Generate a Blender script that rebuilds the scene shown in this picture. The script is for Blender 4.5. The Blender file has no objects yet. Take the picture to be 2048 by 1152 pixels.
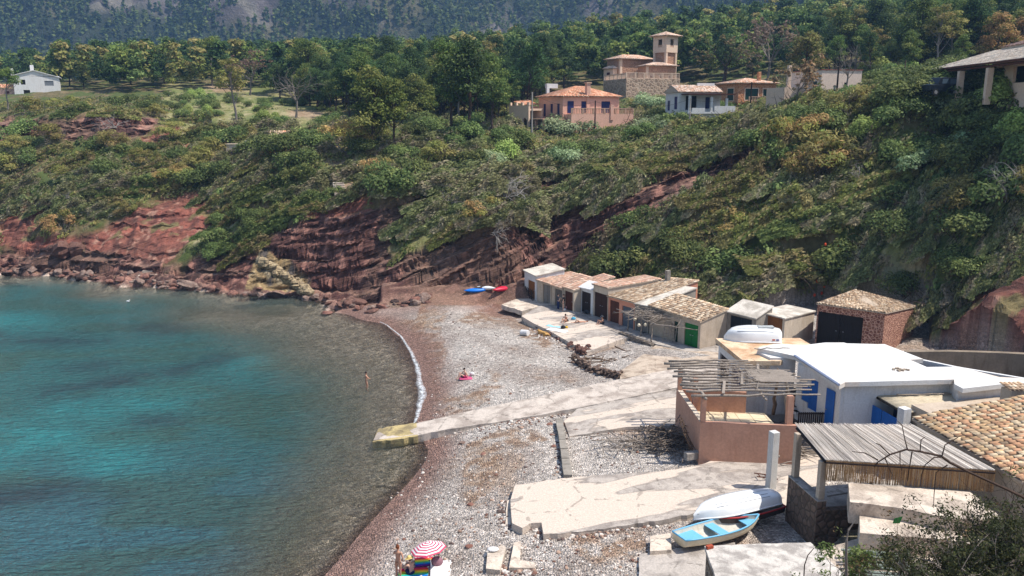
import bpy, math, random
import numpy as np
from mathutils import Vector, Matrix
R = math.radians
S = bpy.context.scene
C = S.collection
random.seed(7)
NP = np.random.RandomState(11)

# ---------------------------------------------------------------- camera
CAMZ, F, PITCH = 22.0, 1650.0, R(12.0)
cam = bpy.data.cameras.new('camera')
cam.sensor_width = 36.0
cam.lens = 36.0 * F / 2048.0
cam.clip_start, cam.clip_end = 0.3, 6000
camo = bpy.data.objects.new('camera', cam); C.objects.link(camo)
camo.location = (0, 0, CAMZ)
camo.rotation_euler = (R(90) - PITCH, 0, 0)
S.camera = camo
# ---------------------------------------------------------------- sky and sun
SUN_EL, SUN_AZ = R(61), math.atan2(1.0, -0.16)      # azimuth clockwise from +Y
W = bpy.data.worlds.new("World"); S.world = W; W.use_nodes = True
wn = W.node_tree; bg = wn.nodes['Background']
sky = wn.nodes.new('ShaderNodeTexSky'); sky.sky_type = 'NISHITA'; sky.sun_disc = False
sky.sun_elevation = SUN_EL; sky.sun_rotation = SUN_AZ
wn.links.new(sky.outputs[0], bg.inputs[0]); bg.inputs[1].default_value = 0.145
sl = bpy.data.lights.new('sun', 'SUN'); sl.energy = 4.55; sl.angle = R(0.53); sl.color = (1.0, 0.95, 0.87)
slo = bpy.data.objects.new('sun', sl); C.objects.link(slo)
sd = Vector((math.sin(SUN_AZ) * math.cos(SUN_EL), math.cos(SUN_AZ) * math.cos(SUN_EL), math.sin(SUN_EL)))
slo.rotation_euler = sd.to_track_quat('Z', 'Y').to_euler()
slo.location = (60, 40, 90)
S.view_settings.view_transform = 'Standard'; S.view_settings.look = 'None'
S.view_settings.gamma = 1.0; S.view_settings.exposure = 0.40
S.cycles.max_bounces = 6; S.cycles.diffuse_bounces = 2; S.cycles.glossy_bounces = 2
S.cycles.transmission_bounces = 2; S.cycles.transparent_max_bounces = 8; S.cycles.volume_bounces = 0
S.cycles.caustics_reflective = False; S.cycles.caustics_refractive = False

# ---------------------------------------------------------------- survey helpers: photo pixel (2048x1152) <-> world
cp, sp = math.cos(PITCH), math.sin(PITCH)
def ray(px, py):
    u = (px - 1024) / F; v = (576 - py) / F
    return np.array([u, cp + v * sp, -sp + v * cp])
def at_z(px, py, z):
    r = ray(px, py); t = (z - CAMZ) / r[2]
    return np.array([r[0] * t, r[1] * t, z])
def at_y(px, py, Y):
    r = ray(px, py); t = Y / r[1]
    return np.array([r[0] * t, Y, CAMZ + r[2] * t])
def proj(x, y, z):
    dz = z - CAMZ
    d = y * cp - dz * sp
    return 1024 + F * x / d, 576 - F * (y * sp + dz * cp) / d
def z_on(x, y, py):
    r = ray(1024, py); return CAMZ + y * r[2] / r[1]
def along(P, d, px, py):
    """distance t and height z where the sight line meets the vertical plane through P with heading d"""
    r = ray(px, py)
    A = np.array([[r[0], -d[0]], [r[1], -d[1]]])
    s, t = np.linalg.solve(A, np.array([P[0], P[1]]))
    return t, CAMZ + s * r[2]

# ---------------------------------------------------------------- noise
_tab = NP.rand(64, 256, 256).astype(np.float32)
def vn(x, y, seed=0):
    T = _tab[seed % 64]
    xi = np.floor(x).astype(int); yi = np.floor(y).astype(int)
    fx = x - xi; fy = y - yi
    fx = fx * fx * (3 - 2 * fx); fy = fy * fy * (3 - 2 * fy)
    a = T[xi & 255, yi & 255]; b = T[(xi + 1) & 255, yi & 255]
    c = T[xi & 255, (yi + 1) & 255]; d = T[(xi + 1) & 255, (yi + 1) & 255]
    return (a * (1 - fx) + b * fx) * (1 - fy) + (c * (1 - fx) + d * fx) * fy
def fbm(x, y, o=4, seed=0, g=.5):
    s = 0; a = 1; n = 0
    for i in range(o):
        s = s + a * vn(x * 2 ** i + 17.3 * i, y * 2 ** i - 9.1 * i, seed + i); n += a; a *= g
    return s / n
def sstep(a, b, x):
    t = np.clip((x - a) / (b - a), 0, 1); return t * t * (3 - 2 * t)

# ---------------------------------------------------------------- objects
def tag(o, label=None, cat=None, group=None, kind=None):
    if label: o['label'] = label
    if cat: o['category'] = cat
    if group: o['group'] = group
    if kind: o['kind'] = kind
    return o
def empty(name, loc, label=None, cat=None, group=None, rz=0):
    o = bpy.data.objects.new(name, None); C.objects.link(o)
    o.location = [float(v) for v in loc]; o.rotation_euler = (0, 0, rz); o.empty_display_size = .3
    return tag(o, label, cat, group)
def link(name, me, parent=None, mat=None):
    o = bpy.data.objects.new(name, me); C.objects.link(o)
    if parent is not None:
        o.parent = parent
        # children are given in world coordinates: undo the parent's placement
        bl = Matrix.LocRotScale(parent.location, parent.rotation_euler, parent.scale)
        q = parent.parent
        while q is not None:
            bl = Matrix.LocRotScale(q.location, q.rotation_euler, q.scale) @ bl; q = q.parent
        o.matrix_local = bl.inverted() if not me.get('local') else Matrix.Identity(4)
    return o
def np_mesh(name, V, Q, mat=None, col=None, smooth=False):
    """V (n,3); Q (m,k) faces all k-sided; col (n,3) per-vertex tint"""
    V = np.asarray(V, np.float32); Q = np.asarray(Q, np.int32)
    me = bpy.data.meshes.new(name); k = Q.shape[1]
    me.vertices.add(len(V)); me.vertices.foreach_set('co', V.ravel())
    me.loops.add(Q.size); me.loops.foreach_set('vertex_index', Q.ravel())
    me.polygons.add(len(Q)); me.polygons.foreach_set('loop_start', np.arange(0, Q.size, k, dtype=np.int32))
    me.polygons.foreach_set('loop_total', np.full(len(Q), k, np.int32))
    if smooth: me.polygons.foreach_set('use_smooth', np.ones(len(Q), bool))
    me.update(calc_edges=True)
    if col is not None:
        a = me.color_attributes.new('tint', 'FLOAT_COLOR', 'POINT')
        c4 = np.ones((len(V), 4), np.float32); c4[:, :3] = col; a.data.foreach_set('color', c4.ravel())
    if mat: me.materials.append(mat)
    return me
class MB:
    """collects shapes; build() links them as ONE mesh"""
    def __init__(s): s.v = []; s.f = []; s.c = []; s.col = None
    def add(s, V, Fc):
        n = len(s.v); s.v += [tuple(float(q) for q in p) for p in V]
        s.f += [tuple(i + n for i in f) for f in Fc]
        if s.col is not None: s.c += [s.col] * len(V)
        return s
    def box(s, c, size, rz=0, M=None):
        x, y, z = [q / 2 for q in size]; cs, sn = math.cos(rz), math.sin(rz)
        V = []
        for sx, sy, sz in ((-1,-1,-1),(1,-1,-1),(1,1,-1),(-1,1,-1),(-1,-1,1),(1,-1,1),(1,1,1),(-1,1,1)):
            p = (sx*x, sy*y, sz*z)
            if M is not None: p = M @ Vector(p)
            V.append((c[0] + p[0]*cs - p[1]*sn, c[1] + p[0]*sn + p[1]*cs, c[2] + p[2]))
        return s.add(V, [(0,3,2,1),(4,5,6,7),(0,1,5,4),(1,2,6,5),(2,3,7,6),(3,0,4,7)])
    def prism(s, pts, zb, zt):
        """pts: xy ring; zb, zt: scalar or per-point"""
        n = len(pts)
        zb = [zb]*n if np.isscalar(zb) else zb; zt = [zt]*n if np.isscalar(zt) else zt
        ar = sum(pts[i][0]*pts[(i+1)%n][1] - pts[(i+1)%n][0]*pts[i][1] for i in range(n))
        if ar < 0: pts = pts[::-1]; zb = list(zb)[::-1]; zt = list(zt)[::-1]
        V = [(p[0], p[1], z) for p, z in zip(pts, zb)] + [(p[0], p[1], z) for p, z in zip(pts, zt)]
        return s.add(V, [tuple(range(n))[::-1], tuple(range(n, 2*n))] + [(i, (i+1)%n, n+(i+1)%n, n+i) for i in range(n)])
    def plate(s, P, th):
        """P: ring of 3d points, slab of thickness th below"""
        n = len(P); P = [np.array(p, float) for p in P]
        nm = sum((np.cross(P[i]-P[0], P[(i+1)%n]-P[0]) for i in range(n)))
        if nm[2] < 0: P = P[::-1]
        V = [p - np.array([0,0,th]) for p in P] + P
        return s.add(V, [tuple(range(n))[::-1], tuple(range(n, 2*n))] + [(i, (i+1)%n, n+(i+1)%n, n+i) for i in range(n)])
    def tube(s, pts, rad, n=6, cap=True):
        pts = [np.array(p, float) for p in pts]; m = len(pts)
        rad = [rad]*m if np.isscalar(rad) else rad
        V = []; ref = np.array([0.31, .17, .93])
        for i in range(m):
            t = pts[min(i+1, m-1)] - pts[max(i-1, 0)]; t = t / (np.linalg.norm(t) + 1e-9)
            a = np.cross(t, ref)
            if np.linalg.norm(a) < .05: a = np.cross(t, (1, 0, 0))
            a /= np.linalg.norm(a); b = np.cross(t, a)
            for k in range(n):
                w = 2*math.pi*k/n; V.append(pts[i] + rad[i]*(a*math.cos(w) + b*math.sin(w)))
        Fc = [(i*n+k, i*n+(k+1)%n, (i+1)*n+(k+1)%n, (i+1)*n+k) for i in range(m-1) for k in range(n)]
        if cap: Fc += [tuple(range(n))[::-1], tuple(range((m-1)*n, m*n))]
        return s.add(V, Fc)
    def ball(s, c, r, seg=8, rings=6):
        r = (r, r, r) if np.isscalar(r) else r
        V = [(c[0], c[1], c[2]-r[2])]
        for i in range(1, rings):
            a = math.pi*i/rings
            for k in range(seg):
                w = 2*math.pi*k/seg
                V.append((c[0]+r[0]*math.sin(a)*math.cos(w), c[1]+r[1]*math.sin(a)*math.sin(w), c[2]-r[2]*math.cos(a)))
        V.append((c[0], c[1], c[2]+r[2])); e = len(V)-1
        Fc = [(0, 1+(k+1)%seg, 1+k) for k in range(seg)]
        for i in range(rings-2):
            for k in range(seg):
                Fc.append((1+i*seg+k, 1+i*seg+(k+1)%seg, 1+(i+1)*seg+(k+1)%seg, 1+(i+1)*seg+k))
        Fc += [(e, 1+(rings-2)*seg+k, 1+(rings-2)*seg+(k+1)%seg) for k in range(seg)]
        return s.add(V, Fc)
    def build(s, name, mat, parent=None, bev=0, smooth=False, local=False):
        me = bpy.data.meshes.new(name); me.from_pydata(s.v, [], s.f)
        if s.c:
            a = me.color_attributes.new('tint', 'FLOAT_COLOR', 'POINT')
            c4 = np.ones((len(s.v), 4), np.float32); c4[:, :3] = s.c; a.data.foreach_set('color', c4.ravel())
        if smooth: me.polygons.foreach_set('use_smooth', np.ones(len(me.polygons), bool))
        me.materials.append(mat)
        if local: me['local'] = 1
        o = link(name, me, parent)
        if bev:
            m = o.modifiers.new('bevel', 'BEVEL'); m.width = bev; m.segments = 2; m.limit_method = 'ANGLE'
        return o
def copy_tree(o, parent=None):
    c = o.copy(); C.objects.link(c)
    if parent is not None: c.parent = parent
    for ch in list(o.children): copy_tree(ch, c)
    return c

# ---------------------------------------------------------------- materials
def srgb(r, g, b):
    f = lambda c: (c/255/12.92 if c/255 <= .04045 else ((c/255+.055)/1.055)**2.4)
    return (f(r), f(g), f(b))
class NT:
    def __init__(s, name):
        s.m = bpy.data.materials.new(name); s.m.use_nodes = True; s.t = s.m.node_tree
        s.b = s.t.nodes['Principled BSDF']; s.out = s.t.nodes['Material Output']
        s.b.inputs['Specular IOR Level'].default_value = .25
        s.co = s.n('ShaderNodeTexCoord').outputs['Object']
        s.geo = None
    def n(s, typ, **kw):
        x = s.t.nodes.new(typ)
        for k, v in kw.items():
            if k.startswith('i_'): x.inputs[k[2:].replace('_', ' ')].default_value = v
            else: setattr(x, k, v)
        return x
    def l(s, a, b): s.t.links.new(a, b)
    def pos(s):
        if s.geo is None: s.geo = s.n('ShaderNodeNewGeometry').outputs['Position']
        return s.geo
    def noise(s, scale, detail=4, rough=.55, vec=None, stretch=None, dist=0):
        vec = vec or s.pos()
        if stretch:
            m = s.n('ShaderNodeMapping'); m.inputs['Scale'].default_value = stretch; s.l(vec, m.inputs[0]); vec = m.outputs[0]
        x = s.n('ShaderNodeTexNoise'); x.inputs['Scale'].default_value = scale; x.inputs['Detail'].default_value = detail
        x.inputs['Roughness'].default_value = rough; x.inputs['Distortion'].default_value = dist
        s.l(vec, x.inputs['Vector']); return x.outputs['Fac']
    def vor(s, scale, feat='F1', vec=None, out='Distance', stretch=None):
        vec = vec or s.pos()
        if stretch:
            m = s.n('ShaderNodeMapping'); m.inputs['Scale'].default_value = stretch; s.l(vec, m.inputs[0]); vec = m.outputs[0]
        x = s.n('ShaderNodeTexVoronoi', feature=feat); x.inputs['Scale'].default_value = scale
        s.l(vec, x.inputs['Vector']); return x.outputs[out]
    def ramp(s, fac, stops, interp='LINEAR'):
        x = s.n('ShaderNodeValToRGB'); x.color_ramp.interpolation = interp
        e = x.color_ramp.elements
        while len(e) < len(stops): e.new(.5)
        for q, (p, c) in zip(e, stops):
            q.position = p; q.color = (*c, 1) if not np.isscalar(c) else (c, c, c, 1)
        s.l(fac, x.inputs[0]); return x.outputs[0]
    def mix(s, fac, a, b, mode='MIX'):
        x = s.n('ShaderNodeMix', data_type='RGBA', blend_type=mode)
        for v, i in ((fac, 0), (a, 6), (b, 7)):
            if hasattr(v, 'is_linked') or hasattr(v, 'links'): s.l(v, x.inputs[i])
            elif i == 0: x.inputs[0].default_value = v
            else: x.inputs[i].default_value = (*v, 1) if not np.isscalar(v) else (v, v, v, 1)
        return x.outputs[2]
    def math(s, op, a, b=0):
        x = s.n('ShaderNodeMath', operation=op)
        for v, i in ((a, 0), (b, 1)):
            if hasattr(v, 'links'): s.l(v, x.inputs[i])
            else: x.inputs[i].default_value = v
        return x.outputs[0]
    def attr(s, name='tint'):
        return s.n('ShaderNodeAttribute', attribute_name=name).outputs['Color']
    def bump(s, h, dist=.02, strength=1.0):
        x = s.n('ShaderNodeBump'); x.inputs['Distance'].default_value = dist; x.inputs['Strength'].default_value = strength
        s.l(h, x.inputs['Height']); s.l(x.outputs[0], s.b.inputs['Normal']); return x
    def base(s, c, rough=.85):
        if hasattr(c, 'links'): s.l(c, s.b.inputs['Base Color'])
        else: s.b.inputs['Base Color'].default_value = (*c, 1)
        if hasattr(rough, 'links'): s.l(rough, s.b.inputs['Roughness'])
        else: s.b.inputs['Roughness'].default_value = rough
        return s.m
_mats = {}
def plaster(name, c, var=.25, scale=1.2, bump=.01, stain=(.35,.3,.25), rough=.9, stains=.45):
    """painted or cement render: blotchy, with rain streaks and grime"""
    if name in _mats: return _mats[name]
    t = NT(name)
    n1 = t.noise(scale, 5, .6); n2 = t.noise(scale*9, 4, .6); st = t.noise(1.6, 5, .65, stretch=(1.6, 1.6, .28))
    a = t.mix(t.ramp(n1, [(.3, 0.), (.7, 1.)]), tuple(q*(1-var) for q in c), c)
    a = t.mix(t.math('MULTIPLY', t.ramp(st, [(.52, 0.), (.74, 1.)]), stains), a, tuple(q*w for q, w in zip(c, stain)))
    a = t.mix(.25, a, t.ramp(n2, [(.3, .25), (.7, 1.)]), 'MULTIPLY')
    t.bump(n2, bump); _mats[name] = t.base(a, rough); return t.m
def flat(name, c, rough=.6, var=.12, scale=6, metal=0):
    if name in _mats: return _mats[name]
    t = NT(name); n = t.noise(scale, 4, .6)
    a = t.mix(t.ramp(n, [(.35, 0.), (.7, 1.)]), tuple(q*(1-var*2) for q in c), c)
    t.b.inputs['Metallic'].default_value = metal
    t.bump(n, .003); _mats[name] = t.base(a, rough); return t.m
def wood(name, c, rough=.8, planks=0, axis=(1, 1, 0)):
    if name in _mats: return _mats[name]
    t = NT(name); n = t.noise(5, 5, .65, stretch=(3, 3, .3)); n2 = t.noise(.9, 3)
    a = t.mix(t.ramp(n, [(.3, 0.), (.72, 1.)]), tuple(q*.5 for q in c), c)
    a = t.mix(.35, a, t.ramp(n2, [(.3, .4), (.7, 1.)]), 'MULTIPLY')
    t.bump(n, .006); _mats[name] = t.base(a, rough); return t.m
def tinted(name, rough=.85, nscale=8, amt=.4, bump=.01, var=True):
    if name in _mats: return _mats[name]
    t = NT(name); n = t.noise(nscale, 5, .6)
    a = t.mix(amt, t.attr(), t.ramp(n, [(.3, .3), (.72, 1.25)]), 'MULTIPLY')
    t.bump(n, bump); _mats[name] = t.base(a, rough); return t.m
def concrete(name, c, c2, crack=True, scale=.8, bands=None):
    if name in _mats: return _mats[name]
    t = NT(name); n1 = t.noise(scale, 6, .62, dist=.4); n2 = t.noise(scale*14, 5, .65); n3 = t.noise(scale*3, 4, .6)
    a = t.mix(t.ramp(n1, [(.40, 0.), (.56, 1.)]), tuple(q*.88 for q in c2), c)
    n4 = t.noise(scale*5, 5, .7, stretch=(1, .35, 1)); a = t.mix(t.ramp(n3, [(.55, 0.), (.78, .45)]), a, tuple(q*.62 for q in c2)); a = t.mix(t.ramp(n4, [(.56, 0.), (.72, .5)]), a, tuple(q*.72 for q in c))
    if bands:
        mp = t.n('ShaderNodeMapping'); mp.inputs['Rotation'].default_value = (0, 0, R(-17)); t.l(t.pos(), mp.inputs[0]); nb = t.noise(1.0, 3, .55, vec=mp.outputs[0], stretch=(.10, .42, 1), dist=.35); a = t.mix(t.ramp(nb, [(.475, 0.), (.49, 1.)]), a, bands)
        a = t.mix(t.ramp(nb, [(.465, 0.), (.482, .55), (.50, 0.)]), a, tuple(q*.5 for q in c2))
    a = t.mix(.45, a, t.ramp(n2, [(.25, .3), (.65, 1.1)]), 'MULTIPLY')
    h = n2
    if crack:
        v = t.vor(.33, 'DISTANCE_TO_EDGE', stretch=None)
        w = t.math('ADD', v, t.math('MULTIPLY', t.math('SUBTRACT', n3, .5), .22))
        k = t.ramp(w, [(.0, 1.), (.007, 0.)])
        a = t.mix(t.math('MULTIPLY', k, .4), a, (.06, .05, .04))
    t.bump(h, .02); _mats[name] = t.base(a, .95); return t.m
# ================================================================ TERRAIN
# surveyed points: (px, py, Y) on land, seen in the photo; (px, py, 'z', z) at a known height; ('w', x, y, z) world
_cp = []
def cpt(*a):
    for q in a:
        if q[0] == 'w': _cp.append(q[1:])
        elif q[2] == 'z': _cp.append(tuple(at_z(q[0], q[1], q[3])))
        else: _cp.append(tuple(at_y(*q)))
cpt((-300,540,115),(-300,450,124),(-300,350,135),(-300,250,160),(-300,200,210),(-300,190,300),
 (0,545,'z',.1),(0,500,117),(0,450,122),(0,400,127),(0,350,133),(0,300,139),(0,262,144),(0,240,152),(0,215,180),(0,190,215),(0,172,290),
 (110,548,'z',.1),(110,500,114),(110,420,121),(110,330,133),(110,285,140),(110,238,144),
 (200,560,'z',.1),(200,520,110),(200,480,114),(200,420,119),(200,350,127),(200,310,134),(200,285,140),(200,238,143),(200,220,165),(200,190,200),
 (300,570,'z',.1),(300,545,106),(300,480,111),(300,420,117),(300,340,128),(300,290,138),(300,240,148),(300,200,185),(310,165,240),
 (400,578,'z',.1),(400,560,104),(400,530,106),(400,490,109),(400,430,115),(400,370,124),(400,300,137),(400,250,155),(400,215,180),(400,180,215),(400,160,280),
 (500,588,'z',.1),(500,575,101),(500,510,104),(500,480,106),(500,420,112),(500,350,122),(500,280,138),(500,230,162),(500,190,210),
 (600,592,'z',.1),(600,580,99.5),(600,570,100),(600,450,104),(600,415,107),(600,370,112),(600,300,126),(600,265,140),(600,230,165),(600,195,205),(600,155,290),
 (680,605,'z',.4),(690,590,96.5),(690,450,101),(680,395,107),(680,350,115),(680,320,122),(690,285,132),
 (760,620,'z',.7),(800,590,92),(800,535,94),(800,510,97),(800,420,101),(800,350,110),(800,290,124),(800,258,140),(800,215,170),(800,170,220),(800,150,290),
 (900,600,'z',1.6),(900,585,92.5),(900,500,95),(900,480,97.5),(900,410,103),(900,350,111),(900,295,123),
 (1000,592,92),(1000,470,95),(1000,442,99),(1000,380,106),(1000,320,116),(1000,288,130),(1000,268,143),(1000,200,190),(1000,145,270),
 (1050,597,'z',1.5),(1150,577,97),(1120,530,99.5),(1200,450,101),(1200,430,102),(1200,400,105),(1200,345,111),(1200,312,120),(1200,284,136),(1200,195,186),(1200,110,280),
 (1150,575,'z',1.6),(1270,545,92),(1270,500,94),
 (1400,600,'z',1.9),(1400,565,85.5),(1400,500,88),(1400,420,94),(1400,352,102),(1400,310,110),(1400,280,122),(1400,254,136),(1400,185,190),(1400,85,300),
 (1500,640,'z',2.0),(1500,585,82),(1510,610,79.5),(1600,600,'z',2.2),(1600,585,78),(1600,520,83),(1600,440,88),(1600,360,94),(1600,305,100),(1600,256,108),(1600,224,120),(1600,170,160),(1620,60,300),
 (1830,655,'z',2.6),(1860,690,'z',2.8),(1800,590,75),(1800,520,80),(1800,440,84),(1800,360,88),(1800,284,92),(1800,224,97),(1800,206,112),(1800,140,170),(1800,50,300),
 (1950,703,62),(1900,640,66),(1960,600,66),(2048,555,66),(2048,700,60),(2048,540,70),(2048,450,74),(2048,350,78),(2048,256,82),(2048,200,87),(2048,176,98),(2048,100,170),(2048,20,300),
 (2350,650,55),(2350,500,62),(2350,350,70),(2350,200,78),(2350,120,95),(2350,0,300))
# beach, shore and sea bed
cpt((700,628,'z',.0),(760,645,'z',.0),(810,680,'z',0),(843,735,'z',0),(852,790,'z',0),(835,835,'z',0),(862,905,'z',0),(815,970,'z',0),(755,1030,'z',0),(700,1090,'z',0),(645,1152,'z',0),(560,1260,'z',0),
 (850,625,'z',.9),(900,640,'z',1.0),(950,700,'z',1.0),(960,800,'z',.9),(900,740,'z',.6),(890,800,'z',.45),(905,860,'z',.5),(1000,900,'z',1.2),(900,1000,'z',.8),(1100,1000,'z',1.5),(820,1090,'z',.7),(1000,1152,'z',1.2),(1200,1152,'z',1.7),(1150,1300,'z',1.6),
 (1060,660,'z',.9),(1150,720,'z',1.0),(1250,760,'z',1.4),(1200,830,'z',1.5),(1300,930,'z',1.8),(1180,930,'z',1.4),(1400,980,'z',2.0),(1400,1060,'z',2.0),(1500,900,'z',2.2),(1450,760,'z',2.0),(1400,700,'z',1.7),(1300,700,'z',1.5),
 (1600,900,'z',2.4),(1650,1050,'z',2.4),(1600,760,'z',2.2),(1750,720,'z',2.5),(1850,900,'z',3.0),(2000,800,'z',3.0),(1700,1000,'z',2.6))
cpt(('w',30,30,6),('w',24,36,3.4),('w',26,22,10.5),('w',14,24,5.2),('w',20,20,9.5),('w',11,20,7.8),('w',11,15,10.5),('w',5,20,6.2),('w',8,26,2.6),('w',15,15,12),('w',2,24,3),('w',-2,14,4),('w',35,45,5),('w',42,55,8),('w',45,40,12),('w',55,30,22),
 ('w',-6,24,.6),('w',-12,14,.4),('w',3,8,12),
 (560,640,'z',-.5),(640,700,'z',-.6),(760,760,'z',-.5),(780,860,'z',-.4),(700,920,'z',-.9),(640,1000,'z',-1.0),(560,1152,'z',-1.0),(400,640,'z',-.8),(200,600,'z',-.8),(0,580,'z',-.9),
 (500,760,'z',-1.8),(400,900,'z',-3.2),(300,1100,'z',-3.6),(100,760,'z',-3.8),(100,950,'z',-5),(-300,700,'z',-5),(-300,1100,'z',-6),(300,720,'z',-2.6),('w',-30,5,-3))
cpts = np.array(_cp)
def rbf_fit(P, c=2.2):
    d = np.sqrt(((P[:, None, :2] - P[None, :, :2])**2).sum(-1) + c*c)
    n = len(P); A = np.zeros((n+3, n+3)); A[:n, :n] = d + np.eye(n)*-.25
    A[:n, n] = 1; A[:n, n+1:] = P[:, :2]; A[n:, :n] = A[:n, n:].T
    b = np.zeros(n+3); b[:n] = P[:, 2]
    return np.linalg.solve(A, b)
_w = rbf_fit(cpts)
def base_h(x, y, c=2.2):
    x = np.atleast_1d(x).astype(float); y = np.atleast_1d(y).astype(float); sh = x.shape; x = x.ravel(); y = y.ravel()
    out = np.empty(len(x))
    for i in range(0, len(x), 20000):
        xs = x[i:i+20000]; ys = y[i:i+20000]
        d = np.sqrt((xs[:, None]-cpts[None, :, 0])**2 + (ys[:, None]-cpts[None, :, 1])**2 + c*c)
        out[i:i+20000] = d @ _w[:-3] + _w[-3] + _w[-2]*xs + _w[-1]*ys
    return out.reshape(sh)
def inpoly(px, py, poly):
    r = np.zeros(px.shape, bool); n = len(poly)
    for i in range(n):
        x1, y1 = poly[i]; x2, y2 = poly[(i+1) % n]
        c = ((y1 > py) != (y2 > py)) & (px < (x2-x1)*(py-y1)/((y2-y1) + 1e-9) + x1)
        r ^= c
    return r
# zones of bare ground, read off the photo
Z_ROCK = [[(330,545),(420,505),(520,505),(560,452),(640,440),(700,436),(860,398),(830,440),(770,500),(790,520),(900,478),(1010,462),(1100,436),(1230,412),(1330,362),(1400,328),(1520,315),(1500,365),(1380,405),(1290,460),(1230,480),(1150,540),(1050,548),(1050,610),(700,612),(560,600),(330,592)],
          [(0,500),(130,488),(330,520),(330,592),(0,560)], [(0,232),(110,244),(150,236),(325,234),(300,262),(240,290),(160,284),(100,272),(0,282)], [(1240,345),(1330,325),(1340,350),(1250,385)],[(1060,360),(1150,350),(1130,395),(1060,400)]]  # top left bluff zone: its shade is painted in as dark rock
Z_RED = [[(170,470),(250,425),(300,395),(400,378),(420,400),(385,470),(345,520),(300,535),(130,520),(0,492),(0,440),(60,410),(110,430),(70,470)],
         [(262,268),(350,250),(360,265),(300,290)],[(355,290),(400,272),(380,300),(355,310)],
         [(1880,640),(1970,585),(2048,540),(2300,480),(2300,720),(2048,702),(1880,692)], [(1400,330),(1515,318),(1500,360),(1380,400),(1375,360)],
         [(615,440),(640,400),(730,395),(760,425),(690,445)], [(0,345),(70,335),(30,370),(0,380)],[(390,420),(430,395),(440,420),(400,450)]]
Z_TAN = [[(640,345),(700,325),(730,350),(700,370),(700,400),(745,430),(650,430),(650,400),(665,390),(660,360)],
         [(560,222),(640,222),(650,240),(580,238)],[(400,172),(470,172),(500,182),(430,186)]]
Z_OCHRE = [[(490,580),(505,520),(525,490),(548,505),(575,520),(622,560),(622,585),(560,588)]]
Z_GRASS = [[(330,165),(680,180),(700,240),(560,285),(480,300),(380,285),(330,240)], [(360,470),(420,430),(480,380),(505,385),(470,470),(380,500)],
           [(1690,520),(1800,470),(1900,455),(1850,500),(1740,560)], [(1800,660),(1870,590),(1960,580),(1900,640),(1890,695),(1790,695)], [(660,340),(800,320),(780,400),(700,400)],
           [(780,500),(870,460),(960,440),(940,470),(830,510)], [(1050,430),(1200,390),(1270,380),(1200,415),(1060,450)]]
def soft(px, py, polys, jx, jy):
    m = np.zeros(px.shape)
    for k, q in ((1., 1.), (.55, -.7), (.3, .2)):
        s = np.zeros(px.shape, bool)
        for p in polys: s |= inpoly(px + jx*k, py + jy*q, p)
        m += s / 3
    return m
# grid in bearing and distance
NU, rows = 900, np.concatenate([np.geomspace(9, 30, 60)[:-1], np.geomspace(30, 62, 190)[:-1], np.linspace(62, 150, 520)[:-1], np.geomspace(150, 345, 110)])
U = np.linspace(-.92, .92, NU)
GY, GU = np.meshgrid(rows, U, indexing='ij'); GX = GU * (GY + 6)
GZ0 = base_h(GX, GY)
PX, PY = proj(GX, GY, GZ0)
jit = lambda s: (fbm(GX*.16, GY*.16, 4, s) - .5) * 90
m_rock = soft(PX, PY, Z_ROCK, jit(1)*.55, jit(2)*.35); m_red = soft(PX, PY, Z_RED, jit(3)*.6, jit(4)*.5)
m_tan = soft(PX, PY, Z_TAN, jit(5)*.4, jit(6)*.3); m_och = soft(PX, PY, Z_OCHRE, jit(7)*.3, jit(8)*.3); m_grs = soft(PX, PY, Z_GRASS, jit(9)*.6, jit(10)*.6)
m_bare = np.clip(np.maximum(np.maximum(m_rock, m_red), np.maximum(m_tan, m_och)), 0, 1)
low = GZ0 < 2.9 + .0*GX
hill = sstep(2.2, 4.0, GZ0)
APR = [([(1120,800),(1349,735),(1460,690),(1640,660),(1900,690),(2060,760),(2060,860),(1900,900),(1660,1110),(1500,1180),(1270,1200),(1050,1060),(1120,940)], 1.72), ([(1240,650),(1450,670),(1470,705),(1436,718),(1312,692),(1242,668)], 1.25), ([(1040,615),(1250,640),(1250,690),(1170,705),(1040,640)], 1.0), ([(1500,610),(1640,600),(1860,640),(1860,700),(1500,700)], 1.9)]
for pl_, zc_ in APR:
    ins_ = inpoly(*proj(GX, GY, np.full(GX.shape, zc_+.3)), pl_) & (GY < 90) & (GZ0 < (14 if zc_ == 1.9 else 7))
    GZ0 = np.where(ins_, np.minimum(GZ0, zc_+.03*(GX*0)), GZ0)
# relief: hummocks, strata, crags
n1 = fbm(GX*.09, GY*.09, 4, 12) - .5; n2 = fbm(GX*.45, GY*.45, 4, 20) - .5
inland = hill * sstep(60, 75, GY)
al_ = GX*.9+GY*.42; ac_ = -GX*.42+GY*.9
rdg = 1-np.abs(fbm(ac_*.11, al_*.022, 3, 70)-.5)*4.2
rdz = sstep(4.5, 9, GZ0)*sstep(60, 75, GY)*(1-sstep(112, 150, GY))*(1-m_bare*.7)
GZ = GZ0 + inland * (n1*1.6 + n2*.7) + rdz*(rdg-.3)*2.6 + sstep(.2, 1.2, GZ0)*(1-hill)*n2*.06
crag = np.maximum(m_rock, m_red*.5)
crag = crag * np.where(PX > 760, sstep(2.2, 3.6, GZ0), sstep(.4, 1.5, GZ0)) * sstep(58, 64, GY)
dip = -(.04 + .34*sstep(-32, 2, GX))*(GX+25) + .03*GY                                   # the beds rise to the right
st = GZ + dip + (fbm(GX*.12, GY*.12, 3, 30)-.5)*.9 + (fbm(GX*.045, GY*.05, 2, 38)-.5)*2.2
var_ = .25+.75*sstep(.38, .6, fbm(GX*.16, (GZ+dip)*.5, 3, 39))
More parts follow.
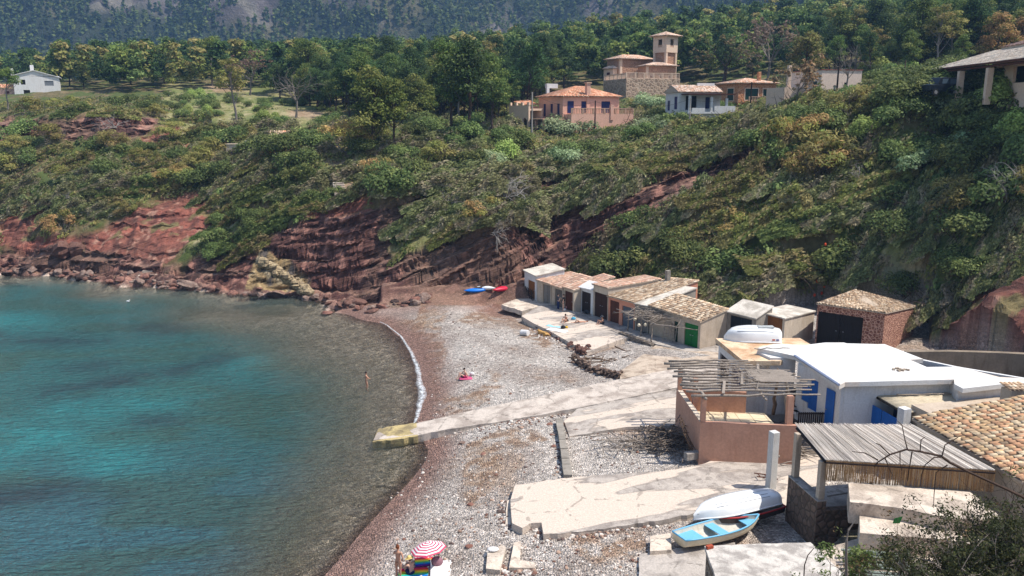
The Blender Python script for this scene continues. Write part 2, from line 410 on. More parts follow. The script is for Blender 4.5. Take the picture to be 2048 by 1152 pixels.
for hgt, amt in ((1.7, .85), (.62, .8)):
    ph = st/hgt; fl = np.floor(ph); fr = ph - fl
    step = (fl + sstep(.62, .98, fr)) * hgt
    dlt = crag*amt*(step - st)*.9*var_; GZ = GZ + dlt; st = st + dlt
GZ += crag*((fbm(GX*.7, GY*.9, 4, 33) - .5)*.75 + (np.abs(fbm(GX*.3, GY*.3, 3, 36)-.5))*-1.2)
# ragged rim of rock at the water's edge
edge = sstep(-1.0, .1, GZ0) * (1 - sstep(.3, 2.0, GZ0)) * sstep(88, 95, GY + .0*GX)
GZ += edge * (fbm(GX*.7, GY*.7, 4, 40) - .45) * 2.6
DX = crag*(fbm(GX*.8, GZ*1.6+GY*.6, 4, 44)-.5)*.7; DY = crag*(fbm(GX*.35, (GZ+dip)*2.2, 4, 48)-.5)*2.0
rd = m_red*(1-m_rock)
GZ -= rd*np.abs(fbm(GX*.5 + GY*.12, GY*.14, 3, 52)-.5)*1.6*sstep(60, 64, GY)
def hgrid(G):
    def h(x, y):
        x = np.asarray(x, float); y = np.asarray(y, float)
        yi = np.interp(y, rows, np.arange(len(rows))); ui = np.interp(x/(y+6), U, np.arange(NU))
        i = np.clip(yi.astype(int), 0, len(rows)-2); j = np.clip(ui.astype(int), 0, NU-2); a = yi-i; b = ui-j
        return (G[i, j]*(1-b)+G[i, j+1]*b)*(1-a) + (G[i+1, j]*(1-b)+G[i+1, j+1]*b)*a
    return h
H = hgrid(GZ); BARE = hgrid(m_bare); GRS = hgrid(m_grs)
def drop(px, py, y0=14, y1=330, skip=0):
    """first terrain point on the sight line of a photo pixel"""
    r = ray(px, py); ys = np.geomspace(y0, y1, 900)
    xs = r[0]/r[1]*ys; zs = CAMZ + r[2]/r[1]*ys; hs = H(xs, ys)
    k = np.nonzero(hs > zs)[0]
    if len(k) == 0: return None
    k = k[0]; return np.array([xs[k], ys[k], hs[k]])

# ---- colours of the ground (what it is made of, with light and shade painted on the rock)
def mixc(a, b, m): return a*(1-m[..., None]) + b*m[..., None]
c_ = lambda *a: np.array(srgb(*a))
nA = fbm(GX*.25, GY*.25, 5, 5); nB = fbm(GX*1.3, GY*1.3, 4, 9); nC = fbm(GX*.08, GY*.08, 3, 14)
col = np.zeros(GX.shape + (3,)) + c_(92, 84, 55)
col = mixc(col, c_(120, 104, 76), sstep(.5, .68, nB)); col = mixc(col, c_(74, 84, 42), sstep(.45, .6, nA))
grassc = mixc(np.zeros(col.shape)+c_(126, 122, 78), c_(150, 140, 106), sstep(.45, .7, nB)); grassc = mixc(grassc, c_(104, 110, 64), sstep(.48, .62, nA))
col = mixc(col, grassc, m_grs)
redc = mixc(np.zeros(col.shape)+c_(138, 84, 70), c_(116, 74, 62), sstep(.4, .6, nA)); redc = mixc(redc, c_(160, 120, 102), sstep(.58, .72, nB)); redc = mixc(redc, c_(96, 62, 54), sstep(.56, .66, fbm(GX*.7, GY*.9, 4, 27))*.8); redc = mixc(redc, c_(120, 112, 74), sstep(.62, .7, fbm(GX*.4+4, GY*.5, 4, 29))*.8)
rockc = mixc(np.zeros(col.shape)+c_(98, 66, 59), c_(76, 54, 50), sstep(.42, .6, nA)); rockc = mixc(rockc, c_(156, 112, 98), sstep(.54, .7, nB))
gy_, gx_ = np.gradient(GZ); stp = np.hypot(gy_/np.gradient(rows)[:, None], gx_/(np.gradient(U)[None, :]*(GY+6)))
rockc = mixc(rockc, c_(172, 136, 116), (1-sstep(.35, 1.1, stp))*.55)  # sunlit ledge tops painted in: flatter rock lighter than the steep faces
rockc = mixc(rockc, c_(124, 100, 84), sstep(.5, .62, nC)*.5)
tanc = mixc(np.zeros(col.shape)+c_(158, 138, 112), c_(138, 116, 92), sstep(.45, .65, nA))
ochc = mixc(np.zeros(col.shape)+c_(152, 128, 92), c_(92, 84, 78), sstep(.5, .6, fbm(GX*.8, GY*.8, 3, 60))); ochc = mixc(ochc, c_(184, 164, 130), sstep(.6, .7, nB))
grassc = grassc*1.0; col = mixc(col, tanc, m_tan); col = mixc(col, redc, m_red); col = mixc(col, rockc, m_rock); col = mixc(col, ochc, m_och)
# the beach: grey shingle with beds of brown dry seaweed, a darker wet margin
isb = 1 - sstep(1.9, 3.0, GZ0 + (1-sstep(58, 90, GY))*-.9*0)
shing = mixc(np.zeros(col.shape)+c_(188, 178, 168), c_(166, 154, 144), sstep(.4, .6, nA))
Z_WEED = [[(915,640),(1010,600),(1060,610),(1130,650),(1150,680),(1080,700),(1010,650),(950,650)], [(800,640),(870,640),(900,700),(880,780),(930,800),(1000,740),(990,790),(930,840),(880,850),(870,760),(850,700)],
          [(930,890),(1010,860),(1010,940),(985,1000),(960,1020),(940,1000)], [(1130,1090),(1180,1060),(1290,1060),(1290,1110),(1180,1130)], [(840,610),(900,620),(880,680),(830,650)],[(1000,860),(1060,850),(1100,880),(1030,900)]]
mw = soft(PX, PY, Z_WEED, jit(15)*.9, jit(16)*.7)
weedc = mixc(np.zeros(col.shape)+c_(166, 138, 112), c_(142, 114, 92), sstep(.45, .6, nB))
shing = mixc(shing, weedc, mw*.85*sstep(.3, .55, nB)); shing = mixc(shing, weedc, sstep(.62, .72, nA)*.5)
far = sstep(84, 92, GY)
shing = mixc(shing, c_(120, 78, 66), far*.8)
bedge = 1 - sstep(.15, .75, GZ0 + (nA-.5)*.35)
shing = mixc(shing, c_(132, 102, 90), bedge*.95)
bed = mixc(np.zeros(col.shape)+c_(180, 160, 140), c_(134, 124, 104), sstep(.45, .6, nA)); bed = mixc(bed, c_(150, 130, 90), sstep(.58, .7, nB)*.7)
bed = mixc(bed, c_(120, 120, 92), sstep(.5, 1.5, -GZ0)*sstep(.45, .55, nC))
bed = mixc(bed, mixc(np.zeros(col.shape)+c_(222, 198, 178), c_(190, 168, 148), sstep(.45, .6, nB)), 1-sstep(.5, 1.3, -GZ0))
shing = mixc(shing, bed, sstep(.0, .35, -GZ0))
nearrock = sstep(90, 96, GY)*(sstep(.0, .4, GZ - .15))
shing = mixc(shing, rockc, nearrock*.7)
col = mixc(col, shing, isb*(1-m_rock*(GZ0 > .3)))
# near slope under the camera: dry earth
col = mixc(col, np.zeros(col.shape)+c_(150, 122, 92), (1-sstep(40, 52, GY))*hill)

t = NT('ground')
nn = t.noise(2.2, 6, .65); n3 = t.noise(9, 5, .7)
pv = t.vor(9.5); pc = t.vor(9.5, out='Color'); pvb = t.vor(3.1, out='Color')
sep = t.n('ShaderNodeSeparateColor'); t.l(pc, sep.inputs[0])
sep2 = t.n('ShaderNodeSeparateColor'); t.l(pvb, sep2.inputs[0])
base = t.mix(.75, t.attr(), t.ramp(nn, [(.25, .45), (.75, 1.5)]), 'MULTIPLY')
peb = t.mix(.95, t.attr(), t.ramp(sep.outputs[0], [(0., .5), (.45, .9), (.8, 1.25), (1., 1.75)]), 'MULTIPLY')
peb = t.mix(.35, peb, t.ramp(sep2.outputs[1], [(0., .6), (.6, 1.), (1., 1.6)]), 'MULTIPLY')
pm = t.n('ShaderNodeAttribute', attribute_name='peb').outputs['Fac']
c = t.mix(pm, base, peb)
sx = t.n('ShaderNodeSeparateXYZ'); t.l(t.pos(), sx.inputs[0]); cx = t.n('ShaderNodeCombineXYZ')
t.l(t.math('MULTIPLY', sx.outputs[0], .22), cx.inputs[0]); t.l(t.math('MULTIPLY', sx.outputs[1], .22), cx.inputs[1])
t.l(t.math('MULTIPLY', t.math('ADD', sx.outputs[2], t.math('MULTIPLY', sx.outputs[0], -.34)), 3.2), cx.inputs[2])
ns_ = t.noise(1.0, 6, .7, vec=cx.outputs[0]); rk = t.n('ShaderNodeAttribute', attribute_name='rocky').outputs['Fac']
c = t.mix(rk, c, t.mix(1., c, t.ramp(ns_, [(.36, .28), (.46, .8), (.62, 1.25), (.75, 1.6)]), 'MULTIPLY'))
hgt = t.math('ADD', t.math('MULTIPLY', t.math('MULTIPLY', pv, -1.8), pm), t.math('ADD', t.math('MULTIPLY', nn, 1.2), t.math('MULTIPLY', n3, .6)))
hgt = t.math('ADD', hgt, t.math('MULTIPLY', t.math('MULTIPLY', ns_, 5.), rk))
t.bump(hgt, .10, .9); GROUND = t.base(c, .92)

nr, nc = GX.shape
V = np.stack([GX + DX, GY + DY, GZ], -1).reshape(-1, 3)
idx = np.arange(nr*nc).reshape(nr, nc)
Q = np.stack([idx[:-1, :-1], idx[:-1, 1:], idx[1:, 1:], idx[1:, :-1]], -1).reshape(-1, 4)
zc = GZ0.reshape(-1)[Q].mean(1)
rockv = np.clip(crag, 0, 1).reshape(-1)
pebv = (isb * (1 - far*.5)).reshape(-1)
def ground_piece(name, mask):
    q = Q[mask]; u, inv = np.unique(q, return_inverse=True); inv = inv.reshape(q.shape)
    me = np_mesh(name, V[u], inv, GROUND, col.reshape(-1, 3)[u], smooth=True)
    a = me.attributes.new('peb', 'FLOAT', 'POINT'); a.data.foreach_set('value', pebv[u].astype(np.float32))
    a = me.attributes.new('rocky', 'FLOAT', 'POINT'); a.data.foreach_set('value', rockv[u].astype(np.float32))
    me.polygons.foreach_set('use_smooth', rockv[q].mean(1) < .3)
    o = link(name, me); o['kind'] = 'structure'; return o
ground_piece('seabed', zc < -.02); ground_piece('beach', (zc >= -.02) & (zc < 2.6)); ground_piece('hillside', zc >= 2.6)

# ================================================================ SEA
t = NT('sea_water')
t.t.nodes.remove(t.b)
w1 = t.noise(1.0, 3, .6, stretch=(.7, 2.1, 1), dist=.4); w2 = t.noise(2.6, 4, .65, stretch=(.7, 2.0, 1)); 
hh = t.math('ADD', t.math('MULTIPLY', w1, .55), t.math('MULTIPLY', w2, .26))
bm = t.n('ShaderNodeBump'); bm.inputs['Distance'].default_value = 3.6; bm.inputs['Strength'].default_value = 1.0; t.l(hh, bm.inputs['Height'])
fr = t.n('ShaderNodeFresnel'); fr.inputs['IOR'].default_value = 1.33; bm2 = t.n('ShaderNodeBump'); bm2.inputs['Distance'].default_value = 1.9; bm2.inputs['Strength'].default_value = .9; t.l(hh, bm2.inputs['Height']); t.l(bm2.outputs[0], fr.inputs['Normal'])
gl = t.n('ShaderNodeBsdfGlossy'); gl.inputs['Roughness'].default_value = .06; t.l(bm.outputs[0], gl.inputs['Normal'])
tr = t.n('ShaderNodeBsdfTransparent'); tr.inputs['Color'].default_value = (.80, .90, .86, 1)
df = t.n('ShaderNodeBsdfDiffuse'); t.l(bm.outputs[0], df.inputs['Normal'])
lw = t.n('ShaderNodeLayerWeight'); lw.inputs['Blend'].default_value = .5; t.l(bm.outputs[0], lw.inputs['Normal'])
t.l(t.mix(1., t.attr(), t.ramp(lw.outputs['Facing'], [(.30, 2.1), (.55, 1.25), (.8, .45), (.95, .16)]), 'MULTIPLY'), df.inputs['Color'])
tr.inputs['Color'].default_value = (.94, .98, .95, 1)
dep = t.n('ShaderNodeAttribute', attribute_name='turbid').outputs['Fac']
m1 = t.n('ShaderNodeMixShader'); t.l(dep, m1.inputs[0]); t.l(tr.outputs[0], m1.inputs[1]); t.l(df.outputs[0], m1.inputs[2])
m2 = t.n('ShaderNodeMixShader'); t.l(fr.outputs[0], m2.inputs[0]); t.l(m1.outputs[0], m2.inputs[1]); t.l(gl.outputs[0], m2.inputs[2])
t.l(m2.outputs[0], t.out.inputs[0]); SEA = t.m
sy = np.geomspace(12, 122, 260); su = np.linspace(-1.4, .25, 300)
SY, SU = np.meshgrid(sy, su, indexing='ij'); SX = SU*(SY+6)
SD = -base_h(SX, SY)
tb = 1 - np.exp(-np.clip(SD-.12, 0, 9)*.75)
n1 = fbm(SX*.045+3, SY*.07, 4, 3); n2 = fbm(SX*.15, SY*.3, 4, 8)
spx, spy = proj(SX, SY, SX*0); jx = (fbm(SX*.12, SY*.2, 4, 61)-.5)*150; jy = (fbm(SX*.1, SY*.16, 4, 66)-.5)*60
TQ = [[(60,815),(180,785),(330,772),(420,760),(400,800),(250,835),(90,850)], [(-200,830),(100,850),(190,880),(60,930),(-200,960)], [(450,690),(540,690),(560,740),(460,765)], [(-200,630),(70,628),(110,660),(-200,675)], [(150,900),(300,880),(360,930),(180,960)]]
DK = [[(40,785),(200,755),(330,735),(480,700),(480,718),(330,760),(180,790),(60,815)], [(-200,668),(160,664),(260,676),(120,690),(-200,695)], [(60,740),(200,722),(280,724),(160,745)], [(240,835),(360,832),(350,850),(250,852)], [(-100,980),(150,960),(330,985),(200,1010),(-100,1030)], [(180,655),(360,640),(420,655),(300,670)]]
mt, mk = soft(spx, spy, TQ, jx, jy), soft(spx, spy, DK, jx*.8, jy*.6)
def blur(m, k):
    for _ in range(k): m = (np.roll(m, 1, 0)+np.roll(m, -1, 0)+np.roll(m, 1, 1)+np.roll(m, -1, 1)+m)/5
    return m
rag = sstep(.36, .6, fbm(SX*.22+9, SY*.5, 4, 63)); mt = blur(mt, 22)*(.45+.55*rag); mk = blur(mk, 8)*(.4+.6*sstep(.38, .56, fbm(SX*.3, SY*.6, 4, 64)))
blu = sstep(820, 1050, spy)
teal = np.zeros(SX.shape+(3,)) + np.array((.036, .134, .132))
teal = mixc(teal, np.array((.045, .135, .165)), blu*.8); teal = mixc(teal, np.array((.045, .105, .085)), sstep(.45, .62, n2)*.6)
teal = mixc(teal, np.array((.034, .230, .235)), mt*.85); teal = mixc(teal, np.array((.026, .052, .066)), mk*.8)
teal = mixc(np.zeros(teal.shape)+np.array((.155, .165, .125)), teal, sstep(.5, 2.2, SD))

me = np_mesh('sea', np.stack([SX, SY, SX*0], -1).reshape(-1, 3), (lambda i: np.stack([i[:-1, :-1], i[:-1, 1:], i[1:, 1:], i[1:, :-1]], -1).reshape(-1, 4))(np.arange(SX.size).reshape(SX.shape)), SEA, teal.reshape(-1, 3), smooth=True)
a = me.attributes.new('turbid', 'FLOAT', 'POINT'); a.data.foreach_set('value', (tb*.97).astype(np.float32).ravel())
link('sea', me)['kind'] = 'structure'
# foam where the swell breaks on the shingle
fl = [(690,627),(735,632),(775,650),(803,672),(825,705),(838,735),(846,765),(849,790),(843,815),(834,838),(828,852)]
fw = [1,1.5,2,2.6,4,5.5,8.5,9.5,6.5,4,2]
t = NT('foam'); n = t.noise(3.4, 8, .85, dist=.8); t.base((.8, .83, .85), .6)
al = t.math('MULTIPLY', t.ramp(n, [(.40, 0.), (.60, 1.)]), 1.); t.l(t.attr('cov'), t.b.inputs['Alpha'])
mm = t.math('MULTIPLY', al, t.n('ShaderNodeAttribute', attribute_name='cov').outputs['Fac']); t.l(mm, t.b.inputs['Alpha'])
FV = []; FC = []
for k in np.linspace(0, len(fl)-1, 160):
    px = np.interp(k, range(len(fl)), [p[0] for p in fl]); py = np.interp(k, range(len(fl)), [p[1] for p in fl]); w = np.interp(k, range(len(fl)), fw)
    wob = (float(vn(np.array(k*3.1), np.array(.5), 3))-.5)*w*.6
    for j, cv in enumerate((0, .55, 1, .55, 0)):
        p = at_z(px + wob - w*(1.6 - j*.55), py, .03 + .03*(j in (1, 2, 3))); FV.append(p); FC.append(cv)
i = np.arange(len(FV)).reshape(-1, 5)
me = np_mesh('foam', FV, np.stack([i[:-1, :-1], i[:-1, 1:], i[1:, 1:], i[1:, :-1]], -1).reshape(-1, 4), t.m)
a = me.attributes.new('cov', 'FLOAT', 'POINT'); a.data.foreach_set('value', np.array(FC, np.float32))
tag(link('foam', me), 'thin white line of foam where the swell meets the shingle', 'foam', kind='stuff')
# ================================================================ BUILDING KIT
def xy(p): return np.array([p[0], p[1]], float)
def unit(v): v = np.asarray(v, float); return v/np.linalg.norm(v)
def wall_mb(mb, P0, P1, z0, zt0, zt1, th, inn, ops=()):
    """upright wall from P0 to P1, top running zt0->zt1, thickness th towards inn, with openings (u0,u1,za,zb)"""
    P0, P1 = xy(P0), xy(P1); L = np.linalg.norm(P1-P0); d = (P1-P0)/L; inn = np.asarray(inn[:2], float)*th
    us = sorted({0., L, *[min(max(q, 0), L) for o in ops for q in o[:2]]})
    for a, b in zip(us[:-1], us[1:]):
        if b-a < 1e-4: continue
        ta, tb = zt0+(zt1-zt0)*a/L, zt0+(zt1-zt0)*b/L; m = (a+b)/2
        cut = sorted([(o[2], o[3]) for o in ops if o[0] <= m <= o[1]]); zz = z0
        A, B = P0+d*a, P0+d*b
        def pc(lo0, lo1, hi0, hi1):
            mb.prism([A, B, B+inn, A+inn], [lo0, lo1, lo1, lo0], [hi0, hi1, hi1, hi0])
        for c0, c1 in cut:
            if c0 > zz+1e-3: pc(zz, zz, c0, c0)
            zz = c1
        pc(zz, zz, ta, tb)
def tiles(name, A, B, Cc, D, parent, pal, pitch=.25, course=.36, seed=1, hf=.75, nseg=5):
    """barrel tiles over the sloping quad A (eave left) B (eave right) Cc (top right) D (top left)"""
    A, B, Cc, D = [np.array(q, float) for q in (A, B, Cc, D)]; rs = np.random.RandomState(seed)
    nu = max(2, int(round(np.linalg.norm(B-A)/pitch))); nv = max(2, int(round((np.linalg.norm(D-A)+np.linalg.norm(Cc-B))/2/course)))
    i, j = np.meshgrid((np.arange(nu)+.5)/nu, np.arange(nv)/nv, indexing='ij'); i = i.ravel(); j = j.ravel()
    def P(u, v): return (A*(1-u)[:, None]+B*u[:, None])*(1-v)[:, None] + (D*(1-u)[:, None]+Cc*u[:, None])*v[:, None]
    up = np.cross(B-A, D-A); up /= np.linalg.norm(up); up = up if up[2] > 0 else -up
    au = unit(B-A); i2 = i + rs.uniform(-.006, .006, len(i))
    lo, hi = P(i2, j - .15/nv), P(i2, j + 1.12/nv); lo = lo + up*(.045+rs.uniform(-.012, .012, len(i)))[:, None]; hi = hi + up*.012
    w = (np.linalg.norm(P(i+.5/nu, j)-P(i-.5/nu, j), axis=1)*.44)
    V = []; n = nseg+1
    for e, (c, k) in enumerate(((lo, 1.08), (hi, .9))):
        for q in range(n):
            a = math.pi*q/nseg
            V.append(c - au*(np.cos(a)*w*k)[:, None] + up*(np.sin(a)*w*k*hf)[:, None])
    V = np.stack(V, 1)                      # tiles, 2n, 3
    b = (np.arange(len(i))*2*n)[:, None]
    F_ = []
    for q in range(nseg): F_.append(np.concatenate([b+q, b+q+1, b+n+q+1, b+n+q], 1))
    V2 = V.copy(); V2 = V2 - up*.022
    for q in range(nseg): pass
    Q_ = np.stack(F_, 1).reshape(-1, 4)
    # the rim of each lower end, so that a tile shows its thickness
    base = len(i)*2*n; rim = V[:, :n] - up*.02 + 0
    bb = (base + np.arange(len(i))*n)[:, None]
    R_ = [np.concatenate([b+q+1, b+q, bb+q, bb+q+1], 1) for q in range(nseg)]
    Q_ = np.concatenate([Q_, np.stack(R_, 1).reshape(-1, 4)])
    VV = np.concatenate([V.reshape(-1, 3), rim.reshape(-1, 3)])
    pal = np.array([srgb(*p) for p in pal]); pk = pal[rs.randint(0, len(pal), len(i))] * rs.uniform(.8, 1.15, (len(i), 1))
    blot = fbm(lo[:, 0]*.5, lo[:, 1]*.5+lo[:, 2], 3, seed)[:, None]; pk = pk*(.72+.56*blot)
    cc = np.concatenate([np.repeat(pk, 2*n, 0), np.repeat(pk, n, 0)])
    return link(name, np_mesh(name, VV, Q_, tinted('roof_tile', .85, 6, .45, .006), cc), parent)
TP_ORANGE = [(228,184,154),(234,196,168),(220,172,144),(238,206,180),(212,170,146)]
TP_OLD = [(214,186,154),(226,202,172),(200,168,136),(176,148,122),(232,210,182),(208,174,140),(160,134,110)]
TP_NEAR = [(228,192,146),(234,202,162),(218,178,134),(212,164,126),(238,212,174),(196,166,134),(224,170,130)]
def roof_slab(name, P, th, mat, parent, ov=0): return MB().plate(P, th).build(name, mat, parent)
def door_leaf(name, P0, P1, z0, z1, mat, parent, off, n_pl=6, th=.05, knob=None):
    """boarded leaf between two points; off = vector set from the wall line"""
    P0, P1 = xy(P0)+off, xy(P1)+off; L = np.linalg.norm(P1-P0); d = (P1-P0)/L; nn = np.array([-d[1], d[0]])
    mb = MB()
    for k in range(n_pl):
        a, b = P0+d*(L*k/n_pl+.006), P0+d*(L*(k+1)/n_pl-.006); e = nn*(th + .006*(k % 2))
        mb.prism([a, b, b+e, a+e], z0, z1)
    mb.prism([P0+nn*.02, P1+nn*.02, P1+nn*.03, P0+nn*.03], z0+.01, z1-.01)
    o = mb.build(name, mat, parent)
    if knob is not None:
        c = P0+d*L*knob
        MB().box((c[0]-nn[0]*.03, c[1]-nn[1]*.03, z0+(z1-z0)*.5), (.12, .06, .05), math.atan2(d[1], d[0])).build('handle', MET, o)
    return o
MET = flat('grey_metal', (.32, .32, .33), .45, .2, 20)
M_white = plaster('white_render', (.74, .72, .70), .06, 1.0, .008, (.62, .56, .5), .9, .5)
M_cream = plaster('cream_render', (.66, .55, .43), .22, .9, .012, (.55, .45, .36), .92, .6)
M_ochre = plaster('ochre_render', (.58, .47, .36), .25, 1.1, .014, (.5, .42, .34), .92, .5)
M_grey = plaster('weathered_render', (.36, .32, .27), .35, 1.3, .02, (.45, .4, .36), .95, .6)
M_pink = plaster('pink_render', srgb(204, 156, 132), .14, .7, .01, (.72, .62, .56), .9, .45)
M_salmon = plaster('salmon_render', srgb(216, 150, 122), .12, .9, .01, (.7, .6, .55), .9, .3)
M_conc = concrete('pale_concrete', srgb(202, 189, 176), srgb(174, 160, 148))
M_conc2 = concrete('cream_concrete', srgb(216, 200, 182), srgb(184, 168, 152))
M_concb = concrete('banded_concrete', srgb(184,173,162), srgb(158,147,138), bands=srgb(206,190,174))
M_concg = concrete('grey_concrete', srgb(184, 174, 164), srgb(154, 145, 137))
M_roofg = concrete('pale_roof_screed', srgb(214, 204, 190), srgb(186, 176, 162), crack=False)
W_grey = wood('weathered_grey_wood', srgb(150, 142, 134)); W_brown = wood('red_brown_wood', srgb(104, 62, 46))
W_dark = wood('dark_stained_wood', srgb(58, 46, 42)); W_orange = wood('varnished_wood', srgb(158, 104, 62)); W_blk = wood('black_stained_wood', srgb(40, 34, 32))
W_stick = wood('bleached_stick_wood', srgb(172, 158, 144)); W_stickd = wood('brown_stick_wood', srgb(120, 98, 80))
P_green = flat('green_paint', srgb(20, 112, 48), .5); P_dgreen = flat('dark_green_paint', srgb(16, 52, 36), .5)
P_blue = flat('blue_paint', srgb(24,96,178), .5, .1); P_dblue = flat('dark_blue_paint', srgb(34, 44, 84), .6); P_slate = flat('slate_paint', srgb(92, 98, 108), .6)
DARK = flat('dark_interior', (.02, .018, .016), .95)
def rubble(name, c1, c2, mortar, sc=4.5):
    t = NT(name); v = t.vor(sc, 'DISTANCE_TO_EDGE'); cc = t.vor(sc, out='Color'); s = t.n('ShaderNodeSeparateColor'); t.l(cc, s.inputs[0])
    n = t.noise(14, 5, .65); st = t.mix(s.outputs[0], c1, c2)
    a = t.mix(t.ramp(v, [(.06, 0.), (.12, 1.)]), mortar, st); a = t.mix(.4, a, t.ramp(n, [(.3, .35), (.7, 1.2)]), 'MULTIPLY')
    t.bump(t.math('ADD', t.ramp(v, [(.0, 0.), (.22, 1.)]), t.math('MULTIPLY', n, .4)), .05); return t.base(a, .95)
M_stone = rubble('stone_in_pink_mortar', srgb(120, 74, 62), srgb(150, 104, 84), srgb(206, 160, 138), 4.2)
M_rubble = rubble('grey_rubble_masonry', srgb(120, 108, 98), srgb(90, 78, 70), srgb(150, 136, 120), 3.2)
M_rub2 = rubble('brown_rubble_masonry', srgb(136, 112, 96), srgb(104, 86, 74), srgb(96, 82, 70), 2.6)

def shed(name, label, FL, FR, zg, tl, tr, RB, wallm, roof, doors, pal=TP_OLD, LB=None, group='boathouses in the row behind the beach', side=None, ov=.18):
    P0, P1 = at_z(*FL, zg), at_z(*FR, zg)
    d = unit(xy(P1)-xy(P0)); inn = np.array([-d[1], d[0]]); L = np.linalg.norm(xy(P1)-xy(P0))
    z0, z1 = z_on(P0[0], P0[1], tl), z_on(P1[0], P1[1], tr)
    dep, zb1 = along(P1, inn, *RB); zb0 = z0 + (zb1 - z1)
    if LB is not None: _, zb0 = along(P0, inn, *LB)
    Q0, Q1 = xy(P0)+inn*dep, xy(P1)+inn*dep
    root = empty(name, (P0[0], P0[1], zg), label, 'boathouse', group, math.atan2(d[1], d[0]))
    ops = [(u0*L, u1*L, zg-.5, zg+h) for (u0, u1, h, *_) in doors]
    mb = MB(); zb = zg-.8
    wall_mb(mb, P0, P1, zb, z0, z1, .22, inn, ops)
    wall_mb(mb, xy(P1)+inn*.2205, Q1-inn*.2205, zb, z1+(zb1-z1)*.22/dep, zb1-(zb1-z1)*.22/dep, .22, -d)
    wall_mb(mb, xy(P0)+inn*.2205, Q0-inn*.2205, zb, z0+(zb0-z0)*.22/dep, zb0-(zb0-z0)*.22/dep, .22, d)
    wall_mb(mb, Q0, Q1, zb, zb0, zb1, .22, -inn)
    mb.build('wall', wallm, root)
    g = .02; s0 = (zb0-z0)/dep; s1 = (zb1-z1)/dep
    c = lambda P, u, v, z: np.array([P[0]+d[0]*u+inn[0]*v, P[1]+d[1]*u+inn[1]*v, z])
    E = [c(P0, -.1, -ov, z0+g-s0*ov), c(P1, .1, -ov, z1+g-s1*ov), c(Q1, .1, .1, zb1+g+s1*.1), c(Q0, -.1, .1, zb0+g+s0*.1)]
    th = .1 if roof != 'tiles' else .07
    up = np.array([0, 0, th])
    rf = roof_slab('roof', [e+up for e in E], th, M_ochre if roof == 'tiles' else roof, root)
    if roof == 'tiles': tiles('roof_tiles', *[e+up for e in E], rf, pal, seed=int(FL[0]))
    for dd in doors:
        u0, u1, h, mt, leaves = dd[:5]
        for k in range(leaves):
            a, b = u0+(u1-u0)*k/leaves, u0+(u1-u0)*(k+1)/leaves
            door_leaf('door', xy(P0)+d*(a*L+.02), xy(P0)+d*(b*L-.01), zg-.02, zg+h-.03, mt, root, inn*.1, max(3, int((b-a)*L/.16)), knob=.85 if k == 0 else .15)
    return root, P0, P1, d, inn, dep, z1, zb1
ZS = 1.6
shed('boathouse', 'small white flat roofed boathouse at the far end of the row, cliff behind it', (1049,588), (1073,599.5), ZS, 541, 553, (1129,540), M_white, M_roofg, [(.28,.86,1.9,W_orange,1)])
shed('boathouse', 'low ochre boathouse with pale grey double doors, second from the cliff end', (1074.5,600), (1102,608), ZS, 561, 570, (1168,554), M_ochre, 'tiles', [(.42,.95,2.0,W_grey,2)], TP_ORANGE)
shed('boathouse', 'low ochre boathouse with darker grey double doors and orange tiled roof', (1103,608.5), (1126,616.5), ZS, 571, 578.5, (1182,557), M_ochre, 'tiles', [(.28,.92,1.9,wood('mid_grey_wood', srgb(120,112,104)),2)], TP_ORANGE)
shed('boathouse', 'ochre boathouse with a red brown boarded door beside the two standing people', (1127,616.8), (1148,624), ZS, 575, 582, (1228,556.5), M_cream, 'tiles', [(.08,.86,2.0,W_brown,1)], TP_ORANGE)
shed('boathouse', 'narrow white boathouse with a tall dark door, between tiled neighbours', (1159,621), (1185,630), ZS, 574.5, 580, (1204,569), M_white, M_white, [(.12,.84,2.2,W_dark,2)])
shed('boathouse', 'tall boathouse with dark brown boarded doors and long smooth orange roof', (1186,630.5), (1215,641), ZS, 570, 578, (1320,560), M_cream, 'tiles', [(.06,.97,2.55,wood('dark_brown_wood', srgb(72,48,40)),2)], TP_ORANGE, LB=(1298,552))
r_, gp0, gp1, gd, ginn, gdep, gz, gzb = shed('boathouse', 'boathouse with old pale tiles, salmon lintel and slate blue double doors', (1216,641), (1268,658.5), ZS, 593, 606.5, (1396,563), M_salmon, 'tiles', [(.06,.42,2.2,W_brown,2),(.54,.97,2.0,P_slate,2)], TP_OLD, LB=(1363,555))
cz = along(gp0, ginn, 1367, 553)
cc = xy(gp0)+gd*.9+ginn*(gdep-1.2)
MB().box((*cc, 5.3), (.42, .42, 1.7), .4).build('chimney', M_grey, r_)
shed('boathouse', 'lean-to with a bare grey cement roof wedged between two old tiled roofs', (1269.5,659), (1296,667), ZS, 608, 613, (1392,578), M_grey, M_roofg, [(.1,.9,1.9,W_grey,2)])
rh, hp0, hp1, hd, hinn, hdep, hz, hzb = shed('boathouse', 'old tiled boathouse with a bright green door and a thicket awning of sticks', (1298,667), (1399,698), 1.6, 612, 645, (1455,620.5), M_ochre, 'tiles', [(.50,.58,1.9,P_dgreen,1),(.70,.96,2.05,P_green,2)], TP_OLD, LB=(1345,591))
shed('boathouse', 'grey cement boathouse with near black boarded doors under a flat roof', (1451,682), (1509,697), 1.8, 623, 637.5, (1545,615), M_grey, M_roofg, [(.12,.86,2.5,wood('blue_black_wood', srgb(38,44,50)),2)])
shed('boathouse', 'smooth cream boathouse with a varnished slatted garage door', (1511,684), (1566,696), 1.9, 624.5, 638.5, (1629,624), M_cream, M_roofg, [(.1,.92,2.7,W_orange,1)], LB=(1590,607))
